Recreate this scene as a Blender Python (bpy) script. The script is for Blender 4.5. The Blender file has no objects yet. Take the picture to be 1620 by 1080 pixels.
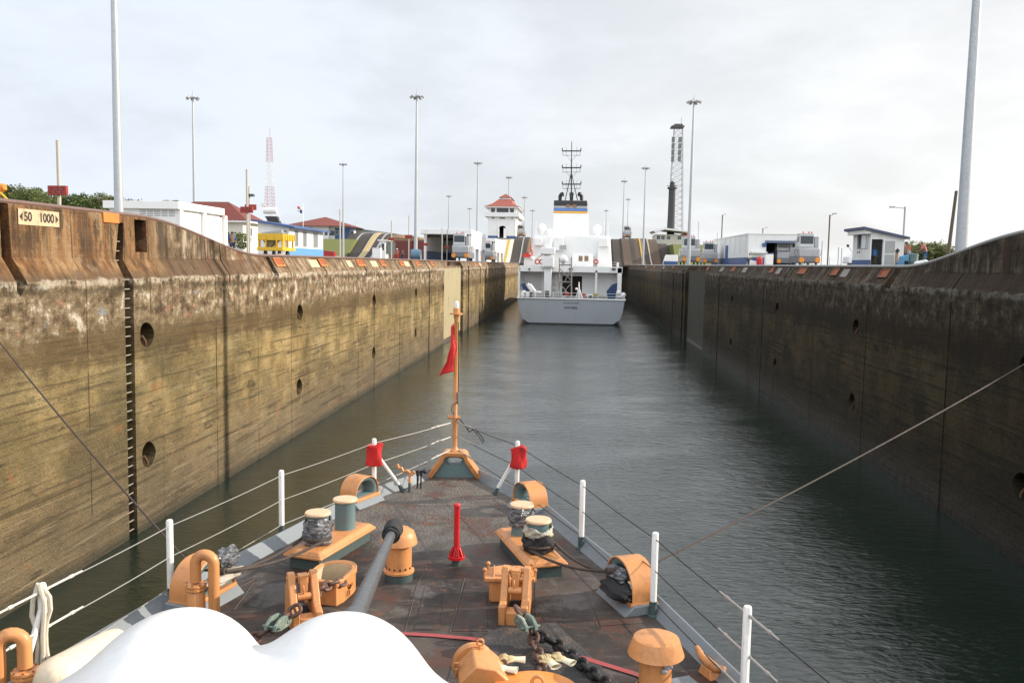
import bpy, bmesh, math, random
import numpy as np
from mathutils import Matrix, Vector
random.seed(7)
PI = math.pi
R = math.radians
SC = bpy.context.scene
COL = SC.collection

# ------------------------------------------------------------------ camera, sky, sun, exposure
EYE = Vector((0, 0, 10.8)); FPX = 1364.0
cam_d = bpy.data.cameras.new('camera'); cam = bpy.data.objects.new('camera', cam_d); COL.objects.link(cam)
cam_d.sensor_width = 36.0; cam_d.lens = 36.0 * FPX / 1620.0; cam_d.clip_start = 0.1; cam_d.clip_end = 20000
CAMROT = Matrix.Rotation(R(4.0), 3, 'Z') @ Matrix.Rotation(R(90 - 5.15), 3, 'X') @ Matrix.Rotation(R(1.0), 3, 'Z')
cam.location = EYE; cam.rotation_euler = CAMROT.to_euler()
SC.camera = cam
SUN_EL, SUN_AZ = R(23), R(75)          # elevation; azimuth clockwise from +Y
SC.view_settings.view_transform = 'Standard'; SC.view_settings.look = 'None'
SC.view_settings.gamma = 1.0; SC.view_settings.use_curve_mapping = False
SC.view_settings.exposure = 0.75
world = bpy.data.worlds.new('World'); SC.world = world; world.use_nodes = True
sun_d = bpy.data.lights.new('sun', 'SUN'); sun = bpy.data.objects.new('sun', sun_d); COL.objects.link(sun)
sun_d.energy = 3.6; sun_d.angle = R(0.5); sun_d.color = (1.0, 0.9, 0.76)
sdir = Vector((math.sin(SUN_AZ) * math.cos(SUN_EL), math.cos(SUN_AZ) * math.cos(SUN_EL), math.sin(SUN_EL)))
sun.rotation_euler = sdir.to_track_quat('Z', 'Y').to_euler(); sun.location = (60, 20, 80)
SC.cycles.max_bounces = 6; SC.cycles.diffuse_bounces = 3; SC.cycles.glossy_bounces = 3
SC.cycles.caustics_reflective = False; SC.cycles.caustics_refractive = False


class NT:
    """small helper to wire shader nodes"""
    def __init__(s, tree):
        s.t = tree; s.n = tree.nodes; s.l = tree.links
    def new(s, typ, **kw):
        n = s.n.new(typ)
        for k, v in kw.items(): setattr(n, k, v)
        return n
    def put(s, sock, v):
        if isinstance(v, bpy.types.NodeSocket): s.l.new(v, sock)
        elif v is not None:
            if sock.type == 'RGBA' and len(v) == 3: v = (*v, 1)
            sock.default_value = v
    def pos(s): return s.new('ShaderNodeNewGeometry').outputs['Position']
    def obj(s): return s.new('ShaderNodeTexCoord').outputs['Object']
    def map(s, v, scale=(1, 1, 1), rot=(0, 0, 0), loc=(0, 0, 0)):
        n = s.new('ShaderNodeMapping'); s.put(n.inputs['Vector'], v)
        n.inputs['Scale'].default_value = scale; n.inputs['Rotation'].default_value = rot; n.inputs['Location'].default_value = loc
        return n.outputs[0]
    def noise(s, v, scale, detail=4, rough=.55, dist=0):
        n = s.new('ShaderNodeTexNoise'); s.put(n.inputs['Vector'], v)
        n.inputs['Scale'].default_value = scale; n.inputs['Detail'].default_value = detail
        n.inputs['Roughness'].default_value = rough; n.inputs['Distortion'].default_value = dist
        return n.outputs['Fac']
    def voro(s, v, scale, feature='F1'):
        n = s.new('ShaderNodeTexVoronoi', feature=feature); s.put(n.inputs['Vector'], v); n.inputs['Scale'].default_value = scale
        return n.outputs['Distance']
    def ramp(s, f, *st):
        n = s.new('ShaderNodeValToRGB'); s.put(n.inputs[0], f); e = n.color_ramp.elements
        while len(e) < len(st): e.new(0.5)
        for i, (p, c) in enumerate(st):
            e[i].position = p; c = (c, c, c) if isinstance(c, (int, float)) else c
            e[i].color = (*c, 1)
        return n.outputs[0]
    def rng(s, f, a, b, c=0.0, d=1.0):
        n = s.new('ShaderNodeMapRange'); n.clamp = True; n.interpolation_type = 'SMOOTHSTEP'; s.put(n.inputs[0], f)
        n.inputs[1].default_value = a; n.inputs[2].default_value = b; n.inputs[3].default_value = c; n.inputs[4].default_value = d
        return n.outputs[0]
    def math(s, op, a, b=None):
        n = s.new('ShaderNodeMath', operation=op); s.put(n.inputs[0], a)
        if b is not None: s.put(n.inputs[1], b)
        return n.outputs[0]
    def mix(s, f, a, b, mode='MIX'):
        n = s.new('ShaderNodeMix', data_type='RGBA', blend_type=mode); s.put(n.inputs[0], f)
        s.put(n.inputs[6], a); s.put(n.inputs[7], b)
        return n.outputs[2]
    def sep(s, v):
        n = s.new('ShaderNodeSeparateXYZ'); s.put(n.inputs[0], v); return n.outputs
    def comb(s, x, y, z):
        n = s.new('ShaderNodeCombineXYZ')
        for i, q in enumerate((x, y, z)): s.put(n.inputs[i], q)
        return n.outputs[0]
    def bump(s, h, strength, dist):
        n = s.new('ShaderNodeBump'); s.put(n.inputs['Height'], h)
        n.inputs['Strength'].default_value = strength; n.inputs['Distance'].default_value = dist
        return n.outputs[0]


def new_mat(name):
    m = bpy.data.materials.new(name); m.use_nodes = True
    n = NT(m.node_tree); b = m.node_tree.nodes['Principled BSDF']
    return m, n, b


MATS = {}
def paint(name, col, rough=.5, dirt=(.10, .07, .045), amt=.25, scale=2.0, metal=0.0, bump=.15, rust=0.0, bscale=40, spec=.5):
    """a painted / worn surface: base colour, soft mottling, grime patches, optional rust spots"""
    if name in MATS: return MATS[name]
    m, n, b = new_mat(name); v = n.obj()
    big = n.noise(v, scale, 5, .6); fine = n.noise(v, scale * 9, 4, .65)
    c = n.mix(n.rng(fine, .35, .7, 0, .35), col, tuple(x * .78 for x in col))
    c = n.mix(n.rng(big, .52, .72, 0, amt), c, dirt)
    streak = n.noise(n.map(v, (scale * 6, scale * 6, scale * .5)), 1.0, 3, .6)
    c = n.mix(n.rng(streak, .55, .75, 0, amt * .8), c, dirt)
    if rust > 0:
        r = n.noise(v, scale * 3.5, 6, .7)
        c = n.mix(n.rng(r, .74 - .2 * rust, .80 - .16 * rust, 0, .9), c, (.17, .055, .02))
    n.put(b.inputs['Base Color'], c)
    n.put(b.inputs['Roughness'], n.rng(fine, .2, .8, max(.05, rough - .12), min(1, rough + .15)))
    b.inputs['Metallic'].default_value = metal; b.inputs['Specular IOR Level'].default_value = spec
    if bump: n.put(b.inputs['Normal'], n.bump(n.noise(v, bscale, 4, .6), bump, .01))
    MATS[name] = m; return m


# ------------------------------------------------------------------ helpers: pixel rays, mesh builder, tags
def ray(px, py):
    d = CAMROT @ Vector(((px - 810) / FPX, (540 - py) / FPX, -1)); return d
def atz(px, py, z): d = ray(px, py); return EYE + d * ((z - EYE.z) / d.z)
def atx(px, py, x): d = ray(px, py); return EYE + d * ((x - EYE.x) / d.x)
def aty(px, py, y): d = ray(px, py); return EYE + d * ((y - EYE.y) / d.y)

WM = {}
def wm(o): return WM.get(o.name, Matrix.Identity(4)) if o else Matrix.Identity(4)

def tag(o, label=None, cat=None, group=None, kind=None):
    if label: o['label'] = label
    if cat: o['category'] = cat
    if group: o['group'] = group
    if kind: o['kind'] = kind
    return o

def empty(name, loc, label=None, cat=None, group=None, rz=0.0, mat=None):
    o = bpy.data.objects.new(name, None); COL.objects.link(o); o.empty_display_size = .2
    M = mat if mat is not None else Matrix.Translation(Vector(loc)) @ Matrix.Rotation(rz, 4, 'Z')
    o.matrix_world = M; WM[o.name] = M.copy()
    return tag(o, label, cat, group)

def kids(o): return [c for c in COL.objects if c.parent == o]

def copy_tree(o, loc=None, rz=None, label=None, group=None, scale=None, parent=None):
    c = o.copy(); COL.objects.link(c)
    if parent: c.parent = parent
    if loc is not None: c.location = Vector(loc)
    if rz is not None: c.rotation_euler = (0, 0, rz)
    if scale is not None: c.scale = (scale,) * 3 if isinstance(scale, (int, float)) else scale
    if label: c['label'] = label
    if group: c['group'] = group
    for ch in kids(o): copy_tree(ch, parent=c)
    return c


class MB:
    """collects shapes and links them as ONE mesh object"""
    def __init__(s): s.v = []; s.f = []; s.mi = []; s.cur = 0
    def m(s, i): s.cur = i; return s
    def add(s, vs, fs):
        k = len(s.v); s.v += [Vector(p) for p in vs]
        for f in fs: s.f.append([k + i for i in f]); s.mi.append(s.cur)
        return s
    def box(s, a, b, top=1.0, topx=None, topy=None):
        """box from corner a to b; top scales the top face"""
        (x0, y0, z0), (x1, y1, z1) = a, b; cx, cy = (x0 + x1) / 2, (y0 + y1) / 2
        tx = topx if topx is not None else top; ty = topy if topy is not None else top
        q = lambda x, y: (cx + (x - cx) * tx, cy + (y - cy) * ty, z1)
        vs = [(x0, y0, z0), (x1, y0, z0), (x1, y1, z0), (x0, y1, z0), q(x0, y0), q(x1, y0), q(x1, y1), q(x0, y1)]
        return s.add(vs, [(3, 2, 1, 0), (4, 5, 6, 7), (0, 1, 5, 4), (1, 2, 6, 5), (2, 3, 7, 6), (3, 0, 4, 7)])
    def obox(s, c, size, rz=0, M=None):
        h = Vector(size) / 2; T = M if M is not None else Matrix.Translation(Vector(c)) @ Matrix.Rotation(rz, 4, 'Z')
        vs = [T @ Vector((x * h.x, y * h.y, z * h.z)) for z in (-1, 1) for x, y in ((-1, -1), (1, -1), (1, 1), (-1, 1))]
        return s.add(vs, [(3, 2, 1, 0), (4, 5, 6, 7), (0, 1, 5, 4), (1, 2, 6, 5), (2, 3, 7, 6), (3, 0, 4, 7)])
    def cyl(s, p0, p1, r0, r1=None, n=14, caps=True):
        p0, p1 = Vector(p0), Vector(p1); r1 = r0 if r1 is None else r1
        d = (p1 - p0).normalized(); u = d.orthogonal().normalized(); w = d.cross(u)
        vs = []
        for p, r in ((p0, r0), (p1, r1)):
            for i in range(n):
                a = 2 * PI * i / n; vs.append(p + (u * math.cos(a) + w * math.sin(a)) * r)
        fs = [(i, (i + 1) % n, n + (i + 1) % n, n + i) for i in range(n)]
        if caps: fs += [tuple(range(n - 1, -1, -1)), tuple(range(n, 2 * n))]
        return s.add(vs, fs)
    def tube(s, pts, r, n=8, closed=False, taper=None):
        P = [Vector(p) for p in pts]; L = len(P); vs = []; pu = None
        for i, p in enumerate(P):
            a = P[(i - 1) % L] if closed else P[max(i - 1, 0)]; b = P[(i + 1) % L] if closed else P[min(i + 1, L - 1)]
            d = (b - a).normalized()
            if pu is None: u = d.orthogonal().normalized()
            else:
                u = pu - d * pu.dot(d); u = u.normalized() if u.length > 1e-6 else d.orthogonal().normalized()
            pu = u; w = d.cross(u); rr = r if taper is None else r * taper[i]
            for k in range(n):
                t = 2 * PI * k / n; vs.append(p + (u * math.cos(t) + w * math.sin(t)) * rr)
        fs = []
        for i in range(L if closed else L - 1):
            j = (i + 1) % L
            for k in range(n): fs.append((i * n + k, i * n + (k + 1) % n, j * n + (k + 1) % n, j * n + k))
        if not closed: fs += [tuple(range(n - 1, -1, -1)), tuple(range((L - 1) * n, L * n))]
        return s.add(vs, fs)
    def lathe(s, prof, c=(0, 0, 0), n=24, sx=1, sy=1, M=None):
        T = M if M is not None else Matrix.Translation(Vector(c)); vs = []
        for r, z in prof:
            for i in range(n):
                a = 2 * PI * i / n; vs.append(T @ Vector((r * sx * math.cos(a), r * sy * math.sin(a), z)))
        m_ = len(prof); fs = []
        for j in range(m_ - 1):
            for i in range(n): fs.append((j * n + i, j * n + (i + 1) % n, (j + 1) * n + (i + 1) % n, (j + 1) * n + i))
        fs += [tuple(range(n - 1, -1, -1)), tuple(range((m_ - 1) * n, m_ * n))]
        return s.add(vs, fs)
    def prism(s, poly, o, u, v, w):
        """polygon (a,b) -> o + a*u + b*v, extruded by vector w"""
        o, u, v, w = Vector(o), Vector(u), Vector(v), Vector(w); n = len(poly)
        vs = [o + u * a + v * b for a, b in poly] + [o + u * a + v * b + w for a, b in poly]
        fs = [(i, (i + 1) % n, n + (i + 1) % n, n + i) for i in range(n)] + [tuple(range(n - 1, -1, -1)), tuple(range(n, 2 * n))]
        return s.add(vs, fs)
    def ring(s, outer, inner, o, u, v, w):
        """closed band between two polygons of equal count, extruded by w"""
        o, u, v, w = Vector(o), Vector(u), Vector(v), Vector(w); n = len(outer)
        P = lambda q, k: o + u * q[0] + v * q[1] + w * k
        vs = [P(q, 0) for q in outer] + [P(q, 0) for q in inner] + [P(q, 1) for q in outer] + [P(q, 1) for q in inner]
        fs = []
        for i in range(n):
            j = (i + 1) % n
            fs += [(i, j, n + j, n + i), (2 * n + j, 2 * n + i, 3 * n + i, 3 * n + j), (i, 2 * n + i, 2 * n + j, j), (n + j, 3 * n + j, 3 * n + i, n + i)]
        return s.add(vs, fs)
    def sph(s, c, r, nu=16, nv=10):
        r = (r, r, r) if isinstance(r, (int, float)) else r; c = Vector(c)
        vs = [c + Vector((0, 0, -r[2]))]
        for j in range(1, nv):
            t = -PI / 2 + PI * j / nv
            for i in range(nu):
                a = 2 * PI * i / nu; vs.append(c + Vector((r[0] * math.cos(t) * math.cos(a), r[1] * math.cos(t) * math.sin(a), r[2] * math.sin(t))))
        vs.append(c + Vector((0, 0, r[2]))); fs = []
        for i in range(nu): fs.append((0, 1 + (i + 1) % nu, 1 + i)); fs.append((len(vs) - 1, len(vs) - 1 - nu + i, len(vs) - 1 - nu + (i + 1) % nu))
        for j in range(nv - 2):
            for i in range(nu): fs.append((1 + j * nu + i, 1 + j * nu + (i + 1) % nu, 1 + (j + 1) * nu + (i + 1) % nu, 1 + (j + 1) * nu + i))
        return s.add(vs, fs)
    def quad(s, a, b, c, d): return s.add([a, b, c, d], [(0, 1, 2, 3)])
    def build(s, name, mat=None, parent=None, xf=None, label=None, cat=None, group=None, kind=None, bevel=0, smooth=38, fix=True):
        me = bpy.data.meshes.new(name)
        T = xf if xf is not None else Matrix.Identity(4)
        if parent is not None: T = wm(parent).inverted() @ T
        me.from_pydata([T @ p for p in s.v], [], s.f)
        if fix:
            bm = bmesh.new(); bm.from_mesh(me)
            bmesh.ops.recalc_face_normals(bm, faces=bm.faces); bm.to_mesh(me); bm.free()
        for mm in (mat if isinstance(mat, (list, tuple)) else [mat]): me.materials.append(mm)
        me.polygons.foreach_set('material_index', s.mi)
        me.polygons.foreach_set('use_smooth', [smooth > 0] * len(me.polygons))
        if smooth > 0: me.set_sharp_from_angle(angle=R(smooth))
        me.update()
        o = bpy.data.objects.new(name, me); COL.objects.link(o)
        if parent is not None:
            o.parent = parent; WM[o.name] = wm(parent).copy()
        if bevel:
            b = o.modifiers.new('bevel', 'BEVEL'); b.width = bevel; b.segments = 2; b.limit_method = 'ANGLE'; b.angle_limit = R(40)
        return tag(o, label, cat, group, kind)


def text_mesh(body, size, mat, name, parent, M, bold=0.0, sx=1.0):
    cu = bpy.data.curves.new(name, 'FONT'); cu.body = body; cu.size = size; cu.align_x = 'CENTER'; cu.align_y = 'CENTER'
    cu.extrude = .002; cu.offset = bold
    t = bpy.data.objects.new(name + '_src', cu); COL.objects.link(t)
    dg = bpy.context.evaluated_depsgraph_get(); me = bpy.data.meshes.new_from_object(t.evaluated_get(dg))
    bpy.data.objects.remove(t)
    me.transform(wm(parent).inverted() @ M @ Matrix.Diagonal((sx, 1, 1, 1)))
    me.materials.clear(); me.materials.append(mat)
    o = bpy.data.objects.new(name, me); COL.objects.link(o); o.parent = parent; return o

def frame(o, x, y):
    """matrix with local x along x, local y along y"""
    x = Vector(x).normalized(); y = Vector(y); y = (y - x * y.dot(x)).normalized(); z = x.cross(y)
    M = Matrix.Identity(4)
    for i in range(3): M[i][0], M[i][1], M[i][2], M[i][3] = x[i], y[i], z[i], Vector(o)[i]
    return M

# ------------------------------------------------------------------ sky
n = NT(world.node_tree); bg = world.node_tree.nodes['Background']
sk = n.new('ShaderNodeTexSky', sky_type='NISHITA'); sk.sun_disc = False; sk.sun_elevation = SUN_EL; sk.sun_rotation = SUN_AZ
sk.air_density = 1.0; sk.dust_density = 2.0; sk.ozone_density = 1.0
dv = n.new('ShaderNodeTexCoord').outputs['Generated']; d3 = n.sep(dv)
zz = n.math('ADD', n.math('MAXIMUM', d3[2], 0.0), .16)
flat = n.comb(n.math('DIVIDE', d3[0], zz), n.math('DIVIDE', d3[1], zz), 0.0)
c1 = n.noise(n.map(flat, (.75, .8, 1), (0, 0, .6)), .55, 8, .52, .6)
c2 = n.noise(n.map(dv, (1, 1, 2.6), (0, 0, .3)), 7.0, 8, .6)
cov = n.math('MAXIMUM', n.rng(c1, .36, .60, .84, .98), n.math('MULTIPLY', n.rng(c2, .5, .66), n.rng(d3[2], .02, .17, 1.0, 0.0)))
side = n.rng(d3[0], -.55, .5, 0, 1)
cloud = n.mix(side, (6.55, 7.1, 7.8), (8.2, 8.25, 8.25))
soft = n.rng(n.math('ADD', n.math('MULTIPLY', c1, .6), n.math('MULTIPLY', c2, .4)), .40, .60, .93, 1.07)
cloud = n.mix(1.0, cloud, n.comb(soft, soft, soft), 'MULTIPLY')
bank = n.rng(d3[1], .25, -.45, 1.0, 1.9)                                # unseen sky astern, brightened to fill the shaded faces
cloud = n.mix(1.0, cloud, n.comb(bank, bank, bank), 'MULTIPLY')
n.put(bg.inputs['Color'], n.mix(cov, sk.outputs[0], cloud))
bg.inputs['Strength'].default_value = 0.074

# ------------------------------------------------------------------ lock wall materials
def wall_mat(name, side):
    m, n, b = new_mat(name); P = n.pos(); x, y, z = n.sep(P)
    v = n.comb(y, z, x)                                            # along, up
    nz = n.noise(n.map(v, (.35, .35, .35)), 1.0, 6, .65)
    med = n.noise(v, 1.6, 7, .68)
    fine = n.noise(v, 14, 6, .7)
    zw = n.math('ADD', z, n.math('MULTIPLY', n.math('SUBTRACT', med, .5), 2.4))
    # algae brown of the wetted wall
    n2 = n.noise(n.map(v, (1, 1, 1), loc=(7, 3, 0)), .32, 9, .72)
    low = n.ramp(nz, (.36, (.120, .082, .032)), (.47, (.260, .182, .074)), (.56, (.345, .250, .110)), (.68, (.42, .32, .16)))
    low = n.mix(n.rng(n2, .44, .60, 0, .62), low, (.098, .080, .036))
    low = n.mix(n.rng(zw, 5.6, .8, 0, .78), low, (.105, .078, .052))
    low = n.mix(n.rng(fine, .50, .62, 0, .5), low, (.056, .041, .019))
    low = n.mix(n.rng(fine, .46, .38, 0, .28), low, (.30, .24, .145))
    pebb = n.voro(v, 8.0); pn = n.noise(v, 2.2, 6, .7)
    low = n.mix(n.math('MULTIPLY', n.math('MULTIPLY', n.rng(pebb, .24, .05), n.rng(pn, .42, .6)), n.rng(zw, 6.0, .8, .12, .85)), low, (.33, .29, .24))
    pdk = n.voro(n.map(v, loc=(3, 5, 0)), 5.0)
    low = n.mix(n.math('MULTIPLY', n.rng(pdk, .22, .06), n.rng(pn, .55, .42, 0, .8)), low, (.03, .024, .014))
    hs = n.noise(n.map(v, (.16, 5.5, 1), (0, 0, .05)), 1.0, 6, .66, .3)
    low = n.mix(n.rng(hs, .52, .62, 0, .68), low, (.045, .034, .018))
    hs2 = n.noise(n.map(v, (.22, 4.0, 1), (0, 0, .09), (3, 1.7, 0)), 1.0, 6, .7, .6)
    low = n.mix(n.rng(hs2, .57, .66, 0, .5), low, (.31, .25, .16))
    hs3 = n.noise(n.map(v, (.30, 1.6, 1), (0, 0, .07), (13, 2.7, 0)), 1.0, 8, .74, .5)
    low = n.mix(n.math('MULTIPLY', n.rng(hs3, .56, .64, 0, .75), n.rng(med, .4, .55)), low, (.036, .028, .016))
    rp = n.noise(n.map(v, (1, 1, 1), loc=(9, 4, 0)), .9, 6, .65)
    low = n.mix(n.rng(rp, .62, .70, 0, .55), low, (.30, .11, .04))
    # bare, lime stained band under the coping
    pat = n.math('ADD', n.math('MULTIPLY', n.noise(n.map(v, (1.1, 1.2, 1)), 1.3, 12, .78, .1), .86), n.math('MULTIPLY', n.noise(n.map(v, (3.2, .35, 1), loc=(4, 0, 0)), 1.0, 6, .65), .14))
    band = n.ramp(pat, (.41, (.050, .033, .019)), (.475, (.15, .103, .057)), (.525, (.235, .175, .105)), (.56, (.31, .24, .155)), (.60, (.58, .52, .43)))
    pk = n.noise(n.map(v, (.8, 1.6, 1), loc=(21, 3, 0)), 1.2, 6, .65)
    band = n.mix(n.rng(pk, .60, .66, 0, .6), band, (.46, .22, .14)); band = n.mix(n.rng(pk, .37, .33, 0, .55), band, (.30, .36, .42))
    band = n.mix(n.rng(z, 8.6, 7.6, 0, .8), band, n.mix(.5, low, (.15, .105, .055)))
    col = n.mix(n.rng(zw, 7.4, 8.5), low, band)
    edge = n.math('MULTIPLY', n.rng(zw, 6.6, 7.4), n.rng(zw, 8.6, 7.7))
    col = n.mix(n.math('MULTIPLY', edge, .72), col, (.070, .042, .018))
    # coping concrete
    cn = n.noise(v, 1.0, 9, .72)
    cp = n.ramp(cn, (.38, (.085, .055, .032)), (.48, (.205, .142, .085)), (.56, (.30, .225, .145)), (.64, (.42, .34, .25)))
    vs = n.noise(n.map(v, (2.6, .12, 1)), 1.0, 5, .62)
    cp = n.mix(n.rng(vs, .50, .62, 0, .8), cp, (.13, .052, .02))
    vs2 = n.noise(n.map(v, (3.2, .16, 1), loc=(5, 0, 0)), 1.0, 6, .66)
    cp = n.mix(n.rng(vs2, .54, .64, 0, .85), cp, (.030, .021, .014))
    vs3 = n.noise(n.map(v, (1.4, .3, 1), loc=(15, 0, 0)), 1.0, 6, .66)
    cp = n.mix(n.rng(vs3, .57, .68, 0, .65), cp, (.48, .41, .31))
    zc = n.math('ADD', z, n.math('MULTIPLY', n.math('SUBTRACT', cn, .5), .55))
    col = n.mix(n.rng(zc, 9.90, 10.0), col, cp)
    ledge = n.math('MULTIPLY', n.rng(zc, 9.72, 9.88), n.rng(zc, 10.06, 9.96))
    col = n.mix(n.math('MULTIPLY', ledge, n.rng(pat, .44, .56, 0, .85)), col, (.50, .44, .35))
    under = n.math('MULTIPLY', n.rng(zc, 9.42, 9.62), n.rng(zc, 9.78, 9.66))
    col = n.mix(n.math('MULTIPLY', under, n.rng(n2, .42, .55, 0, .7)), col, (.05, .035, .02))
    slope = n.math('MULTIPLY', n.math('MULTIPLY', n.rng(zc, 9.97, 10.05), n.rng(zc, 10.86, 10.74)), n.rng(y, 47, 43))
    col = n.mix(n.math('MULTIPLY', slope, n.rng(cn, .38, .60, .45, .85)), col, (.085, .045, .024))
    if side < 0:                                                   # rust runs under the raised end
        r_ = n.math('MULTIPLY', n.rng(y, 36.5, 33.0), n.rng(z, 9.9, 10.5))
        rv = n.noise(n.map(v, (1.25, .07, 1), loc=(2, 0, 0)), 1.0, 6, .7)
        rc = n.ramp(rv, (.38, (.42, .27, .14)), (.47, (.29, .15, .06)), (.54, (.18, .075, .028)), (.64, (.05, .024, .012)))
        rc = n.mix(n.rng(cn, .52, .64, 0, .55), rc, (.035, .022, .013)); rc = n.mix(n.rng(cn, .47, .38, 0, .45), rc, (.44, .33, .21))
        col = n.mix(n.math('MULTIPLY', r_, .9), col, rc)
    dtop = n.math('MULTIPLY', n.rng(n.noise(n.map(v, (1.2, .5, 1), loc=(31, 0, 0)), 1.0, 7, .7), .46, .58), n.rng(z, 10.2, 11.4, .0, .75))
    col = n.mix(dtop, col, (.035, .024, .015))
    # drips
    dr = n.noise(n.map(v, (3.5, .22, 1), loc=(0, 7, 0)), 1.0, 4, .6)
    col = n.mix(n.math('MULTIPLY', n.rng(dr, .58, .70), n.rng(z, 6.5, 9.8, 0, .65)), col, (.04, .028, .015))
    # pour joints and tide line
    fr = n.math('ABSOLUTE', n.math('SUBTRACT', n.math('FRACT', n.math('DIVIDE', n.math('ADD', y, 1.15), 5.43)), .5))
    jl = n.math('MULTIPLY', n.rng(fr, .0075, .002), n.rng(n.noise(v, .6, 3), .38, .55, .1, .75))
    col = n.mix(jl, col, (.03, .023, .014))
    tone = n.noise(n.comb(n.math('FLOOR', n.math('DIVIDE', n.math('ADD', y, 1.15), 5.43)), 0.0, 0.0), 3.7, 0)
    col = n.mix(n.rng(tone, .3, .7, 0, .22), col, (.06, .05, .03))
    col = n.mix(n.rng(z, .55, .1, 0, .8), col, (.035, .032, .02))
    if side > 0: col = n.mix(1.0, col, n.mix(n.rng(z, 9.0, 10.1), (.20, .20, .195), (.36, .38, .41)), 'MULTIPLY')  # right wall's shade multiplied into its colour, weaker at the coping
    n.put(b.inputs['Base Color'], col)
    n.put(b.inputs['Roughness'], n.rng(z, .2, 3.0, .45, .9))
    b.inputs['Specular IOR Level'].default_value = .25
    h = n.math('ADD', n.math('MULTIPLY', med, .6), n.math('ADD', n.math('MULTIPLY', fine, .25), n.math('MULTIPLY', hs, .35)))
    h = n.math('SUBTRACT', h, n.math('MULTIPLY', jl, .5))
    h = n.math('SUBTRACT', h, n.math('MULTIPLY', n.rng(pebb, .02, .25), .12))
    n.put(b.inputs['Normal'], n.bump(h, .9, .16))
    return m

M_wallL = wall_mat('lock_concrete_sunny', -1); M_wallR = wall_mat('lock_concrete_shaded', 1)
M_dark = paint('dark_cavity', (.012, .010, .008), .95, amt=.1)
M_steelcap = paint('brown_steel', (.16, .095, .075), .42, amt=.3, rust=.4)
M_greycap = paint('grey_steel_cap', (.30, .29, .28), .4, amt=.3, rust=.2)
M_orange = paint('orange_guide_paint', (.62, .20, .035), .55, amt=.4, rust=.3)
M_guide = paint('rusty_guide_inside', (.30, .075, .022), .7, amt=.4, rust=.5)
M_cream = paint('cream_wall_paint', (.56, .43, .27), .8, (.24, .15, .08), .65, rust=.2)
M_white = paint('white_paint', (.78, .78, .77), .5, (.38, .35, .30), .18, 1.0, bump=.03)
M_wallw = paint('white_render', (.76, .76, .75), .75, (.42, .40, .36), .2, .5, bump=.05)
M_bluep = paint('blue_dado_paint', (.045, .095, .24), .55, amt=.2)
M_lblue = paint('light_blue_paint', (.10, .28, .62), .55, amt=.15)
M_glass = paint('dark_glass', (.03, .04, .05), .08, amt=.05, bump=0)
M_roofred = paint('red_roof_tile', (.19, .040, .028), .7, (.08, .03, .022), .4, .8)
M_grey = paint('mid_grey_paint', (.33, .34, .35), .5, amt=.2)
M_galv = paint('galvanised_steel', (.40, .42, .44), .42, (.22, .22, .22), .3, .8, metal=.35, bump=.05)
M_dgrey = paint('dark_grey_metal', (.07, .07, .075), .5, amt=.2)
M_black = paint('black_paint', (.018, .018, .02), .45, amt=.15)
M_yellow = paint('yellow_paint', (.66, .40, .02), .5, (.20, .10, .03), .3)
M_redbrown = paint('red_brown_cladding', (.16, .035, .03), .6, amt=.3)
M_signred = paint('sign_red', (.30, .028, .018), .5, amt=.35)
M_signdot = paint('sign_dark_red', (.07, .012, .012), .5, amt=.2)
M_pole = paint('weathered_pole', (.46, .43, .37), .6, amt=.35)
M_wood = paint('wood_pole', (.10, .075, .055), .85, amt=.3)
M_silver = paint('silver_body_paint', (.36, .37, .385), .38, (.18, .16, .14), .25, .8, metal=.2)
M_conc = paint('pale_concrete', (.42, .37, .29), .85, amt=.4, scale=.4)
M_track = paint('dark_track_concrete', (.050, .041, .034), .85, amt=.45, scale=.5)
M_brownconc = paint('rust_stained_concrete', (.23, .15, .085), .9, (.05, .035, .025), .6, .5)
M_grass = paint('grass_bank', (.13, .145, .035), .95, (.17, .13, .05), .5, .3)
M_ground = paint('paved_ground', (.24, .22, .19), .9, amt=.3, scale=.2)

# ------------------------------------------------------------------ setting: water, ground, lock walls
m, n, b = new_mat('lock_water'); P = n.pos()
w1 = n.noise(n.map(P, (1.0, 1.7, 1), (0, 0, .15)), 1.05, 3, .5, .3)
w2 = n.noise(n.map(P, (1.0, 2.1, 1), (0, 0, -.2)), 2.3, 5, .58, .5)
w3 = n.noise(n.map(P, (.5, .8, 1)), .22, 3, .5)
gust = n.rng(w3, .38, .60, .6, 1.0)
hh = n.math('MULTIPLY', n.math('ADD', n.math('MULTIPLY', w1, .55), n.math('MULTIPLY', w2, .45)), gust)
n.put(b.inputs['Base Color'], (.009, .019, .013)); b.inputs['Roughness'].default_value = .06
b.inputs['IOR'].default_value = 1.5; b.inputs['Specular IOR Level'].default_value = 1.0
n.put(b.inputs['Normal'], n.bump(hh, 1.0, .088)); M_water = m
g = MB(); g.quad((-16.9, -60, 0), (16.9, -60, 0), (16.9, 310, 0), (-16.9, 310, 0)); g.build('water', M_water, kind='structure', smooth=0)
g = MB(); g.box((-4000, -500, 8.9), (-21.9, 9000, 10.98)); g.box((21.9, -500, 8.9), (4000, 9000, 10.98)); g.box((-21.9, 322, 8.9), (21.9, 9000, 10.98))
g.build('ground', M_ground, kind='structure', smooth=0)

def smooth(a, b, t): t = min(1, max(0, (t - a) / (b - a))); return t * t * (3 - 2 * t)
def wall_top(Y): return 11.03 + 1.42 * (1 - smooth(33.2, 47.0, Y))

def lerp0(a, b, t): return a + (b - a) * t

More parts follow.
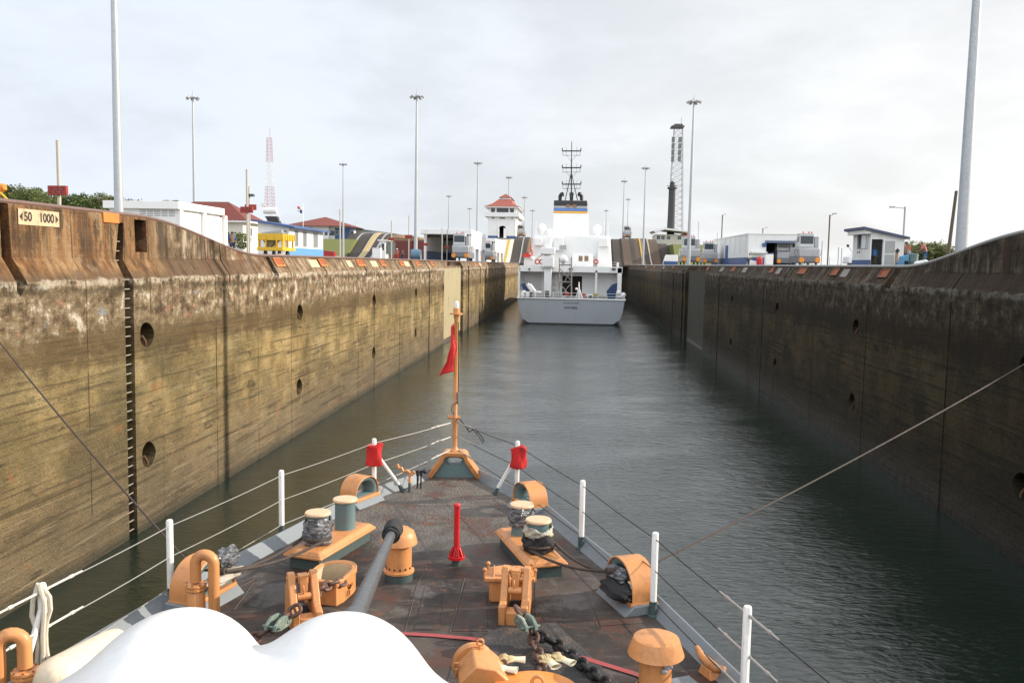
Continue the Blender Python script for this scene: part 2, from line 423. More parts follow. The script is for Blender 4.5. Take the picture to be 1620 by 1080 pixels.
def bool_cut(o, cutter):
    md = o.modifiers.new('cut', 'BOOLEAN'); md.operation = 'DIFFERENCE'; md.object = cutter; md.solver = 'EXACT'; md.use_self = True
    dg = bpy.context.evaluated_depsgraph_get(); me = bpy.data.meshes.new_from_object(o.evaluated_get(dg))
    o.modifiers.clear(); o.data = me; bpy.data.objects.remove(cutter)

HOLES_L = [(32.9, 7.75), (32.85, 2.95), (52.1, 7.58), (51.9, 2.96), (72.1, 7.5), (72.0, 3.05), (91.5, 7.52), (91.4, 3.2), (111.2, 7.5), (13.5, 7.6), (13.5, 3)]
HOLES_R = [(32.8, 7.35), (32.7, 2.9), (52.3, 7.4), (52.3, 2.95), (72.3, 7.5), (72.2, 2.9), (92.4, 7.4), (92.3, 2.8), (112, 7.5)]
NOTCH_L = [(25.0, .5), (41.2, .16), (47.6, .75), (58.0, .22), (69.2, .6), (90.4, .7), (100, .3)]
NOTCH_R = [(47.1, .9), (60, .2), (70.2, .4), (82, .2), (100.8, .4)]

def lock_wall(sgn, mat, label):
    W = 16.82 if sgn < 0 else 16.75
    Ys = [-60, -20, 0, 10, 18] + [20 + .75 * i for i in range(44)] + [54 + 6 * i for i in range(42)] + [305.0]
    JT = [5.43 * (k_ + .5) - 1.15 for k_ in range(-2, 40)]
    Ys = sorted([Y for Y in Ys if min(abs(Y - q_) for q_ in JT) > .2] + [q_ + e_ for q_ in JT for e_ in (-.008, .008) if -60 < q_ < 300])
    g = MB(); vs = []; fs = []; rj = random.Random(5 if sgn < 0 else 9); offs = {}
    W0 = W
    for Y in Ys:
        kk = math.floor((Y + 1.15) / 5.43 + .5)
        if kk not in offs: offs[kk] = ((rj.random() - .5) * .05, (rj.random() - .5) * .04)
        W = W0 + offs[kk][0]; T = wall_top(Y) + offs[kk][1] * .5; j = (rj.random() - .5) * .07; j2 = (rj.random() - .5) * .05
        f_ = smooth(11.08, 11.5, T)
        prof = [(W, -6), (W, 9.98 + j), (W + lerp0(.56, .46, f_), lerp0(T - .09, 10.72, f_) + j2 * f_), (W + lerp0(.58, .50, f_), T - lerp0(.06, .10, f_)), (W0 + .64, T), (W0 + 5.2, T), (W0 + 5.2, -6)]
        vs += [(sgn * a, Y, z) for a, z in prof]
    W = W0
    k = 7
    for i in range(len(Ys) - 1):
        for q in range(k): fs.append((i * k + q, i * k + (q + 1) % k, (i + 1) * k + (q + 1) % k, (i + 1) * k + q))
    fs += [tuple(range(k - 1, -1, -1)), tuple(range((len(Ys) - 1) * k, len(Ys) * k))]
    g.add(vs, fs)
    o = g.build('lock_wall', mat, label=label, cat='lock wall', smooth=25)
    c = MB()
    for Y, z in (HOLES_L if sgn < 0 else HOLES_R):
        rr = .56; pts = []
        for i in range(18):
            a = 2 * PI * i / 18; pts.append((rr * math.cos(a) * (1 + .08 * math.sin(3 * a + Y)), .50 * math.sin(a) * (1 + .06 * math.cos(2 * a + z))))
        c.prism(pts, (sgn * (W - .3), Y, z), (0, 1, 0), (0, 0, 1), (sgn * 1.1, 0, 0))
    for Y, wd in (NOTCH_L if sgn < 0 else NOTCH_R):
        zt = wall_top(Y) + .5; x0 = sgn * (W + .28)
        c.prism([(0, 9.7), (wd * .35, 9.55), (wd, 9.9), (wd * .9, zt), (.05, zt)], (sgn * (W - .2), Y, 0), (0, 1, 0), (0, 0, 1), (sgn * (1.7 if Y > 30 else .95), 0, 0))
    if sgn < 0:
        c.prism([(31.22, -3), (31.82, -3), (31.95, 9.8), (32.25, 12.1), (31.88, 12.1), (31.28, 9.8)], (-W + .3, 0, 0), (0, 1, 0), (0, 0, 1), (-1.15, 0, 0))
        c.box((-W - .95, 33.05, 11.0), (-W - .35, 34.0, 12.28))
        for y0, y1 in ((100, 100.6), (111.8, 131.6), (137.4, 139), (155, 156)):
            c.box((-W - .5, y0, -3), (-W + .2, y1, 10.3))
        c.box((-W - 2.5, 111.8, 10.3), (-W + .2, 131.6, 12))
    else:
        for y0, y1 in ((100.6, 101.1), (112, 131), (133, 135), (146, 147), (166, 166.6)):
            c.box((W - .2, y0, -3), (W + .5, y1, 10.3))
        c.box((W - .2, 112, 10.3), (W + 2.5, 131, 12))
    cu = c.build('cutter', None, smooth=0)
    bool_cut(o, cu)
    o.data.set_sharp_from_angle(angle=R(14))
    # dark interiors behind the round bollard holes
    # steel nosing along the top edge
    e = MB(); pts = [(sgn * (W + .58), Y, wall_top(Y) - .02) for Y in Ys if 8 < Y < 300]
    e.tube(pts, .085, 8); e.build('edge_nosing', M_steelcap if sgn < 0 else M_greycap, o)
    return o, W

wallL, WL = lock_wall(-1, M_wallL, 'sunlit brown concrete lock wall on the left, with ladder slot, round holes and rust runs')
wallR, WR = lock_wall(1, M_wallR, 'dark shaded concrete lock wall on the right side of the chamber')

# hooks inside the round holes
for (o, W, sgn, HH) in ((wallL, WL, -1, HOLES_L), (wallR, WR, 1, HOLES_R)):
    for Y, z in HH:
        if Y < 20: continue
        h = MB(); X = sgn * (W + .35)
        h.tube([(X, Y - .38, z - .42), (X, Y - .25, z - .1), (X - sgn * .25, Y - .12, z - .05), (X - sgn * .3, Y, z - .25), (X - sgn * .3, Y + .05, z - .42)], .055, 6)
        h.build('mooring_hook', paint('rusty_hook', (.12, .06, .035), .8, rust=.6), o)
# ladder in the slot
l = MB()
for k in range(34):
    z = -.5 + .36 * k; X = -WL - .12 if z < 10 else -WL - .60
    if z < 12.2: l.cyl((X, 31.20 if z < 10 else 31.8, z), (X, 31.90 if z < 10 else 32.3, z), .026, n=6)
l.cyl((-WL - .06, 31.24, -1), (-WL - .06, 31.24, 9.9), .035, n=6)
l.build('ladder', paint('ladder_steel', (.28, .25, .21), .6, rust=.4), wallL)

# painted distance sign on the raised end
S0 = atx(62, 345, -WL - .445)
sg = MB(); sg.box((S0.x, S0.y - 1.07, S0.z - .25), (S0.x + .012, S0.y + 1.07, S0.z + .25)); sgo = sg.build('painted_sign', M_cream, wallL)
M_ink = paint('stencil_ink', (.045, .035, .025), .8, amt=.1)
Mx = frame((S0.x + .018, S0.y, S0.z), (0, 1, 0), (0, 0, 1))
text_mesh('50', .40, M_ink, 'sign_lettering', wallL, Mx @ Matrix.Translation((-.60, 0, 0)), .012)
text_mesh('1000', .40, M_ink, 'sign_lettering', wallL, Mx @ Matrix.Translation((.38, 0, 0)), .012)
for a, d in ((-.94, -1), (.93, 1)):
    q = MB(); q.prism([(a + .09 * d, 0), (a - .07 * d, .13), (a - .07 * d, -.13)], (S0.x + .013, S0.y, S0.z), (0, 1, 0), (0, 0, 1), (.006, 0, 0)); q.build('sign_arrow', M_ink, wallL)

# line guides and painted plates on the sloped coping
def chamfer_frame(sgn, W, Y):
    a = Vector((sgn * (W - .02), Y, 10.0)); bq = Vector((sgn * (W + .54), Y, 10.95)); up = (bq - a).normalized()
    nrm = Vector((-sgn * up.z, 0, abs(up.x))); return a, up, nrm
def guide(o, sgn, W, Y, L, big=False, fill=None):
    a, up, nr = chamfer_frame(sgn, W, Y); h0, h1 = (.44, 1.0); t = .05
    g = MB(); y = Vector((0, 1, 0)); O = a + nr * .004
    out = [(-L / 2, h0), (L / 2, h0), (L / 2 * .94, h1), (-L / 2 * .94, h1)]
    inn = [(-L / 2 + t * 2, h0 + .10), (L / 2 - t * 2, h0 + .10), (L / 2 - t * 2, h1 - t), (-L / 2 + t * 2, h1 - t)]
    g.ring(out, inn, O, y, up, nr * .07); g.build('line_guide', M_orange if not fill else fill, o, bevel=.012)
    g = MB(); g.prism(inn, O + nr * .004, y, up, nr * .01); g.build('guide_throat', M_guide, o)
M_guideR = paint('weathered_guide', (.22, .085, .04), .7, (.06, .04, .03), .7, rust=.3); M_plateR = paint('weathered_plate', (.26, .24, .21), .8, (.08, .07, .06), .7)
def plate(o, sgn, W, Y, L, mat=None):
    a, up, nr = chamfer_frame(sgn, W, Y); g = MB()
    g.prism([(-L / 2, .38), (L / 2, .38), (L / 2, .95), (-L / 2, .95)], a + nr * .004, (0, 1, 0), up, nr * .015)
    g.build('painted_plate', mat or M_cream, o)
for px, L in ((442, 1.5), (511, 1.5), (571, 2.4), (606, 2.0), (636, 2.0), (661, 2.2), (684, 2.2), (752, 3), (775, 3)):
    guide(wallL, -1, WL, atx(px, 410, -WL - .3).y, L)
for px, L in ((497, 1.9), (592, 2.2), (644, 2.4), (553, 1.4), (760, 3)): plate(wallL, -1, WL, atx(px, 410, -WL - .3).y, L)
for px, L in ((1399, 1.3), (1321, 1.4), (1269, 2.2), (1221, 1.4), (1160, 2), (1120, 2), (1065, 2.5), (1035, 3), (1010, 3)):
    guide(wallR, 1, WR, atx(px, 425, WR + .3).y, L, fill=M_guideR)
for px, L in ((1337, 1.3), (1232, 1.5), (1178, 2), (1142, 2), (1050, 2.5), (1022, 3)): plate(wallR, 1, WR, atx(px, 425, WR + .3).y, L, M_plateR)
# orange guide on the raised left end
g = MB(); y0 = atx(160, 335, -WL - .52).y; y1 = atx(185, 335, -WL - .52).y
g.box((-WL - .56, y0, 12.05), (-WL - .42, y1, 12.42)); g.build('line_guide', M_orange, wallL, bevel=.02)
# pale gate-recess panel of the left wall
g = MB(); g.box((-WL - .49, 112.0, .5), (-WL - .40, 131.4, 10.0)); g.build('recess_panel', paint('pale_recess_panel', (.34, .29, .17), .7, (.14, .11, .06), .5, .5), wallL)
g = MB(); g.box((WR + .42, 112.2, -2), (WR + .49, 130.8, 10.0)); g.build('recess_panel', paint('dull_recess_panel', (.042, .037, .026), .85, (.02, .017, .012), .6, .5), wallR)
tag(wallL, kind='thing'); tag(wallR, kind='thing')

# ================================================================== the ship we stand on
ZD = 6.4; SHIPYAW = R(3.7)
BOW = Vector((-2.36, 17.41, ZD))
SHIP = Matrix.Translation(BOW) @ Matrix.Rotation(SHIPYAW, 4, 'Z'); SHIPI = SHIP.inverted()
def S(px, py, h=0.0): return SHIPI @ atz(px, py, ZD + h)              # ship frame: x right, y forward (bow = 0), z above the deck
M_buff = paint('buff_paint', (.60, .262, .095), .42, (.26, .12, .05), .6, 2.8, bump=.25, rust=.16, bscale=55)
M_teal = paint('teal_grey_paint', (.12, .19, .20), .5, (.20, .13, .07), .35, 3, rust=.08)
M_dteal = paint('dark_teal_paint', (.055, .085, .085), .55, (.12, .08, .05), .3, 3)
M_lgrey = paint('light_grey_blue_paint', (.19, .215, .235), .5, (.20, .15, .10), .3, 2, rust=.1)
M_swhite = paint('ship_white_paint', (.80, .80, .78), .4, (.36, .26, .16), .25, 2, bump=.03)
M_cap = paint('pale_tan_cap', (.68, .46, .29), .5, (.40, .25, .14), .25, 3)
M_wire = paint('dark_wire', (.035, .03, .028), .6, metal=.3)
M_wirew = paint('bright_wire', (.36, .35, .33), .45, metal=.4)
M_red = paint('fire_red_paint', (.50, .012, .016), .38, (.12, .01, .01), .25, 5)
M_cloth_red = paint('red_canvas', (.52, .018, .018), .85, (.25, .01, .01), .3, 6, bump=.3, bscale=120)
M_flagred = paint('red_flag_cloth', (.62, .03, .03), .8, (.45, .02, .02), .2, 6, bump=.1)
M_barrel = paint('gun_barrel_grey', (.115, .12, .13), .35, (.06, .06, .06), .3, 2, metal=.3)
M_canvas = paint('black_canvas', (.022, .022, .024), .85, amt=.1, bump=.5, bscale=30)
M_chain = paint('rusty_chain', (.115, .06, .045), .6, (.20, .15, .13), .5, 8, metal=.3, rust=.5, bscale=90)
M_chainb = paint('black_chain', (.020, .019, .019), .62, (.13, .06, .035), .45, 4, metal=.3, bscale=90)
M_dome = paint('gun_dome_white', (.74, .745, .75), .36, (.55, .52, .48), .16, 1.0, bump=.015)
M_rope = paint('white_rope', (.62, .57, .47), .9, bump=.8, bscale=70)
M_hawser = paint('brown_wire_rope', (.060, .043, .036), .75, amt=.4, bump=.9, bscale=60)
M_glove = paint('tan_leather', (.55, .44, .24), .85, (.22, .13, .07), .6, 9, bump=.5, bscale=60)
M_glovec = paint('pale_cotton_cuff', (.66, .62, .48), .9, (.40, .33, .2), .4, 8)

m, n, b = new_mat('silver_plastic_wrap'); v = n.obj()
n.put(b.inputs['Base Color'], n.mix(n.rng(n.noise(n.map(v, (5, 5, 16)), 2, 5, .7), .4, .65), (.10, .105, .115), (.42, .43, .45)))
b.inputs['Roughness'].default_value = .22; b.inputs['Metallic'].default_value = .35
n.put(b.inputs['Normal'], n.bump(n.noise(n.map(v, (3, 3, 9)), 3.5, 5, .7, 1.2), 1.0, .06)); M_wrap = m

# deck: dark non-skid paint, worn and rusty
m, n, b = new_mat('worn_deck_paint'); v = n.obj(); x, y, z = n.sep(v)
big = n.noise(v, .42, 6, .6); med = n.noise(v, 1.9, 8, .68, .5); fine = n.noise(v, 22, 5, .7); grit = n.noise(v, 70, 3, .7)
c = n.ramp(big, (.40, (.024, .018, .015)), (.5, (.050, .038, .032)), (.60, (.098, .078, .066)))
c = n.mix(n.rng(med, .48, .72, 0, .6), c, (.125, .102, .086))
scr = n.noise(n.map(v, (1.2, 9, 1), (0, 0, .4)), 1.5, 7, .7)
c = n.mix(n.rng(scr, .55, .67, 0, .5), c, (.165, .142, .124))
fwd = n.rng(y, -5.2, -3.4, 0, 1)
c = n.mix(n.math('MULTIPLY', fwd, n.rng(med, .34, .58, .25, .7)), c, (.175, .155, .135))
rr = n.noise(n.map(v, loc=(3, 8, 0)), .95, 9, .72, .3)
c = n.mix(n.rng(rr, .53, .59, 0, .7), c, (.105, .044, .028)); c = n.mix(n.rng(rr, .47, .40, 0, .55), c, (.150, .138, .130))
rr2 = n.noise(n.map(v, loc=(11, 2, 0)), 2.1, 9, .75)
c = n.mix(n.rng(rr2, .60, .65, 0, .85), c, (.20, .075, .028))
c = n.mix(n.rng(fine, .35, .62, 0, .30), c, (.035, .03, .03))
n.put(b.inputs['Base Color'], c); n.put(b.inputs['Roughness'], n.rng(med, .3, .7, .5, .8)); b.inputs['Specular IOR Level'].default_value = .3
bmp = n.voro(n.map(v, (1, .55, 1), (0, 0, .3)), 22)
hgt = n.math('ADD', n.math('MULTIPLY', n.math('MULTIPLY', bmp, fwd), 1.6), n.math('MULTIPLY', n.math('ADD', fine, grit), .45))
n.put(b.inputs['Normal'], n.bump(hgt, .7, .012)); M_deck = m

cutter = empty('patrol_ship', BOW, 'grey decked patrol ship in the foreground with tan fittings, seen over its bow', 'ship', mat=SHIP)
HW = [(0, .50), (.35, .68), (.8, .95), (1.5, 1.33), (2.6, 1.84), (4.1, 2.30), (5.4, 2.74), (6.7, 3.12), (7.6, 3.34), (8.6, 3.58), (10, 3.95), (12, 4.40), (15, 4.85), (19, 5.2), (26, 5.5), (32, 5.6)]
def hw(d):
    for (a, p), (c_, q) in zip(HW, HW[1:]):
        if d <= c_: return p + (q - p) * max(0, d - a) / (c_ - a)
    return HW[-1][1]
ds = [d * .25 for d in range(0, 40)] + [10, 11, 12, 14, 16, 19, 22, 26, 30]
g = MB()
inset = .15
Lp = [Vector((-hw(d) + inset * min(1, .4 + d), -d - .05, 0)) for d in ds]; Rp = [Vector((hw(d) - inset * min(1, .4 + d), -d - .05, 0)) for d in ds]
for i in range(len(ds) - 1): g.quad(Lp[i], Rp[i], Rp[i + 1], Lp[i + 1])
g.build('deck', M_deck, cutter, xf=SHIP, smooth=0)
for sgn in (-1, 1):                                                   # low sloping edge plate along each side
    g = MB(); inn = Lp if sgn < 0 else Rp
    vs = []; 
    for i, d in enumerate(ds):
        o_ = Vector((sgn * hw(d), -d - .02, .16)); a_ = inn[i]
        vs += [a_ + Vector((0, 0, .001)), o_, o_ + Vector((sgn * .02, 0, 0)), o_ + Vector((sgn * .02, 0, -.3)), a_ + Vector((0, 0, -.2))]
    fs = []
    for i in range(len(ds) - 1):
        for q in range(5): fs.append((i * 5 + q, i * 5 + (q + 1) % 5, (i + 1) * 5 + (q + 1) % 5, (i + 1) * 5 + q))
    g.add(vs, fs); g.build('gunwale_plate', M_lgrey, cutter, xf=SHIP)
    e = MB()                                                          # small brackets on the plate
    for k in range(3, 38, 3):
        d = ds[k]; a_ = inn[k]; o_ = Vector((sgn * hw(d), -d - .02, .16))
        e.prism([(0, 0), (1, 0), (1, 1)], a_ + Vector((0, -.006, .002)), Vector((o_.x - a_.x, 0, 0)), (0, 0, .15), (0, .012, 0))
    e.build('edge_bracket', M_lgrey, cutter, xf=SHIP)
g = MB(); rows = []                                                   # hull: flared bow below the deck edge
for d in ds:
    w_ = hw(d); k = []
    for t in (0, .3, .6, 1.0):
        z = -.02 - t * 7.4; ww = w_ * (1 - t * .55 * math.exp(-d / 14)) - .02; yy = -d - .04 - t * 3.2 * math.exp(-d / 2.5)
        k.append((ww, yy, z))
    rows.append(k)
for sgn in (-1, 1):
    for i in range(len(ds) - 1):
        for j in range(3):
            q = [rows[i][j], rows[i + 1][j], rows[i + 1][j + 1], rows[i][j + 1]]
            g.quad(*[(sgn * a, b_, c_) for a, b_, c_ in q])
for j in range(3):
    a, b_ = rows[0][j], rows[0][j + 1]; g.quad((-a[0], a[1], a[2]), (a[0], a[1], a[2]), (b_[0], b_[1], b_[2]), (-b_[0], b_[1], b_[2]))
    a, b_ = rows[-1][j], rows[-1][j + 1]; g.quad((-a[0], a[1], a[2]), (a[0], a[1], a[2]), (b_[0], b_[1], b_[2]), (-b_[0], b_[1], b_[2]))
g.build('hull', paint('hull_white', (.74, .74, .73), .5, amt=.2), cutter, xf=SHIP)

# weld lines and doubler plates
M_weld = paint('weld_bead', (.085, .072, .064), .6, (.20, .08, .04), .5, 6, rust=.3)
def seam(*pp, r=.0065):
    g = MB(); g.tube([S(*p, 0) + Vector((0, 0, .002)) for p in pp], r, 5); g.build('weld_seam', M_weld, cutter, xf=SHIP)
seam((712, 1000), (735, 915), (765, 912)); seam((712, 1000), (800, 1000)); seam((925, 935), (970, 930)); seam((925, 935), (945, 990), (1000, 985))
seam((640, 1003), (660, 925), (680, 890)); seam((330, 955), (405, 915), (402, 920), (370, 965)); seam((470, 872), (560, 873)); seam((640, 800), (830, 800))

def sheet(name, pts, h, mat):
    g = MB(); g.prism([(p.x, p.y) for p in [S(*q) for q in pts]], (0, 0, .0005), (1, 0, 0), (0, 1, 0), (0, 0, h)); return g.build(name, mat, cutter, xf=SHIP, bevel=.004)
M_plate = paint('doubler_plate', (.105, .10, .098), .5, (.15, .07, .04), .5, 1.6, rust=.25, bump=.4, bscale=50)
sheet('doubler_plate', [(715, 998), (737, 920), (768, 917), (772, 998)], .008, M_deck)
sheet('doubler_plate', [(846, 998), (846, 914), (875, 918), (888, 940), (890, 998)], .008, M_deck)
sheet('doubler_plate', [(930, 940), (985, 938), (1020, 985), (950, 990)], .008, M_deck)
sheet('doubler_plate', [(655, 996), (672, 930), (700, 928), (695, 996)], .007, M_deck)
m, n, b = new_mat('rubber_mat'); v = n.obj()
n.put(b.inputs['Base Color'], n.mix(n.rng(n.noise(v, 3, 5, .6), .45, .7), (.035, .033, .034), (.10, .075, .06)))
n.put(b.inputs['Normal'], n.bump(n.voro(n.map(v, rot=(0, 0, .7)), 24, 'F1'), .8, .012)); b.inputs['Roughness'].default_value = .65; M_mat = m
sheet('rubber_mat', [(748, 1018), (800, 985), (878, 985), (905, 1010), (1000, 1100), (700, 1100), (720, 1040)], .010, M_mat)
M_stripe = paint('faded_red_line', (.34, .06, .062), .65, (.12, .085, .075), .8, 4)
def arcstripe(pp, w):
    g = MB()
    P = [S(*p) for p in pp]
    for a, c_ in zip(P, P[1:]):
        d = (c_ - a).normalized(); nn = Vector((-d.y, d.x, 0)) * w / 2
        z = Vector((0, 0, .014)); g.quad(a - nn + z, c_ - nn + z, c_ + nn + z, a + nn + z)
    g.build('safety_line', M_stripe, cutter, xf=SHIP)
arcstripe([(560, 1000), (600, 1001), (640, 1003), (690, 1006), (764, 1013)], .085)
arcstripe([(918, 1040), (960, 1053), (1003, 1066), (1060, 1086)], .085)

# stanchions
def stanchion(px, py, brace=None, label=None, h=1.09):
    p = S(px, py, h); g = MB()
    g.lathe([(.043, .20), (.043, h - .03), (.036, h - .008), (.015, h)], (p.x, p.y, 0), 14)
    st = g.build('stanchion', M_swhite, cutter, xf=SHIP, label=label)
    g = MB(); g.lathe([(.075, 0), (.075, .02), (.048, .03), (.048, .20)], (p.x, p.y, 0), 14); g.build('socket', M_dteal, st, xf=SHIP)
    if brace:
        q = S(*brace); g = MB(); a = Vector((p.x, p.y, h * .78)); bq = Vector((q.x, q.y, .05))
        a2 = a + (bq - a) * .02; g.cyl(a2, bq + (a - bq) * .12, .032, n=12); g.build('brace', M_swhite, st, xf=SHIP)
        g = MB(); g.cyl((q.x, q.y, 0), bq + (a - bq) * .13, .036, n=10); g.cyl((q.x - .06, q.y, .05), (q.x + .06, q.y, .05), .02, n=8); g.build('brace_foot', M_dteal, st, xf=SHIP)
    return p
Ls = [stanchion(592, 693, (637, 778), 'white stanchion with a brace and a red bag, port side of the bow'), stanchion(445, 743), stanchion(268, 821), stanchion(66, 921, (28, 1108))]
Rs = [stanchion(819, 697, (783, 783), 'white stanchion with a brace and a red bag, starboard side of the bow'), stanchion(922, 759), stanchion(1037, 841), stanchion(1183, 957, (1176, 1140))]

# bullnose and jackstaff
def rounded_arch(half_b, half_t, h, n=14, p=.0):
    """trapezoid with rounded shoulders, from right foot over the top to left foot"""
    pts = [(half_b, 0)]
    r = half_t * .45
    for i in range(n):
        a = i / (n - 1) * PI / 2; pts.append((half_t - r + r * math.cos(a), h - r + r * math.sin(a)))
    for i in range(n):
        a = PI / 2 + i / (n - 1) * PI / 2; pts.append((-half_t + r + r * math.cos(a), h - r + r * math.sin(a)))
    pts.append((-half_b, 0)); return pts
def oval(cx, cy, rx, ry, N, start=-PI / 2 + .3):
    """inner polygon ordered like the arch (foot to foot)"""
    pts = []
    for i in range(N):
        a = start + (2 * PI - .6) * i / (N - 1); pts.append((cx + rx * math.copysign(abs(math.cos(a)) ** .75, math.cos(a)), cy + ry * math.copysign(abs(math.sin(a)) ** .8, math.sin(a))))
    return pts
OUT = rounded_arch(.56, .27, .52)
g = MB(); inn = oval(0, .33, .17, .085, len(OUT))
g.ring(OUT, inn, (0, -.10, 0), (1, 0, 0), (0, 0, 1), (0, .34, 0)); bn = g.build('bullnose', M_teal, cutter, xf=SHIP, bevel=.03)
g = MB(); scaled = [(a * .80, b_ * .86 - .002) for a, b_ in OUT]
# open frame standing proud of the throat
vs = []; 
for (a, b_), (c_, d_) in zip(OUT, scaled):
    vs += [(a * 1.04, -.20 - .06 * (1 - b_), b_ * 1.03), (c_, -.20, max(d_, 0)), (c_, -.09, max(d_, 0)), (a * 1.04, .22, b_ * 1.03)]
fs = []
for i in range(len(OUT) - 1):
    for q in range(4): fs.append((i * 4 + q, i * 4 + (q + 1) % 4, (i + 1) * 4 + (q + 1) % 4, (i + 1) * 4 + q))
fs += [(0, 1, 2, 3), tuple(len(vs) - 4 + q for q in (3, 2, 1, 0))]
g.add(vs, fs); g.build('frame_band', M_buff, bn, xf=SHIP, bevel=.015)
JX, JY = 0.0, -.02
g = MB(); g.lathe([(.10, .50), (.10, .55), (.055, .60), (.046, .64), (.046, 1.2), (.052, 1.21), (.052, 1.25), (.042, 1.27), (.042, 3.26), (.055, 3.28), (.055, 3.34), (.03, 3.36)], (JX, JY, 0), 14)
js = g.build('jackstaff', M_buff, cutter, xf=SHIP)
g = MB(); g.cyl((JX, JY, 3.35), (JX, JY, 3.38), .13, n=18); g.cyl((JX, JY, 3.38), (JX, JY, 3.48), .065, n=14); g.build('light_base', M_buff, js, xf=SHIP)
g = MB(); g.lathe([(.05, 3.48), (.055, 3.55), (.04, 3.61), (.012, 3.63)], (JX, JY, 0), 14); g.build('masthead_light', paint('lamp_glass', (.75, .75, .72), .12, amt=.05, bump=0), js, xf=SHIP)
g = MB(); g.cyl((JX - .12, JY, 1.23), (JX + .10, JY, 1.23), .035, n=10); g.sph((JX - .12, JY, 1.24), .045, 8, 6); g.cyl((JX, JY - .1, 1.23), (JX, JY + .08, 1.23), .03, n=8); g.build('clamp', M_buff, js, xf=SHIP)
g = MB(); g.tube([(JX + .03, JY - .06, 1.55 + .03 * k) if k % 2 else (JX + .06, JY - .08, 1.53 + .03 * k) for k in range(8)], .02, 6); g.tube([(JX + .05, JY - .06, 1.6), (JX + .06, JY - .06, 1.9), (JX + .045, JY - .05, 3.2)], .008, 5)
g.tube([(JX + .03, JY - .06, 1.55), (JX - .06, JY - .1, 1.5), (JX - .07, JY - .1, 1.38), (JX - .02, JY - .06, 1.3)], .008, 5); g.build('halyard', M_black, js, xf=SHIP)
# flag: limp red pennant
g = MB(); N1, N2 = 22, 10
for i in range(N1 + 1):
    t = i / N1; z = 3.18 - .98 * t
    wmax = .05 + .15 * t if t < .68 else .155 + .20 * (t - .68) / .32 * (1 - .25 * (t - .68) / .32)
    for j in range(N2 + 1):
        s_ = j / N2
        xx = JX - .05 + .11 * min(1, t * 2) - s_ * wmax - .09 * t; yy = JY - .06 + .05 * math.sin(s_ * 7 + t * 3) * (t + .15) + .03 * math.sin(t * 9)
        g.v.append(Vector((xx, yy, z + .16 * s_ * t * (1 if t < .7 else -.2) - .07 * s_)))
for i in range(N1):
    for j in range(N2): a = i * (N2 + 1) + j; g.f.append([a, a + 1, a + N2 + 2, a + N2 + 1]); g.mi.append(0)
fl = g.build('flag', M_flagred, xf=SHIP, label='limp plain red flag hanging from the bow staff', cat='flag', smooth=60)
md = fl.modifiers.new('thick', 'SOLIDIFY'); md.thickness = .006

# lifelines
def lerp(a, b_, t): return a + (b_ - a) * t
def sag(a, b_, k=8, s_=.015): return [lerp(a, b_, i / k) - Vector((0, 0, s_ * 4 * (i / k) * (1 - i / k))) for i in range(k + 1)]
def lifelines(sts, mat, sgn):
    heights = (1.00, .60, .20)
    jz = (1.13, .84, .57)
    ext = sts[-1] + (sts[-1] - sts[-2]) * 1.2
    for hz, z0 in zip(heights, jz):
        g = MB(); P = [Vector((JX + sgn * .05, JY, z0))] + [Vector((p.x, p.y, hz)) for p in sts] + [Vector((ext.x, ext.y, hz))]
        for a, c_ in zip(P, P[1:]): g.tube(sag(a, c_), .0068, 5)
        w = g.build('lifeline', mat, cutter, xf=SHIP)
        for a, c_ in ((P[0], P[1]), (P[-2], P[-3]), (P[-2], P[-1])):
            t = MB(); d = (c_ - a).normalized(); q = a + d * .10
            t.cyl(q, q + d * .30, .0125, n=8); t.cyl(q + d * .30, q + d * .36, .019, n=8); t.cyl(q - d * .05, q, .017, n=8); t.cyl(q + d * .36, q + d * .50, .010, n=6)
            t.build('turnbuckle', paint('pale_turnbuckle', (.62, .58, .52), .5, (.25, .15, .08), .4, 9) if sgn < 0 else paint('dull_turnbuckle', (.33, .31, .29), .5, (.2, .12, .07), .4, 9), w, xf=SHIP)
lifelines(Ls, M_wirew, -1); lifelines(Rs, M_wire, 1)
g = MB(); p0 = Vector((JX + .1, JY, 1.2))
g.tube([p0, (.22, -.15, 1.08), (.30, -.22, .98), (.42, -.3, 1.06), (.55, -.45, .96), (.62, -.5, .84)], .013, 5); g.tube([(.25, -.2, 1.03), (.33, -.25, 1.08), (.45, -.36, .99), (.60, -.47, .80)], .011, 5)
g.build('loose_line', M_black, xf=SHIP, label='loose black cord tied round the starboard top wire beside the bow staff', cat='cord')

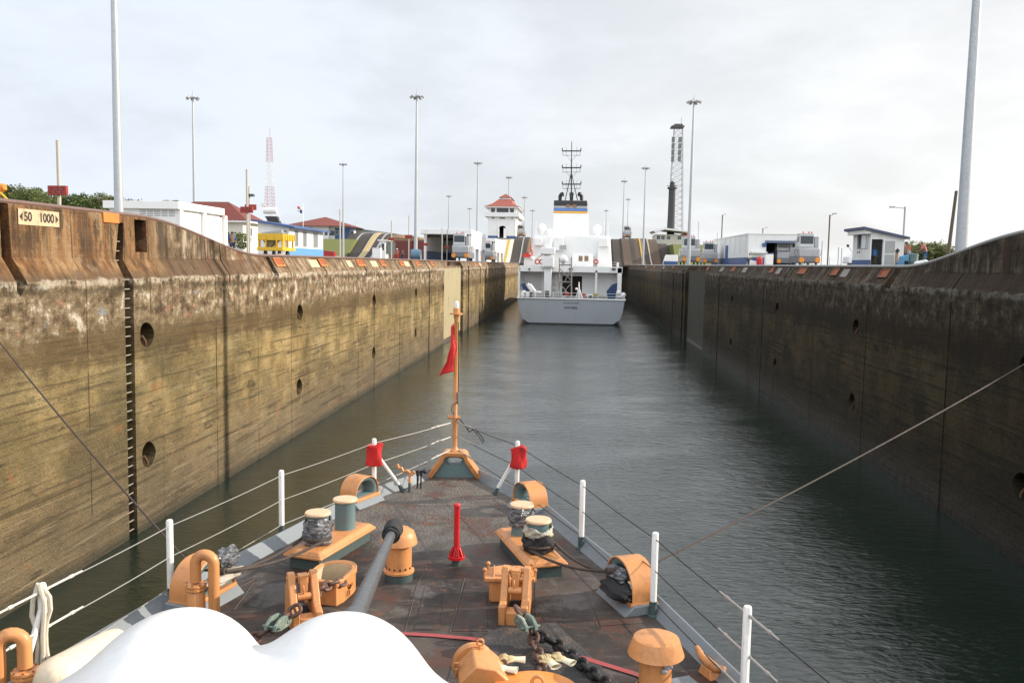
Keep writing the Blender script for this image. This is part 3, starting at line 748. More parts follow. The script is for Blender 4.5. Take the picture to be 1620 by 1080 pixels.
# chocks: D-shaped fairleads along the deck edge
def d_shape(L, H, n=12):
    pts = [(L / 2, 0)]; r = H * .80
    for i in range(n):
        a = i / (n - 1) * PI / 2; pts.append((L / 2 - min(r, L / 2 - .02) * (1 - math.cos(a)), H - r + r * math.sin(a)))
    for i in range(n):
        a = PI / 2 + i / (n - 1) * PI / 2; pts.append((-L / 2 + min(r, L / 2 - .02) * (1 + math.cos(a)), H - r + r * math.sin(a)))
    pts.append((-L / 2, 0)); return pts
def chock(p, sgn, L, H, T, label, yaw):
    M = SHIP @ Matrix.Translation((p.x, p.y, 0)) @ Matrix.Rotation(yaw, 4, 'Z')     # local x = inboard..outboard, y = along the edge
    out = d_shape(L, H); N = len(out); inn = [(a * .62, .10 + b_ * .66) for a, b_ in out]
    base = .13
    g = MB(); g.prism([(-.30, 0), (.22, 0), (.22, base), (-.16, base)], (0, -L / 2 - .06, 0), (sgn, 0, 0), (0, 0, 1), (0, L + .12, 0))
    c = g.build('chock', M_lgrey, cutter, xf=M, label=label, bevel=.015)
    g = MB(); vs = []; fs = []
    # throat flares out to both faces
    sec = [(.0, 1.0), (.0, .90), (.10, .72), (.5, .62), (.90, .72), (1.0, .90), (1.0, 1.0)]
    for (a, b_) in out:
        for t, k in sec:
            vs.append((sgn * (-T / 2 + T * t), a * k, base + (b_ - .32 * H) * k + .32 * H if b_ > .001 else base + (1 - k) * .26 * H))
    k = len(sec)
    for i in range(N):
        j = (i + 1) % N
        for q in range(k - 1): fs.append((i * k + q, i * k + q + 1, j * k + q + 1, j * k + q))
    g.add(vs, fs); g.build('throat', M_teal, c, xf=M, smooth=50)
    g = MB(); vs = []
    for a, b_ in out:
        s_ = 1.0
        vs += [(sgn * (-T / 2 - .03), a * 1.0, base + b_), (sgn * (-T / 2 - .03), a * 1.05, base + b_ * 1.05), (sgn * (T / 2 + .03), a * 1.05, base + b_ * 1.05), (sgn * (T / 2 + .03), a, base + b_), (sgn * (-T / 2 + .03), a * .985, base + b_ * .985)]
    fs = []
    for i in range(N - 1):
        for q in range(5): fs.append((i * 5 + q, i * 5 + (q + 1) % 5, (i + 1) * 5 + (q + 1) % 5, (i + 1) * 5 + q))
    g.add(vs, fs)
    g.box((-T / 2 - .05, -L / 2 * 1.06, base - .03), (T / 2 + .05, L / 2 * 1.06, base + .025))
    g.build('rim', M_buff, c, xf=M, bevel=.012)
    g = MB(); X = sgn * (-T / 2 - .02)
    return M
MLf = chock(S(569, 795), -1, .66, .36, .30, 'tan fairlead with an open oval throat, port side near the bow', R(-27))
MRf = chock(S(838, 806), 1, .66, .36, .30, 'tan fairlead with an open throat, starboard side near the bow', R(27))
MLa = chock(S(322, 952), -1, .80, .46, .30, 'tan fairlead with a wire running through, port side beside the gooseneck pipe', R(-19))
MRa = chock(S(996, 952), 1, .78, .46, .28, 'tan fairlead with a wire and black padding, starboard side beside a stanchion', R(19))

# bollard pairs
def bollards(p1, p2, sgn, kinds, label):
    mid = (p1 + p2) / 2; d = (p2 - p1); yaw = math.atan2(d.y, d.x) - PI / 2; gap = d.length
    M = SHIP @ Matrix.Translation((mid.x, mid.y, 0)) @ Matrix.Rotation(yaw, 4, 'Z')
    Lb = gap + .72; g = MB(); g.box((-.24, -Lb / 2, 0), (.24, Lb / 2, .17)); bb = g.build('bollard_pair', M_dteal, cutter, xf=M, label=label)
    g = MB(); g.box((-.31, -Lb / 2 - .07, .17), (.31, Lb / 2 + .07, .215)); g.box((-.30, -Lb / 2 - .06, .215), (.30, Lb / 2 + .06, .275), topx=.78, topy=.92)
    g.build('base_plate', M_buff, bb, xf=M, bevel=.015)
    for s_, mt in zip((-1, 1), kinds):
        g = MB(); yq = s_ * gap / 2
        g.lathe([(.165, .26), (.158, .30), (.155, .64), (.165, .70)], (0, yq, 0), 26); po = g.build('post', mt, bb, xf=M)
        g = MB(); g.lathe([(.17, .70), (.185, .705), (.19, .725), (.18, .745), (.05, .75)], (0, yq, 0), 28); g.build('cap', M_cap, bb, xf=M)
    return M, gap
ML, gapL = bollards(S(503, 860, .26), S(546, 836, .26), -1, (M_teal, M_teal), 'pair of bollards on a tan plate, port side, one post bare')
MR, gapR = bollards(S(851, 872, .26), S(825, 845, .26), 1, (M_teal, M_teal), 'pair of bollards on a tan plate, starboard side, both posts wrapped')
def wrap(M, yq, name, label, mat, z0, z1, r, rough=.03, seed=1, n=40):
    rnd = random.Random(seed); g = MB(); prof = []
    k = 14; vs = []
    ph = [rnd.random() * 6 for _ in range(6)]
    for j in range(k + 1):
        t = j / k
        for i in range(n):
            a = 2 * PI * i / n
            rr_ = r + rough * (.5 * math.sin(3 * a + ph[0] + 5 * t) + .4 * math.sin(7 * a + ph[1] - 9 * t) + .3 * math.sin(13 * a + ph[2] + 14 * t)) + (.02 * math.sin(PI * t))
            zz_ = z0 + (z1 - z0) * t + (.025 * math.sin(2 * a + ph[3]) + .015 * math.sin(5 * a + ph[4])) * (t ** 3)
            vs.append(Vector((rr_ * math.cos(a), yq + rr_ * math.sin(a), zz_)))
    fs = [(j * n + i, j * n + (i + 1) % n, (j + 1) * n + (i + 1) % n, (j + 1) * n + i) for j in range(k) for i in range(n)]
    g.add(vs, fs); o = g.build(name, mat, xf=M, label=label, cat='cover', smooth=60); md = o.modifiers.new('t', 'SOLIDIFY'); md.thickness = .006
    return o
wrap(ML, -gapL / 2, 'plastic_wrap', 'crinkled silver plastic wrapped round the near port bollard post', M_wrap, .28, .66, .185, .03, 3)
wrap(MR, gapR / 2, 'plastic_wrap', 'crinkled clear plastic wrapped round the far starboard bollard post', M_wrap, .42, .68, .18, .022, 5)
wrap(MR, -gapR / 2, 'canvas_bag', 'black canvas wrapped round the near starboard bollard post', M_canvas, .285, .52, .205, .03, 8)
m_pat = paint('patterned_rag', (.42, .40, .34), .8, (.35, .28, .05), .7, 9, bump=.6, bscale=50)
wrap(MR, -gapR / 2, 'rag', 'pale patterned rag tucked above the black canvas on the starboard bollard', m_pat, .50, .63, .19, .028, 12)

# mushroom vents
def vent(p, k, label, spots=True):
    M = SHIP @ Matrix.Translation((p.x, p.y, 0)) @ Matrix.Diagonal((k, k, k, 1))
    g = MB(); g.lathe([(.185, 0), (.19, .11), (.15, .11)], n=28); ve = g.build('mushroom_vent', M_dteal, cutter, xf=M, label=label)
    g = MB(); g.lathe([(.19, .11), (.205, .115), (.205, .14), (.17, .15), (.17, .52), (.12, .53)], n=32)
    g.build('trunk', M_buff, ve, xf=M)
    g = MB()
    for i in range(14):
        a = 2 * PI * i / 14; g.sph((.172 * math.cos(a), .172 * math.sin(a), .185), .014, 6, 4)
    g.build('vent_hole', M_dark, ve, xf=M)
    g = MB(); g.lathe([(.16, .515), (.235, .50), (.245, .505), (.222, .60), (.20, .66), (.14, .70), (.04, .715)] if spots else [(.17, .515), (.285, .50), (.295, .508), (.245, .655), (.237, .675), (.22, .682), (.05, .687)], n=36); g.build('hood', M_buff, ve, xf=M)
    return M
vent(S(631, 916), 1.04, 'tan mushroom vent under the gun barrel')
MV = vent(S(1035, 1106), .97, 'large tan mushroom vent at the lower right with rags under its hood', False)
g = MB()
for a, dz in ((-.75, 0), (-.35, .03)):
    c_ = Vector((.20 * math.sin(a + 1.2), -.20 * math.cos(a + 1.2), .45 + dz))
    g.sph(c_, (.028, .022, .05), 8, 6); g.sph(c_ + Vector((-.025, -.01, -.05)), (.032, .02, .03), 8, 6)
g.build('rag', paint('grey_rag', (.36, .38, .42), .9, bump=.6), xf=MV, label='grey rags stuffed under the hood of the large tan vent', cat='rag')

# red monitor stand
p = S(722, 893); M = SHIP @ Matrix.Translation((p.x, p.y, 0))
g = MB(); g.lathe([(.07, 0), (.07, .08), (.06, .09)], n=16); rp = g.build('red_post', M_dteal, cutter, xf=M, label='bright red post with a ribbed flange standing mid deck')
g = MB(); g.lathe([(.065, .09), (.125, .10), (.125, .135), (.075, .15), (.052, .22), (.043, .27), (.043, .86), (.053, .87), (.053, .90), (.043, .915), (.02, .92)], n=20)
for i in range(10):
    a = 2 * PI * i / 10; g.prism([(.05, .15), (.12, .135), (.06, .27)], (0, 0, 0), (math.cos(a), math.sin(a), 0), (0, 0, 1), (-.012 * math.sin(a), .012 * math.cos(a), 0))
g.build('standpipe', M_red, rp, xf=M)

# small fittings by the bullnose
p = S(648, 778); M = SHIP @ Matrix.Translation((p.x, p.y, 0))
g = MB(); g.cyl((0, 0, 0), (0, 0, .18), .028, n=10); cr = g.build('line_crutch', M_dteal, cutter, xf=M, label='small tan crutch on a post beside the port stanchion')
g = MB(); g.cyl((0, 0, .17), (0, 0, .36), .026, n=10); g.tube([(.09, 0, .40), (.05, 0, .34), (0, 0, .38), (-.06, 0, .42), (-.12, 0, .40), (-.16, 0, .47), (-.21, 0, .47), (-.24, 0, .54)], .03, 8); g.build('crutch_head', M_buff, cr, xf=M)
p = S(663, 772); M = SHIP @ Matrix.Translation((p.x, p.y, 0))
g = MB()
for dx in (-.035, .035): g.cyl((dx, 0, 0), (dx, 0, .34), .016, n=8); g.cyl((dx, 0, .25), (dx, 0, .36), .028, n=8)
g.cyl((-.06, 0, .30), (.10, 0, .34), .02, n=8); g.sph((.11, 0, .34), .05, 8, 6); g.build('eye_bolts', M_black, cutter, xf=M, label='pair of black pins near the bow edge')

# gooseneck vent pipe
p = S(325, 985); M = SHIP @ Matrix.Translation((p.x, p.y, 0))
def gooseneck(M, label, k=1.0):
    g = MB(); r = .066
    pts = [(.11, 0, 0), (.11, 0, .70)] + [(.0 + .11 * math.cos(a), 0, .74 + .11 * math.sin(a)) for a in [PI * i / 10 for i in range(11)]] + [(-.11, 0, .52)]
    g.tube(pts, r, 16); gn = g.build('gooseneck_pipe', M_buff, cutter, xf=M, label=label)
    g = MB(); g.lathe([(.115, .46), (.125, .465), (.125, .49), (.115, .495)], (-.11, 0, 0), 20); g.lathe([(.115, .42), (.125, .425), (.125, .45), (.115, .455)], (-.11, 0, 0), 20)
    g.lathe([(.09, .12), (.11, .13), (.105, .40), (.09, .42)], (-.11, 0, 0), 20); g.build('flange', M_buff, gn, xf=M)
    g = MB()
    for i in range(8):
        a = 2 * PI * i / 8; g.cyl((-.11 + .112 * math.cos(a), .112 * math.sin(a), .415), (-.11 + .112 * math.cos(a), .112 * math.sin(a), .505), .010, n=6)
    g.build('bolt', paint('rusty_bolt', (.16, .07, .03), .8, rust=.5), gn, xf=M)
gooseneck(M, 'tan gooseneck pipe in front of the port wire fairlead')
p = S(22, 1140, .0); gooseneck(SHIP @ Matrix.Translation((p.x, p.y, .0)) @ Matrix.Rotation(R(200), 4, 'Z'), 'tan gooseneck pipe at the lower left corner behind a braced stanchion')

# chain stoppers (port and starboard)
def stopper(p, yaw, label):
    M = SHIP @ Matrix.Translation((p.x, p.y, 0)) @ Matrix.Rotation(yaw, 4, 'Z')    # y forward
    prof = [(-.30, 0), (.26, 0), (.26, .20), (.24, .42), (.16, .50), (.13, .62), (.02, .63), (-.02, .52), (-.10, .40), (-.16, .28), (-.30, .24)]
    g = MB()
    for x0 in (-.18, .09): g.prism(prof, (x0, 0, 0), (0, 1, 0), (0, 0, 1), (.09, 0, 0))
    g.box((-.092, -.29, 0), (.092, -.10, .17))
    st = g.build('chain_stopper', M_buff, cutter, xf=M, label=label, bevel=.014)
    g = MB(); g.box((-.088, -.09, .002), (.088, .25, .12)); g.build('stopper_bed', M_dark, st, xf=M)
    g = MB(); g.box((-.06, -.02, .50), (.06, .10, .60)); g.prism([(-.02, .34), (.04, .32), (.06, .56), (.0, .58)], (-.045, -.04, 0), (0, 1, 0), (0, 0, 1), (.09, 0, 0)); g.cyl((-.085, -.06, .36), (.085, -.06, .36), .045, n=14); g.cyl((-.19, .07, .555), (.19, .07, .555), .022, n=10)
    g.tube([(-.012, -.075, .50), (-.012, -.10, .46), (-.012, -.085, .40)], .012, 6); g.build('pawl', M_buff, st, xf=M, bevel=.01)
    return M
MSl = stopper(S(480, 985), R(24), 'tan chain stopper holding the port anchor chain')
MSr = stopper(S(815, 975), R(-6), 'tan chain stopper holding the starboard anchor chain')

# chain pipes
def pipe_open(p, yaw, label):
    M = SHIP @ Matrix.Translation((p.x, p.y, 0)) @ Matrix.Rotation(yaw, 4, 'Z')
    def outline(k):
        pts = [(-.22 * k, -.36 * k), (.22 * k, -.36 * k), (.26 * k, -.2 * k)]
        for i in range(11):
            a = PI * i / 10; pts.append((.26 * k * math.cos(a), .12 * k + .30 * k * math.sin(a)))
        pts.append((-.26 * k, -.2 * k)); return pts
    g = MB(); g.ring(outline(1), outline(.84), (0, 0, 0), (1, 0, 0), (0, 1, 0), (0, 0, .32)); g.ring(outline(1.06), outline(.98), (0, 0, .25), (1, 0, 0), (0, 1, 0), (0, 0, .075))
    o = g.build('chain_pipe', M_buff, cutter, xf=M, label=label, bevel=.012)
    g = MB(); g.ring(outline(.835), outline(.80), (0, 0, .05), (1, 0, 0), (0, 1, 0), (0, 0, .25)); g.build('pipe_lining', M_cream, o, xf=M)
    g = MB(); g.prism(outline(.83), (0, 0, .04), (1, 0, 0), (0, 1, 0), (0, 0, .02)); g.build('pipe_mouth', M_dark, o, xf=M)
    g = MB(); g.tube([(.272, -.05, .13), (.30, -.08, .20), (.30, -.02, .20), (.272, -.05, .13)], .012, 6); g.tube([(.28, -.07, .12), (.29, -.1, .06)], .012, 6); g.build('lashing_eye', paint('rusty_eye', (.26, .09, .03), .8, rust=.6), o, xf=M)
    return M
MPl = pipe_open(S(525, 940), R(-12), 'tan open chain pipe with a cream lining, forward of the port stopper')
p = S(806, 945); M = SHIP @ Matrix.Translation((p.x, p.y, 0))
def octo(k, kb=None):
    return [(-.30 * k, -.22 * k), (.30 * k, -.22 * k), (.31 * k, .0), (.25 * k, .17 * k), (.12 * k, .25 * k), (-.12 * k, .25 * k), (-.25 * k, .17 * k), (-.31 * k, .0)]
g = MB(); g.prism(octo(.88), (0, 0, 0), (1, 0, 0), (0, 1, 0), (0, 0, .30)); hp = g.build('chain_pipe', M_buff, cutter, xf=M, label='tan chain pipe closed by an eight sided lid, forward of the starboard stopper', bevel=.03)
g = MB(); g.prism(octo(1.08), (0, 0, .30), (1, 0, 0), (0, 1, 0), (0, 0, .045)); g.prism(octo(.72), (0, .02, .345), (1, 0, 0), (0, 1, 0), (0, 0, .012))
for s_ in (-1, 1): g.prism([(-.2, .34), (.2, .34), (.12, .40), (-.12, .40)], (s_ * .21 - .008, 0, 0), (0, 1, 0), (0, 0, 1), (.016, 0, 0))
g.build('lid', M_buff, hp, xf=M, bevel=.01)
for a, b_ in ((-.33, -.12), (.33, -.12), (-.29, .12), (.29, .12)):
    g = MB(); g.cyl((a, b_, .28), (a, b_, .41), .016, n=8); g.sph((a, b_, .42), .03, 8, 6); g.build('toggle_bolt', M_buff, hp, xf=M)
g = MB(); g.prism([(.09 * math.cos(2 * PI * i / 16), .07 * math.sin(2 * PI * i / 16)) for i in range(16)], (0.01, -.09, .358), (1, 0, 0), (0, 1, 0), (0, 0, .003)); g.build('chain_opening', M_dark, hp, xf=M)

# anchor chains
def chain(path, link, wire, name, mat, label, M=SHIP, xf=None):
    g = MB(); P = [Vector(p) for p in path]; L = [0]
    for a, c_ in zip(P, P[1:]): L.append(L[-1] + (c_ - a).length)
    def at(s_):
        for i in range(len(P) - 1):
            if s_ <= L[i + 1]: return lerp(P[i], P[i + 1], (s_ - L[i]) / max(1e-6, L[i + 1] - L[i]))
        return P[-1]
    pitch = link - 2 * wire * 1.05; k = 0; s_ = link / 2
    rnd = random.Random(int(link * 1000) + len(path))
    while s_ < L[-1]:
        c_ = at(s_); d = (at(min(L[-1], s_ + .03)) - at(max(0, s_ - .03))).normalized()
        up = Vector((0, 0, 1)); u = up.cross(d).normalized(); w = d.cross(u)
        tilt = (R(40) if k % 2 else R(-45)) + (rnd.random() - .5) * .5
        side = u * math.cos(tilt) + w * math.sin(tilt)
        hl = link / 2 - wire; hwid = link * .33 - wire * .2; pts = []
        for i in range(16):
            a = 2 * PI * i / 16; cs, sn = math.cos(a), math.sin(a)
            pts.append(c_ + d * (math.copysign(abs(cs) ** .8, cs) * hl) + side * (math.copysign(abs(sn) ** .75, sn) * hwid))
        g.tube(pts, wire, 8, closed=True)
        g.cyl(c_ - side * hwid, c_ + side * hwid, wire * .7, n=6)
        s_ += pitch; k += 1
    return g.build(name, mat, xf=M, label=label, cat='chain')
a = S(470, 965, .36); bq = S(440, 985, .25)
chain([S(478, 958, .40), S(462, 968, .33), S(440, 985, .22), S(418, 1000, .12), S(398, 1012, .08), S(370, 1040, .08), S(330, 1075, .08)], .19, .024, 'anchor_chain', M_chain, 'rusty brown anchor chain running from the port stopper under the gun dome')
chain([S(548, 918, .28), S(520, 925, .30), S(505, 932, .30), S(495, 945, .3)], .17, .025, 'anchor_chain', M_chain, 'short rusty run of chain lying in the open port chain pipe')
chain([S(817, 958, .36), S(822, 968, .33), S(838, 985, .25), S(843, 1005, .16), S(846, 1022, .10), S(855, 1045, .07), S(862, 1075, .06)], .19, .024, 'anchor_chain', M_chain, 'rusty brown anchor chain running aft from the starboard stopper')
chain([S(835, 990, .22), S(850, 1003, .16), S(880, 1018, .09), S(905, 1036, .07), S(930, 1058, .06), S(960, 1082, .06), S(1000, 1110, .06)], .17, .026, 'securing_chain', M_chainb, 'black chain lying across the dark mat beside the starboard anchor chain')
for pq, c2, lb, rz in ((S(440, 985, .25), S(452, 978, .25), 'mottled green and cream shackle on the port anchor chain', .6), (S(832, 985, .30), S(845, 990, .25), 'mottled green shackle on the starboard anchor chain', -.5)):
    g = MB(); c_ = pq
    d = (S(398, 1012, .2) - S(470, 965, .2)).normalized() if rz > 0 else (S(850, 1000, .2) - S(815, 968, .2)).normalized(); sd = Vector((-d.y, d.x, 0))
    prof = [(-.17, -.03), (-.10, .075), (.04, .085), (.15, .03), (.17, -.03), (.05, -.06), (-.10, -.06)]
    for k in (-1, 1): g.prism(prof, c_ + sd * (k * .06 - .02), d, (0, 0, 1), sd * .04)
    g.cyl(c_ + d * .12 - sd * .12, c_ + d * .12 + sd * .12, .016, n=8); g.cyl(c_ - d * .08 - sd * .09, c_ - d * .08 + sd * .09, .024, n=8)
    g.build('shackle', paint('mottled_green_paint', (.14, .19, .16), .6, (.45, .42, .33), .7, 7, rust=.2), xf=SHIP, label=lb, cat='shackle', bevel=.012)

# windlass hatch cover and its box
p = S(847, 1100, .25); M = SHIP @ Matrix.Translation((p.x, p.y, 0))
g = MB(); g.lathe([(.38, 0), (.38, .24), (.30, .25)], n=40); wc = g.build('windlass_cover', M_dteal, cutter, xf=M, label='round orange windlass cover with gloves lying on it')
M_cover = paint('orange_cover_paint', (.74, .27, .055), .45, (.36, .09, .03), .45, 2.2, rust=.12)
g = MB(); g.lathe([(.40, .25), (.43, .255), (.44, .275), (.43, .295), (.41, .30), (.05, .305)], n=56); g.build('cover_lid', M_cover, wc, xf=M)
g = MB(); q = SHIP.inverted() @ (SHIP @ S(849, 1067, .31)); ex, ey = q.x - p.x, q.y - p.y
ey = .06; ex = .02
g.tube([(ex - .055, ey, .305), (ex - .055, ey, .37), (ex - .035, ey, .405), (ex, ey, .418), (ex + .035, ey, .405), (ex + .055, ey, .37), (ex + .055, ey, .305)], .018, 8); g.build('lifting_eye', M_buff, wc, xf=M)
p2 = S(765, 1085, .15); Mb = SHIP @ Matrix.Translation((p2.x, p2.y, 0)) @ Matrix.Rotation(R(8), 4, 'Z')
g = MB(); g.prism([(-.26, 0), (.25, 0), (.25, .28), (.10, .42), (-.10, .46), (-.26, .30)], (0, -.20, 0), (1, 0, 0), (0, 0, 1), (0, .44, 0)); bx = g.build('chain_guard', M_buff, cutter, xf=Mb, label='tan boxed chain guard beside the round windlass cover', bevel=.02)
g = MB(); g.lathe([(.20, -.02), (.22, 0), (.22, .05), (.19, .07)], M=Matrix.Translation((-.08, .26, .26)) @ Matrix.Rotation(R(-90), 4, 'X'), n=24); g.build('end_flange', M_buff, bx, xf=Mb)
for a, b_, c_ in ((-.02, .2, .47), (-.28, .05, .30), (-.25, -.12, .15)):
    g = MB(); g.cyl((a, b_, c_ - .06), (a, b_, c_ + .02), .016, n=8); g.tube([(a + .035 * math.cos(t), b_, c_ + .05 + .035 * math.sin(t)) for t in [2 * PI * i / 10 for i in range(10)]], .011, 6, closed=True); g.build('eye_bolt', M_buff, bx, xf=Mb)

# work gloves: palm, thumb and four fingers, lying on the cover
def glove(p, yaw, label, mats=(M_glove, M_glovec), k=1.0):
    M = SHIP @ Matrix.Translation(p) @ Matrix.Rotation(yaw, 4, 'Z') @ Matrix.Diagonal((k, k, k, 1))
    ob = empty('work_glove', (0, 0, 0), label, 'glove', mat=M); rnd = random.Random(int(yaw * 100))
    g = MB()
    g.sph((0, 0, .026), (.055, .06, .026), 14, 8)
    for i, (x_, l_) in enumerate(((-.040, .070), (-.014, .085), (.013, .080), (.038, .062))):
        bz = .012 + .014 * rnd.random(); sp = x_ * .4
        g.tube([(x_, .03, .026), (x_ + sp * .4, .065, .034 + bz), (x_ + sp * .8, .065 + l_ * .5, .03 + bz * .6), (x_ + sp, .065 + l_ * .85, .016)], .0135, 8, taper=[1.05, 1, .95, .75])
    g.tube([(-.045, -.03, .026), (-.075, .0, .032), (-.09, .03, .022)], .0145, 8, taper=[1.1, 1, .8])
    g.build('hand', mats[0], ob, xf=M, smooth=60)
    g = MB(); g.lathe([(.047, 0), (.052, .05), (.064, .115), (.060, .115), (.046, .05)], M=Matrix.Translation((0, -.035, .024)) @ Matrix.Rotation(R(90), 4, 'X'), n=20, sy=.42); g.build('cuff', mats[1], ob, xf=M, smooth=60)
glove(S(795, 1060, .305), R(75), 'pale yellow work glove flat on the port edge of the round cover', (M_glovec, M_glovec))
glove(S(808, 1045, .305), R(85), 'brown leather work glove at the back edge of the cover, cuff towards the middle')
glove(S(868, 1048, .305), R(28), 'tan work glove on the starboard half of the cover, beside the lifting eye')
glove(S(888, 1045, .305), R(50), 'tan work glove with an open cuff, outermost on the starboard edge of the cover')

# cleat at the lower right edge
p = S(1122, 1068); M = SHIP @ Matrix.Translation((p.x, p.y, 0)) @ Matrix.Rotation(R(22), 4, 'Z')
g = MB(); g.box((-.07, -.12, 0), (.07, .12, .10), topx=.7, topy=.7); g.tube([(0, -.27, .20), (0, -.15, .14), (0, 0, .13), (0, .15, .15), (0, .26, .22)], .05, 10, taper=[.5, .9, 1.1, .9, .5])
g.build('cleat', M_buff, cutter, xf=M, label='tan horn cleat on the starboard deck edge', bevel=.01)
p = S(1085, 1085); M = SHIP @ Matrix.Translation((p.x, p.y, 0)) @ Matrix.Rotation(R(22), 4, 'Z')
g = MB(); g.box((-.14, -.16, 0), (.14, .16, .03)); g.build('deck_hatch', M_lgrey, cutter, xf=M, bevel=.01)

# ------------------------------------------------------------------ things lying on, tied to or mounted on the ship
# red bags on the bow stanchions
def bag(p, yaw, label, seed):
    rnd = random.Random(seed); M = SHIP @ Matrix.Translation((p.x, p.y, 0)) @ Matrix.Rotation(yaw, 4, 'Z'); g = MB(); vs = []; n_ = 22; k = 12
    prof = [(.10, .58), (.155, .585), (.165, .63), (.16, .70), (.15, .78), (.145, .86), (.15, .93), (.16, .985), (.13, 1.0), (.08, .985), (.05, .97)]
    for j, (r_, z_) in enumerate(prof):
        for i in range(n_):
            a = 2 * PI * i / n_; rr_ = r_ * (1 + .13 * math.sin(3 * a + seed + j * .7) + .10 * math.sin(6 * a - j * 1.3 + seed) + .07 * math.sin(9 * a + j * 2.1))
            vs.append(Vector((rr_ * .95 * math.cos(a) + .02, rr_ * .62 * math.sin(a) - .075, z_ + .018 * math.sin(2 * a + seed) * (j > 3) + .02 * math.cos(a) * (j > 5))))
    fs = [(j * n_ + i, j * n_ + (i + 1) % n_, (j + 1) * n_ + (i + 1) % n_, (j + 1) * n_ + i) for j in range(len(prof) - 1) for i in range(n_)] + [tuple(range(n_ - 1, -1, -1)), tuple(range((len(prof) - 1) * n_, len(prof) * n_))]
    g.add(vs, fs); o = g.build('canvas_bag', M_cloth_red, xf=M, label=label, cat='bag', smooth=60)
    s_ = o.modifiers.new('s', 'SUBSURF'); s_.levels = s_.render_levels = 1
    return o
bag(Ls[0], R(0), 'red canvas bag hanging on the port bow stanchion', 2); bag(Rs[0], R(0), 'red canvas bag hanging on the starboard bow stanchion', 5)

# rope hung over the aft port stanchion
p = Ls[3]; g = MB()
for dx, dy, zb, sd in ((-.07, -.06, .15, 0), (.06, -.07, .05, 1), (.10, -.03, .30, 2)):
    g.tube([Vector((p.x + dx * .25 * (1 if k > 1 else .2), p.y - .03 + dy * .4, 1.10)) if k == 0 else Vector((p.x + dx * (1 if k < 3 else .45) + .01 * math.sin(k * 2 + sd), p.y + dy, 1.08 - k * (1.08 - zb) / 6)) for k in range(7)], .024, 8)
g.build('hanging_rope', M_rope, xf=SHIP, label='white rope looped over the port stanchion with the long brace', cat='rope')

# black padding on the aft fairleads
def rag_mesh(M, c_, r, name, mat, label, seed, flat=.6):
    rnd = random.Random(seed); g = MB(); g.sph((0, 0, 0), 1.0, 20, 12)
    for i, v_ in enumerate(g.v):
        k = 1 + .18 * math.sin(4 * v_.x + seed) * math.cos(5 * v_.y + seed * 2) + .12 * math.sin(9 * v_.z + 6 * v_.x + seed)
        g.v[i] = Vector((v_.x * r[0] * k + c_[0], v_.y * r[1] * k + c_[1], v_.z * r[2] * k + c_[2]))
    return g.build(name, mat, xf=M, label=label, cat='padding', smooth=60)
rag_mesh(MRa, (-.24, -.08, .24), (.17, .34, .13), 'canvas_padding', M_canvas, 'black canvas bunched under the wire in the starboard fairlead', 3)
rag_mesh(MRa, (-.16, .02, .40), (.14, .26, .10), 'plastic_padding', M_wrap, 'clear plastic crumpled over the black canvas at the starboard fairlead', 7)
rag_mesh(MLa, (.22, .22, .56), (.12, .18, .13), 'foil_padding', M_wrap, 'silver foil crumpled over the wire at the port fairlead', 4)
rag_mesh(MLa, (.24, .12, .34), (.13, .32, .07), 'cloth_padding', paint('pale_cloth', (.44, .40, .34), .8, (.06, .05, .05), .6, 7, bump=.6), 'pale cloth spread under the wire at the port fairlead', 9)

# towing wires through the aft fairleads
def wire(name, label, far, M, sgn, bo, gap):
    g = MB(); c_ = M @ Vector((0, 0, .42)); i_ = M @ Vector((-sgn * .35, 0, .46))
    pts = [far] + sag(far, c_ + Vector((sgn * .1, 0, 0)), 24, .10)[1:] ; g.tube(pts + [i_], .014, 8)
    for k, (dx, dz, ye) in enumerate(((.22, .40, -gap / 2), (-.22, .36, -gap / 2))):
        e = bo @ Vector((dx, ye, dz)); g.tube([i_] + sag(i_, e, 14, .10)[1:], .020, 8)
    g.cyl(i_, i_ + (c_ - i_) * .6, .045, n=10)
    a = [bo @ Vector((.22 * math.cos(t), -gap / 2 + .22 * math.sin(t), .38)) for t in [PI * .0 - PI * i / 10 for i in range(11)]]
    g.tube(a, .02, 8)
    return g.build(name, M_hawser, label=label, cat='wire')
wire('towing_wire', 'dark brown towing wire from the port fairlead up to the left edge of the view', aty(-40, 490, 15.0), MLa, -1, ML, gapL)
wire('towing_wire', 'pale brown towing wire slanting up from the starboard fairlead across the dark wall', aty(1680, 540, 20.0), MRa, 1, MR, gapR)

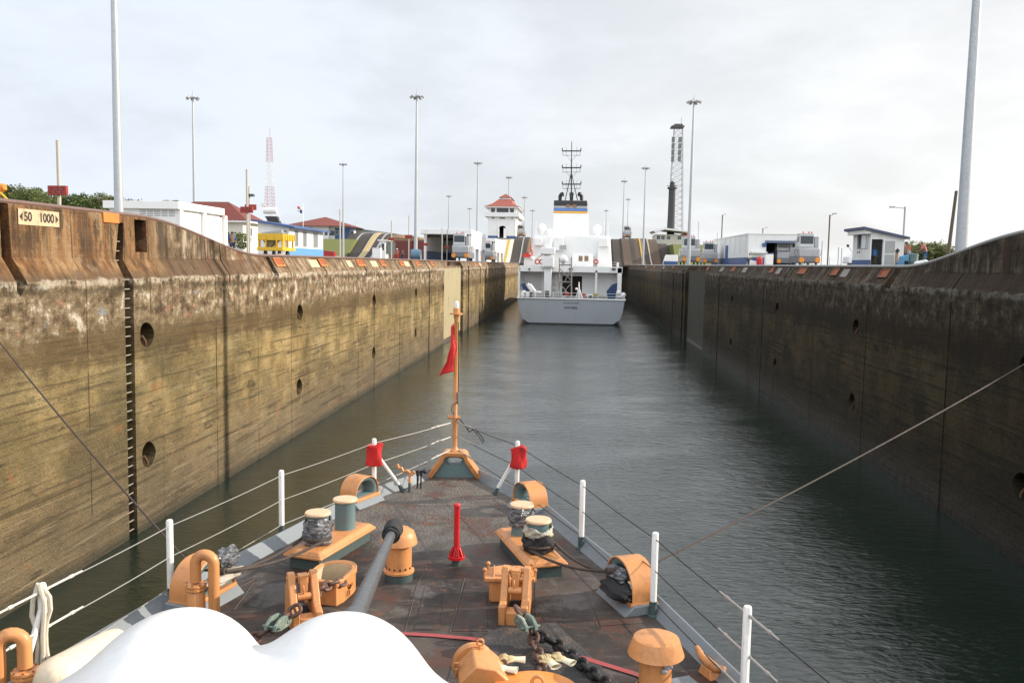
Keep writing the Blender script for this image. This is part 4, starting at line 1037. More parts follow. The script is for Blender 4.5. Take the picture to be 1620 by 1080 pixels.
# gun with white dome
GC = SHIPI @ (EYE + (CAMROT @ Vector(((455 - 810) / FPX, 0, -1))) * 6.0); GC.z = .55
GX, GY = GC.x, GC.y
gun = empty('deck_gun', SHIP @ Vector((GX, GY, 0)), 'white domed deck gun with a long grey barrel pointing over the bow', 'gun', mat=SHIP @ Matrix.Translation((GX, GY, 0)))
def dome_mesh():
    C0 = np.array([0, 0, .75]); nu, nv = 120, 60
    ells = [((-.22, -.42, .72), (2.08, 1.30, .935), 0), ((-.86, .0, .95), (.70, 1.0, .87), 0), ((.34, .02, .95), (.74, .95, .86), 0)]
    vs = []
    for j in range(nv + 1):
        th = -.35 * PI + (.85 * PI) * j / nv
        for i in range(nu):
            ph = 2 * PI * i / nu; d = np.array([math.cos(th) * math.cos(ph), math.cos(th) * math.sin(ph), math.sin(th)]); acc = 0
            for c_, r_, _ in ells:
                r_ = np.array(r_); o_ = (C0 - np.array(c_)) / r_; dd = d / r_
                A = dd @ dd; B = 2 * o_ @ dd; C_ = o_ @ o_ - 1; disc = B * B - 4 * A * C_
                if disc > 0:
                    t = (-B + math.sqrt(disc)) / (2 * A)
                    if t > 0: acc += t ** 18
            t = acc ** (1 / 18); p_ = C0 + d * t
            vs.append(Vector((p_[0], p_[1], max(p_[2], .12))))
    fs = [(j * nu + i, j * nu + (i + 1) % nu, (j + 1) * nu + (i + 1) % nu, (j + 1) * nu + i) for j in range(nv) for i in range(nu)]
    return vs, fs
g = MB(); g.add(*dome_mesh()); GM = SHIP @ Matrix.Translation((GX, GY, 0))
dm = g.build('gun_dome', M_dome, gun, xf=GM, smooth=80)
g = MB(); g.lathe([(1.15, 0), (1.15, .14), (1.0, .15)], n=48); g.build('gun_ring', M_lgrey, gun, xf=GM)
def cray(px, py, Z): return SHIPI @ (EYE + (CAMROT @ Vector(((px - 810) / FPX, (540 - py) / FPX, -1))) * Z)
b1 = cray(558, 985, 7.15); b2 = cray(622, 838, 10.55); dd = (b2 - b1)
L_ = dd.length; dn = dd.normalized(); st = b1 - dn * .8
g = MB(); g.cyl(st, b1 + dn * .10, .115, n=24); g.cyl(b1 + dn * .10, b1 + dn * .16, .115, .085, n=24)
g.cyl(b1 + dn * .16, b1 + dn * 1.5, .083, .074, n=24); g.cyl(b1 + dn * 1.5, b1 + dn * 1.53, .074, .068, n=24); g.cyl(b1 + dn * 1.53, b1 + dn * 2.6, .068, .062, n=24); g.cyl(b1 + dn * 2.6, b1 + dn * (L_ - .02), .060, .056, n=24)
g.build('gun_barrel', M_barrel, gun, xf=SHIP)
g = MB(); K = 12; vs = []; up = Vector((0, 0, 1)); u = dn.cross(up).normalized(); w = u.cross(dn); n_ = 20
for j in range(K + 1):
    t = j / K; c_ = b2 + dn * (-.30 + .62 * t); r_ = (.082 + .03 * min(1, t * 3) - .03 * max(0, t - .75) * 4) if t < 1 else .05
    for i in range(n_):
        a = 2 * PI * i / n_; rr_ = r_ * (1 + .07 * math.sin(4 * a + 5 * t)); vs.append(c_ + u * rr_ * math.cos(a) + w * rr_ * math.sin(a))
g.add(vs, [(j * n_ + i, j * n_ + (i + 1) % n_, (j + 1) * n_ + (i + 1) % n_, (j + 1) * n_ + i) for j in range(K) for i in range(n_)] + [tuple(range(n_)), tuple(range(K * n_, (K + 1) * n_))])
g.tube([b2 - dn * .24 + (u * math.cos(t) + w * math.sin(t)) * .10 for t in [2 * PI * i / 18 for i in range(18)]], .014, 6, closed=True)
g.build('muzzle_cover', M_canvas, gun, xf=SHIP, smooth=60)

# cream raft canister beyond the dome
p = S(135, 1062, .30); M = SHIP @ Matrix.Translation((p.x, p.y, 0)) @ Matrix.Rotation(R(-20), 4, 'Z')
rc = empty('raft_canister', (0, 0, 0), 'cream rounded raft canister with a tan end behind the gun dome', 'canister', mat=M)
g = MB(); g.lathe([(.02, -.52), (.13, -.50), (.20, -.43), (.22, -.32), (.22, .32), (.20, .43), (.13, .50), (.02, .52)], M=Matrix.Translation((0, 0, .37)) @ Matrix.Rotation(R(90), 4, 'X'), n=28); g.build('shell', paint('aged_cream_plastic', (.68, .58, .44), .5, (.40, .26, .14), .35, 2), rc, xf=M)
g = MB(); g.box((-.2, -.4, 0), (.2, -.3, .25)); g.box((-.2, .3, 0), (.2, .4, .25)); g.build('cradle', M_lgrey, rc, xf=M)

# ================================================================== the white ship ahead
Y0 = 156.0
HX = aty(904, 470, Y0).x
mother = empty('survey_ship', (HX, Y0, 0), 'white survey ship with a black striped funnel, stern on in the chamber ahead', 'ship')
M_hullg = paint('pale_grey_hull', (.31, .34, .375), .45, (.25, .22, .18), .2, .35, bump=.02)
M_boot = paint('black_boot_topping', (.02, .02, .022), .5)
M_funblue = paint('funnel_blue', (.09, .20, .50), .5, amt=.05)
M_fungold = paint('funnel_gold', (.75, .38, .06), .5, amt=.05)
M_fungrey = paint('funnel_grey', (.33, .35, .37), .5, amt=.05)
M_navy = paint('navy_tarpaulin', (.02, .045, .12), .75, amt=.2, bump=.6, bscale=3)
M_rust = paint('vent_brown', (.22, .13, .08), .7, amt=.2)
M_deckg = paint('steel_deck', (.16, .16, .17), .7, amt=.3)
def q(px, py, Y): return aty(px, py, Y)
tl, tr = q(819, 473, Y0), q(988.5, 475, Y0)
hwT = (tr.x - tl.x) / 2; cx = (tr.x + tl.x) / 2; zt = 4.55
g = MB(); secs = []
for yy, k, rake in ((0, 1, 0), (6, 1.02, 0), (25, 1.06, 0), (75, 1.07, 0), (105, .75, 0), (125, .25, 0), (134, .02, 0)):
    w_ = hwT * k; secs.append([(-w_, zt), (-w_ * .96, 2.2), (-w_ * .915, 1.05), (-w_ * .765, .02), (-w_ * .70, -2), (w_ * .70, -2), (w_ * .765, .02), (w_ * .915, 1.05), (w_ * .96, 2.2), (w_, zt)]); secs[-1] = [(cx + a, Y0 + yy, z) for a, z in secs[-1]]
vs = [p for s_ in secs for p in s_]; k = 10; fs = []
for i in range(len(secs) - 1):
    for j in range(k): fs.append((i * k + j, i * k + (j + 1) % k, (i + 1) * k + (j + 1) % k, (i + 1) * k + j))
fs += [tuple(range(k - 1, -1, -1)), tuple(range((len(secs) - 1) * k, len(secs) * k))]
g.add(vs, fs); g.build('hull', M_hullg, mother, smooth=30)
g = MB(); g.box((cx - hwT * .765, Y0 - .02, -.3), (cx + hwT * .765, Y0 + 3, .26), topx=1.04); g.build('boot_stripe', M_boot, mother)
g = MB(); g.box((cx - hwT - .12, Y0 - .12, zt), (cx + hwT + .12, Y0 + 60, zt + .14)); g.build('main_deck', M_deckg, mother)
g = MB(); g.tube([(cx - hwT - .08, Y0 + 20, zt + .1), (cx - hwT - .08, Y0 - .1, zt + .1), (cx + hwT + .08, Y0 - .1, zt + .1), (cx + hwT + .08, Y0 + 20, zt + .1)], .13, 6); g.build('rubbing_strake', M_white, mother)
Mt = frame((cx, Y0 - .012, 3.55), (1, 0, 0), (0, 0, 1))
M_let = paint('hull_lettering', (.06, .06, .07), .6, amt=.05)
text_mesh('U.S. NAVAL SHIP', .34, M_let, 'name_lettering', mother, frame((cx, Y0 - .012, 3.88), (1, 0, 0), (0, 0, 1)), .01, 1.15)
text_mesh('WATERS', .56, M_let, 'name_lettering', mother, frame((cx, Y0 - .012, 3.02), (1, 0, 0), (0, 0, 1)), .02, 1.1)
# upper works by pixel columns, each at its own depth
Yb, Yo, Yh, Yf = Y0 + 15.5, Y0 + 12, Y0 + 20, Y0 + 32
def bxp(g, x0, x1, y0, y1, Ya, dep, **kw):
    a = q(x0, y1, Ya); c_ = q(x1, y0, Ya); g.box((a.x, Ya, a.z), (c_.x, Ya + dep, c_.z), **kw); return a, c_
g = MB(); bxp(g, 822, 982, 423, 473, Yb, 30); g.build('after_house', M_white, mother)
g = MB(); bxp(g, 822, 985, 422.5, 429, Yo, 8); g.build('upper_deck', M_white, mother)
g = MB(); bxp(g, 819, 823, 423, 470, Yo, 7); g.build('side_screen', M_white, mother); g = MB(); bxp(g, 976, 984, 424, 470, Yo, 7); g.build('side_screen', M_white, mother)
g = MB(); bxp(g, 941, 945, 428, 470, Yo, .5); g.build('deck_pillar', M_white, mother)
g = MB(); bxp(g, 924, 928, 428, 470, Yo + 4, .5); g.build('deck_pillar', M_white, mother)
g = MB(); bxp(g, 889, 921, 437, 472, Yb - .05, .1); g.build('dark_opening', M_dark, mother)  # dark sheet painted as the shade inside the central opening
g = MB(); bxp(g, 823.5, 857, 429, 472, Yb - .06, .1); g.build('screen_panel', paint('grey_screen', (.62, .62, .61), .6), mother)
# crane pedestal and crane
g = MB(); bxp(g, 860, 873, 423, 472, Yo - 1, 1.4); bxp(g, 857, 876, 405, 423, Yo - 1.4, 2.2); bxp(g, 855, 878, 392, 402, Yo - 1.6, 2.4); g.cyl(q(867, 402, Yo), q(867, 409, Yo), .75, n=16)
cp_ = g.build('deck_crane', M_white, mother, bevel=.1)
g = MB(); bxp(g, 860, 873, 421, 424, Yo - 1.45, 2); g.build('grey_band', M_grey, cp_)
g = MB(); g.tube([q(866, 396, Yo - 1), q(845, 412, Yo + 2), q(838, 402, Yo + 6)], .28, 8); g.tube([q(868, 394, Yo - .5), q(874, 374, Yo + 4)], .22, 8); g.build('jib', M_white, cp_)
g = MB(); bxp(g, 862, 872, 385, 394, Yo + .2, 1.5); g.build('crane_cab', M_white, cp_)
# grey A-frame tower at the stern
g = MB()
def pl(*pp, r=.12, Y=Y0 + 3): g.tube([q(a, b_, Y) for a, b_ in pp], r, 6)
pl((885, 408), (885, 472)); pl((904, 407), (904, 472)); pl((885, 419), (904, 419)); pl((885, 446), (904, 446)); pl((885, 424), (904, 444), r=.09); pl((904, 424), (893, 446), (885, 448), r=.09); pl((886, 449), (896, 461), r=.09); pl((903, 449), (888, 466), r=.09)
for dy in (1.8,): pl((885, 408), (885, 470), Y=Y0 + 3 + dy); pl((904, 407), (904, 470), Y=Y0 + 3 + dy)
g.build('stern_gantry', paint('gantry_grey', (.22, .21, .20), .6, rust=.3), mother)
g = MB(); bxp(g, 888, 893, 404, 424, Y0 + 7, .5); g.sph(q(891, 410, Y0 + 7), .8, 12, 8); g.build('sensor_mast', M_white, mother)
g = MB()
for yy in range(5): bxp(g, 873, 880, 428 + yy * 9, 429.5 + yy * 9, Yo + 2, 1)
bxp(g, 872, 873.5, 424, 470, Yo + 2, .2); bxp(g, 880, 882, 424, 470, Yo + 2, .2); g.build('ladder_tower', M_white, mother)
# deck gear
g = MB(); a = q(916, 446, Y0 + 4); bq = q(916, 472, Y0 + 4)
g.cyl(q(916, 472, Y0 + 4), a, .22, .10, n=8); g.tube([q(911, 472, Y0 + 4), q(915, 458, Y0 + 4)], .1, 6); g.tube([q(921, 472, Y0 + 4), q(917, 458, Y0 + 4)], .1, 6); g.build('tripod', M_white, mother)
def tarp(pts, Y, dep, name='covered_winch'):
    g = MB(); P = [q(a, b_, Y) for a, b_ in pts]; g.add([Vector(p) for p in P] + [Vector(p) + Vector((0, dep, 0)) for p in P], [tuple(range(len(P) - 1, -1, -1)), tuple(range(len(P), 2 * len(P)))] + [(i, (i + 1) % len(P), len(P) + (i + 1) % len(P), len(P) + i) for i in range(len(P))])
    return g.build(name, M_navy, mother, bevel=.15)
tarp([(960, 461), (964, 456), (969, 450), (977, 447), (976, 460), (974, 473), (962, 473)], Y0 + 3, 2.0)
tarp([(824, 449), (831, 448), (836, 456), (838, 462), (830, 462)], Y0 + 5, 2.0)
g = MB(); g.tube([q(834, 449, Y0 + 5), q(842, 461, Y0 + 5)], .35, 8); g.tube([q(838, 450, Y0 + 5), q(846, 461, Y0 + 5)], .3, 8); g.build('striped_boom', M_white, mother)
g = MB(); a, c_ = bxp(g, 929, 938, 466, 472, Y0 + 1, 1.0); g.build('chock_block', M_white, mother, bevel=.1)
g = MB(); g.lathe([(.2, 0), (.34, .02), (.34, .05), (.2, .06)], M=frame((0, Y0 + .93, 0), (1, 0, 0), (0, 0, 1)) @ Matrix.Translation(((a.x + c_.x) / 2, (a.z + c_.z) / 2, 0)), n=16, sx=1.2, sy=.7); g.build('chock_mouth', M_dark, mother)
for a, c_ in ((q(979, 463, Y0 + 3), .5), (q(986, 467, Y0 + 2), .5), (q(912, 457, Y0 + 8), .25)): g = MB(); g.sph(a, c_, 12, 8); g.build('fender', M_white, mother)
g = MB(); bxp(g, 939, 947, 464, 469, Y0 + 6, 1); g.build('cable_reel', paint('yellow_reel', (.35, .30, .05), .6), mother)
for aa in ((893, 901, 463, 467, Y0 + 5, 1), (921, 926, 464, 470, Y0 + 6, 1)): g = MB(); bxp(g, *aa); g.build('winch', paint('red_winch', (.38, .05, .03), .6), mother)
rnd = random.Random(4)
for i in range(26):
    a = q(826 + rnd.random() * 75, 468 + rnd.random() * 4, Y0 + 3 + rnd.random() * 5); h_ = .3 + rnd.random() * .9; w_ = .15 + rnd.random() * .45
    g = MB(); g.box((a.x - w_, a.y, zt + .145), (a.x + w_, a.y + .6, zt + .145 + h_)); g.build('deck_gear', (M_grey, M_white, M_dgrey)[i % 3], mother, bevel=.04)
def rail(pts, h, name='guard_rail', step=1.6, mat=None, par=None):
    g = MB(); P = [Vector(p) for p in pts]
    for a, b_ in zip(P, P[1:]):
        L_ = (b_ - a).length; k = max(1, int(L_ / step))
        for i in range(k + 1): p = lerp(a, b_, i / k); g.cyl(p, p + Vector((0, 0, h)), .035, n=5)
        for t in (.5, 1.0): g.cyl(a + Vector((0, 0, h * t)), b_ + Vector((0, 0, h * t)), .03, n=5)
    return g.build(name, mat or M_white, par or mother)
rail([(cx - hwT, Y0 + 10, zt + .1), (cx - hwT, Y0 + .1, zt + .1), (cx + hwT, Y0 + .1, zt + .1), (cx + hwT, Y0 + 10, zt + .1)], 1.05)
zu = q(900, 422, Yo).z; rail([(cx - hwT + .3, Yo + 8, zu), (cx - hwT + .3, Yo, zu), (cx + hwT - .6, Yo, zu), (cx + hwT - .6, Yo + 8, zu)], 1.0)
# deckhouse, funnel, mast
g = MB(); bxp(g, 838, 970, 374, 424, Yh, 40, topx=.93); g.build('deckhouse', M_white, mother, bevel=.15)
g = MB(); bxp(g, 829, 860, 406, 424, Yh - 3, 8); bxp(g, 905, 938, 402, 424, Yh - 3, 8); bxp(g, 944, 966, 380, 424, Yh - 1.5, 6, topx=.8); bxp(g, 876, 892, 376, 396, Yh - 1.5, 3); bxp(g, 845, 858, 377, 388, Yh - 2, 3); bxp(g, 948, 962, 377, 390, Yh - 2.2, 3); g.build('house_block', M_white, mother, bevel=.1)
for x0 in (915.3, 924.5):
    g = MB(); bxp(g, x0, x0 + 6.4, 405, 413, Yh - 3.06, .1); g.build('louvre', M_rust, mother)
g = MB(); bxp(g, 885, 896, 388, 395, Yh - 1.56, .1); g.build('louvre', M_grey, mother)
zf0, zf1 = q(903, 424, Yf).z, q(903, 316, Yf).z
def fun(z): t = (z - zf0) / (zf1 - zf0); return lerp(7.0, 0, 0) if False else None
def fsec(py, grow=0.0):
    t = (424 - py) / (424 - 316); xl = lerp(871.5, 876.5, t); xr = lerp(934, 929, t); a = q(xl, py, Yf); b_ = q(xr, py, Yf)
    return [(a.x - grow, Yf - grow + .6 * t, a.z), (b_.x + grow, Yf - grow + .6 * t, a.z), (b_.x + grow, Yf + 11 + grow, a.z), (a.x - grow, Yf + 11 + grow, a.z)]
def fseg(name, p0, p1, mat, par, grow=0.0):
    g = MB(); g.add(fsec(p0, grow) + fsec(p1, grow), [(3, 2, 1, 0), (4, 5, 6, 7), (0, 1, 5, 4), (1, 2, 6, 5), (2, 3, 7, 6), (3, 0, 4, 7)]); return g.build(name, mat, par, bevel=.12)
fu = fseg('funnel', 424, 337, M_white, mother)
for nm, a, b_, mt in (('gold_band', 337, 333.4, M_fungold), ('blue_band', 333.4, 329.2, M_funblue), ('grey_band', 329.2, 325.0, M_fungrey), ('black_top', 325.0, 316.5, M_black)): fseg(nm, a, b_, mt, fu, .02)
for x0 in (895.5, 905.5):
    g = MB(); bxp(g, x0, x0 + 6.5, 323.5, 328, Yf + .35, .2); g.build('funnel_vent', M_rust, fu)
for px, d in ((886, 1), (904, 0), (920, -1)):
    g = MB(); a = q(px, 317, Yf + 5); g.tube([a, a + Vector((0, 0, .9)), a + Vector((d * .25, 0, 1.25)), a + Vector((d * .55, -.3, 1.3))], .42, 10, taper=[.9, 1, 1.15, 1.25]); g.build('exhaust_pipe', M_black, fu)
Ym = Yf + 5
ma = None
g = MB(); a = q(904, 317, Ym); g.cyl(a, q(904, 262, Ym), .16, .14, n=8); g.cyl(q(904, 262, Ym), q(904.5, 224, Ym), .13, .07, n=8)
g.cyl(q(894, 317, Ym), q(904, 272, Ym), .1, n=6); g.cyl(q(913.5, 317, Ym), q(904, 272, Ym), .1, n=6); g.cyl(q(904, 317, Ym + 4), q(904, 275, Ym), .1, n=6)
ma = g.build('mast', M_black, mother)
for yy in (239, 265.5, 291.5):
    g = MB(); a, b_ = q(889.5, yy, Ym), q(919, yy, Ym); g.cyl(a, b_, .14, n=6)
    for s_, p_ in ((1, a), (-1, b_)): g.cyl(p_, p_ + Vector((0, 0, .65)), .12, n=6); g.cyl(p_ + Vector((s_ * .15, 0, 0)), p_ + Vector((s_ * .15, 0, -.95)), .045, n=5)
    for f_ in (.22, .78): p_ = lerp(a, b_, f_); g.cyl(p_ + Vector((0, 0, .9)), p_ + Vector((0, 0, -.95)), .03, n=5)
    g.cyl(a + Vector((.15, 0, -.95)), lerp(a, b_, .44) + Vector((0, 0, -.95)), .05, n=5); g.cyl(b_ + Vector((-.15, 0, -.95)), lerp(a, b_, .56) + Vector((0, 0, -.95)), .05, n=5)
    for f_ in (.24, .76): p_ = lerp(a, b_, f_); g.cyl(p_ + Vector((0, 0, -1)), lerp(a, b_, .5) + Vector((0, 0, -2.3)), .03, n=5)
    g.build('yardarm', M_black, ma)
for px, py, r_ in ((857, 361, .95), (944.5, 363, 1.0), (869, 367, .65)):
    g = MB(); c_ = q(px, py, Yh + 6); g.lathe([(r_ * .5, -2.4), (r_ * .55, -r_ * .9), (r_ * .9, -.5 * r_), (r_, 0), (r_ * .86, r_ * .55), (r_ * .5, r_ * .9), (.05, r_ * 1.05)], c_, 18); g.cyl(c_ + Vector((0, 0, -4.2)), c_ + Vector((0, 0, -2.3)), .5, n=10); g.build('radome', M_white, mother, smooth=60)
    if r_ > .8:
        g = MB(); g.box(c_ + Vector((-1.7, -1.2, -2.7)), c_ + Vector((1.7, 1.2, -2.55))); g.box(c_ + Vector((-1.6, -1, -4.4)), c_ + Vector((1.6, 1, -4.2))); g.build('radome_platform', M_white, mother)
        rail([c_ + Vector((-1.7, -1.2, -2.55)), c_ + Vector((1.7, -1.2, -2.55)), c_ + Vector((1.7, 1.2, -2.55))], .9, 'platform_rail', 1)
for px, y0, y1 in ((893, 392, 424), (948, 360, 378), (962, 352, 378), (848, 350, 378), (879, 352, 380), (841, 378, 408), (930, 382, 402), (956, 345, 366)): g = MB(); g.cyl(q(px, y1, Yh + 2), q(px, y0, Yh + 2), .06, n=5); g.build('whip_antenna', M_white, mother)
# red rescue boat on its davit, liferings, crew
rb = empty('rescue_boat', q(833, 404, Yo + 4), 'red rescue boat stowed on the port side of the white ship', 'boat')
g = MB(); o_ = q(833, 404, Yo + 4); g.prism([(-.8, .25), (.8, .25), (.9, .05), (.6, -.35), (-.6, -.35), (-.9, .05)], o_, (1, 0, 0), (0, 0, 1), (0, 4.6, 0)); g.box(o_ + Vector((-.1, .6, .26)), o_ + Vector((.4, 1.6, .7))); g.build('hull', paint('rescue_red', (.60, .035, .02), .5), rb)
g = MB(); g.tube([o_ + Vector((1.1, 0, -1.0)), o_ + Vector((1.1, 0, .9)), o_ + Vector((.7, 0, 1.5)), o_ + Vector((.9, 0, 1.9))], .13, 8); g.build('davit', paint('davit_red', (.55, .04, .02), .5), rb)
for px, py in ((850, 414), (857, 414), (943, 414)):
    g = MB(); c_ = q(px, py, Yo - .1); g.tube([c_ + Vector((.42 * math.cos(t), 0, .42 * math.sin(t))) for t in [2 * PI * i / 14 for i in range(14)]], .12, 6, closed=True)
    g.build('life_ring', paint('life_ring_red', (.60, .08, .04), .6), label='red life ring on the upper deck rail of the white ship' , cat='life ring', group='life rings on the white ship')
for i, (x0, x1, y0, y1) in enumerate(((836, 838.5, 424, 427), (900, 906, 424, 426.5), (968, 974, 424, 427))):
    g = MB(); bxp(g, x0, x1, y0, y1, Yo - .3, .3); g.build('flood_light', M_dgrey, mother)

# ================================================================== the banks
ZG = 11.0
def q2(px, Y): return aty(px, 415, Y).x
# ---- trees
m, n, b = new_mat('leaf_green'); oi = n.new('ShaderNodeObjectInfo').outputs['Random']; v = n.obj()
cl = n.noise(v, .55, 4, .6)
c = n.mix(n.rng(cl, .35, .65), (.042, .070, .020), (.135, .16, .052)); c = n.mix(n.math('MULTIPLY', oi, .55), c, (.16, .135, .06))
n.put(b.inputs['Base Color'], c); b.inputs['Roughness'].default_value = .8; b.inputs['Specular IOR Level'].default_value = .2; M_leaf = m
M_bark = paint('bark', (.11, .085, .06), .9)
def crown_mesh(name, par, r_, h0, nclump, nleaf, seed, size=.5, mat=None, flat=.75):
    rnd = random.Random(seed); g = MB()
    for k in range(nclump):
        a = rnd.random() * 2 * PI; rr_ = r_ * math.sqrt(rnd.random()) * .82; cz = h0 + r_ * flat * (rnd.random() * 1.3) * (1 - .55 * (rr_ / r_) ** 2)
        c_ = Vector((rr_ * math.cos(a), rr_ * math.sin(a), cz)); cr_ = r_ * (.16 + .16 * rnd.random())
        for i in range(nleaf):
            d = Vector((rnd.gauss(0, 1), rnd.gauss(0, 1), rnd.gauss(0, .7))); d = d.normalized() * cr_ * (rnd.random() ** .4)
            u = Vector((rnd.gauss(0, 1), rnd.gauss(0, 1), rnd.gauss(0, 1))).normalized(); w = u.orthogonal().normalized(); s_ = size * (.6 + .7 * rnd.random()); p_ = c_ + d
            g.add([p_ - u * s_ * .5, p_ + w * s_ * .28, p_ + u * s_ * .5, p_ - w * s_ * .28], [(0, 1, 2, 3)])
    return g.build(name, mat or M_leaf, par, smooth=0, fix=False)
def tree_proto(name, r_, h0, seed, label, nclump=46, nleaf=46, size=.7):
    t = empty(name, (0, 0, 0), label, 'tree', 'trees on the far hill behind the left bank')
    g = MB(); g.tube([(0, 0, 0), (.1, 0, h0 * .5), (-.1, .1, h0)], .45, 8, taper=[1.2, .9, .7])
    for k in range(5): a = 2 * PI * k / 5 + seed; g.tube([(0, 0, h0 * .8), (math.cos(a) * r_ * .35, math.sin(a) * r_ * .35, h0 * 1.05), (math.cos(a) * r_ * .6, math.sin(a) * r_ * .6, h0 * 1.25)], .2, 6, taper=[1, .7, .4])
    g.build('trunk', M_bark, t); crown_mesh('crown', t, r_, h0, nclump, nleaf, seed, size); return t
# hill that carries the wood
g = MB(); Nn = 26; vs = []; fs = []
for i in range(Nn + 1):
    x_ = -330 + i * 9.0
    for (yy, k) in ((205, 0), (235, .5), (270, .9), (330, 1.0), (420, .8)):
        h_ = (17 * smooth(-118, -178, x_) if False else 15.5 * (1 - smooth(-205, -112, x_))) * k; vs.append((x_, yy, 10.99 + h_ + .6 * math.sin(x_ * .2 + yy * .1)))
for i in range(Nn):
    for j in range(4): fs.append((i * 5 + j, (i + 1) * 5 + j, (i + 1) * 5 + j + 1, i * 5 + j + 1))
g.add(vs, fs); g.build('hill', M_grass, kind='structure')
protos = [tree_proto('hill_tree', 6.5, 5.5, s_, '') for s_ in (3, 8)]
rnd = random.Random(21)
hill_t = []
for i, (px, top) in enumerate(((-14, 300), (8, 301), (22, 298), (38, 303), (52, 301), (66, 306), (80, 308), (96, 311), (112, 313), (126, 312), (140, 316), (156, 313), (170, 315), (184, 319), (198, 321), (212, 324))):
    Y = 225 + rnd.random() * 45; p_ = aty(px, top, Y); r_ = .75 + .35 * rnd.random()
    t = protos[i] if i < 2 else copy_tree(protos[i % 2])
    t.location = (p_.x, Y, p_.z - 10.5 * r_); t.rotation_euler = (0, 0, rnd.random() * 6); t.scale = (r_, r_, r_)
    t['label'] = 'green broadleaf tree in the row on the far hill behind the left wall'
# palm behind the white garage
pm = empty('palm_tree', (0, 0, 0), 'dark green palm showing above the flat roof of the white garage', 'tree'); Yp = 112; pp_ = aty(272, 320, Yp)
g = MB(); g.tube([(0, 0, 0), (.1, 0, 3), (0, 0, 6)], .18, 8); g.build('trunk', M_bark, pm)
g = MB(); rnd = random.Random(5)
for k in range(20):
    a = rnd.random() * 2 * PI; el = .2 + .9 * rnd.random(); L_ = 1.9 + .5 * rnd.random(); pts = []
    for i in range(9): t = i / 8; pts.append(Vector((math.cos(a) * L_ * t * math.cos(el * (1 - .6 * t)), math.sin(a) * L_ * t * math.cos(el * (1 - .6 * t)), 6 + L_ * t * math.sin(el) * (1.1 - 1.1 * t) - .5 * t * t)))
    sd = Vector((-math.sin(a), math.cos(a), 0))
    for i in range(8):
        d = pts[i + 1] - pts[i]
        for s_ in (-1, 1):
            p0 = pts[i]; tip = p0 + d * 1.3 + sd * s_ * (.5 * math.sin(PI * (i + 1.2) / 9.5)) - Vector((0, 0, .2)); g.add([p0, p0 + d * .5, tip], [(0, 1, 2)])
g.build('crown', M_leaf, pm, smooth=0, fix=False); pm.location = (pp_.x, Yp, pp_.z - 6.1)
# bush by the house; round tree on the right bank
bu = empty('bush', (0, 0, 0), 'olive green bush in front of the cream house with the red roof', 'bush'); crown_mesh('foliage', bu, 2.2, .6, 26, 40, 31, .3); g = MB(); g.tube([(0, 0, 0), (.1, 0, 1.2)], .12, 6); g.build('trunk', M_bark, bu)
p_ = aty(370, 366, 112); bu.location = (p_.x, 112, p_.z - 2.6)
rt = empty('round_tree', (0, 0, 0), 'dark green round topped tree behind the hut on the right bank', 'tree'); crown_mesh('crown', rt, 4.6, .8, 90, 110, 41, .5, flat=.62); g = MB(); g.tube([(0, 0, 0), (.1, 0, 2.5)], .3, 6); g.build('trunk', M_bark, rt)
p_ = aty(1462, 393, 150); rt.location = (p_.x, 150, p_.z - 3.7); rt.scale = (1.25, 1, 1)

# ---- lamp masts
mast = empty('lamp_mast', (0, 0, 0), '', 'lamp mast', 'tall floodlight masts along the locks')
g = MB(); g.cyl((0, 0, 0), (0, 0, 14), .33, .24, n=14); g.cyl((0, 0, 14), (0, 0, 28), .24, .14, n=14); g.build('pole', M_galv, mast)
g = MB(); g.cyl((0, 0, 27.6), (0, 0, 27.75), .62, n=16); g.cyl((0, 0, 27.75), (0, 0, 28.3), .3, .1, n=8); g.cyl((0, 0, 28.3), (0, 0, 29), .03, n=5); g.build('head_ring', M_galv, mast)
for k in range(6):
    a = 2 * PI * k / 6; g = MB(); M = Matrix.Translation((.95 * math.cos(a), .95 * math.sin(a), 27.6)) @ Matrix.Rotation(a, 4, 'Z') @ Matrix.Rotation(R(35), 4, 'Y')
    g.obox((0, 0, 0), (.46, .42, .34), M=M); g.cyl((.55 * math.cos(a), .55 * math.sin(a), 27.68), (.95 * math.cos(a), .95 * math.sin(a), 27.65), .05, n=5); g.build('floodlight', M_grey, mast)
mlist = [(190, None, 60, 1.0, 'thick grey lamp mast rising out of frame behind the raised left wall'), (309, 152, 150, 1, 'slim lamp mast behind the white garage'),
         (657.5, 150, 146, 1, 'tall lamp mast beside the long shelter on the left bank'), (543, 258, 249, 1, 'lamp mast in front of the steep dark track on the left bank'),
         (754, 256, 240, 1, 'lamp mast between the two shelters on the left bank'), (1089, 158, 145, 1, 'tall lamp mast leaning over the two locomotives on the right bank'),
         (1017, 264, 243, 1, 'lamp mast standing before the right hand incline'), (803, 279, 300, 1, 'lamp mast showing behind the roof of the control tower'),
         (1519, None, 51.0, 1.0, 'thick grey lamp mast rising out of frame beside the wooden pole on the right bank'), (709, 309, 330, .9, 'small far lamp mast behind the long shelter'),
         (742, 329, 380, .9, 'smallest far lamp mast left of the control tower'), (828, 311, 330, 1, 'far lamp mast just right of the control tower'), (841, 332, 380, 1, 'far lamp mast between tower and white ship'),
         (984, 285, 320, 1, 'lamp mast rising behind the locomotive on the right incline'), (991, 314, 400, .9, 'far thin lamp mast by the right incline'), (957, 332, 420, .9, 'farthest lamp mast just right of the white ship')]
for i, (px, top, Y, k, lb) in enumerate(mlist):
    t = mast if i == 0 else copy_tree(mast); X = q2(px, Y)
    zt_ = aty(px, top, Y).z if top else ZG + 29
    base = ZG; t.location = (X, Y, base); t.scale = (k, k, (zt_ - base) / 28.0); t['label'] = lb
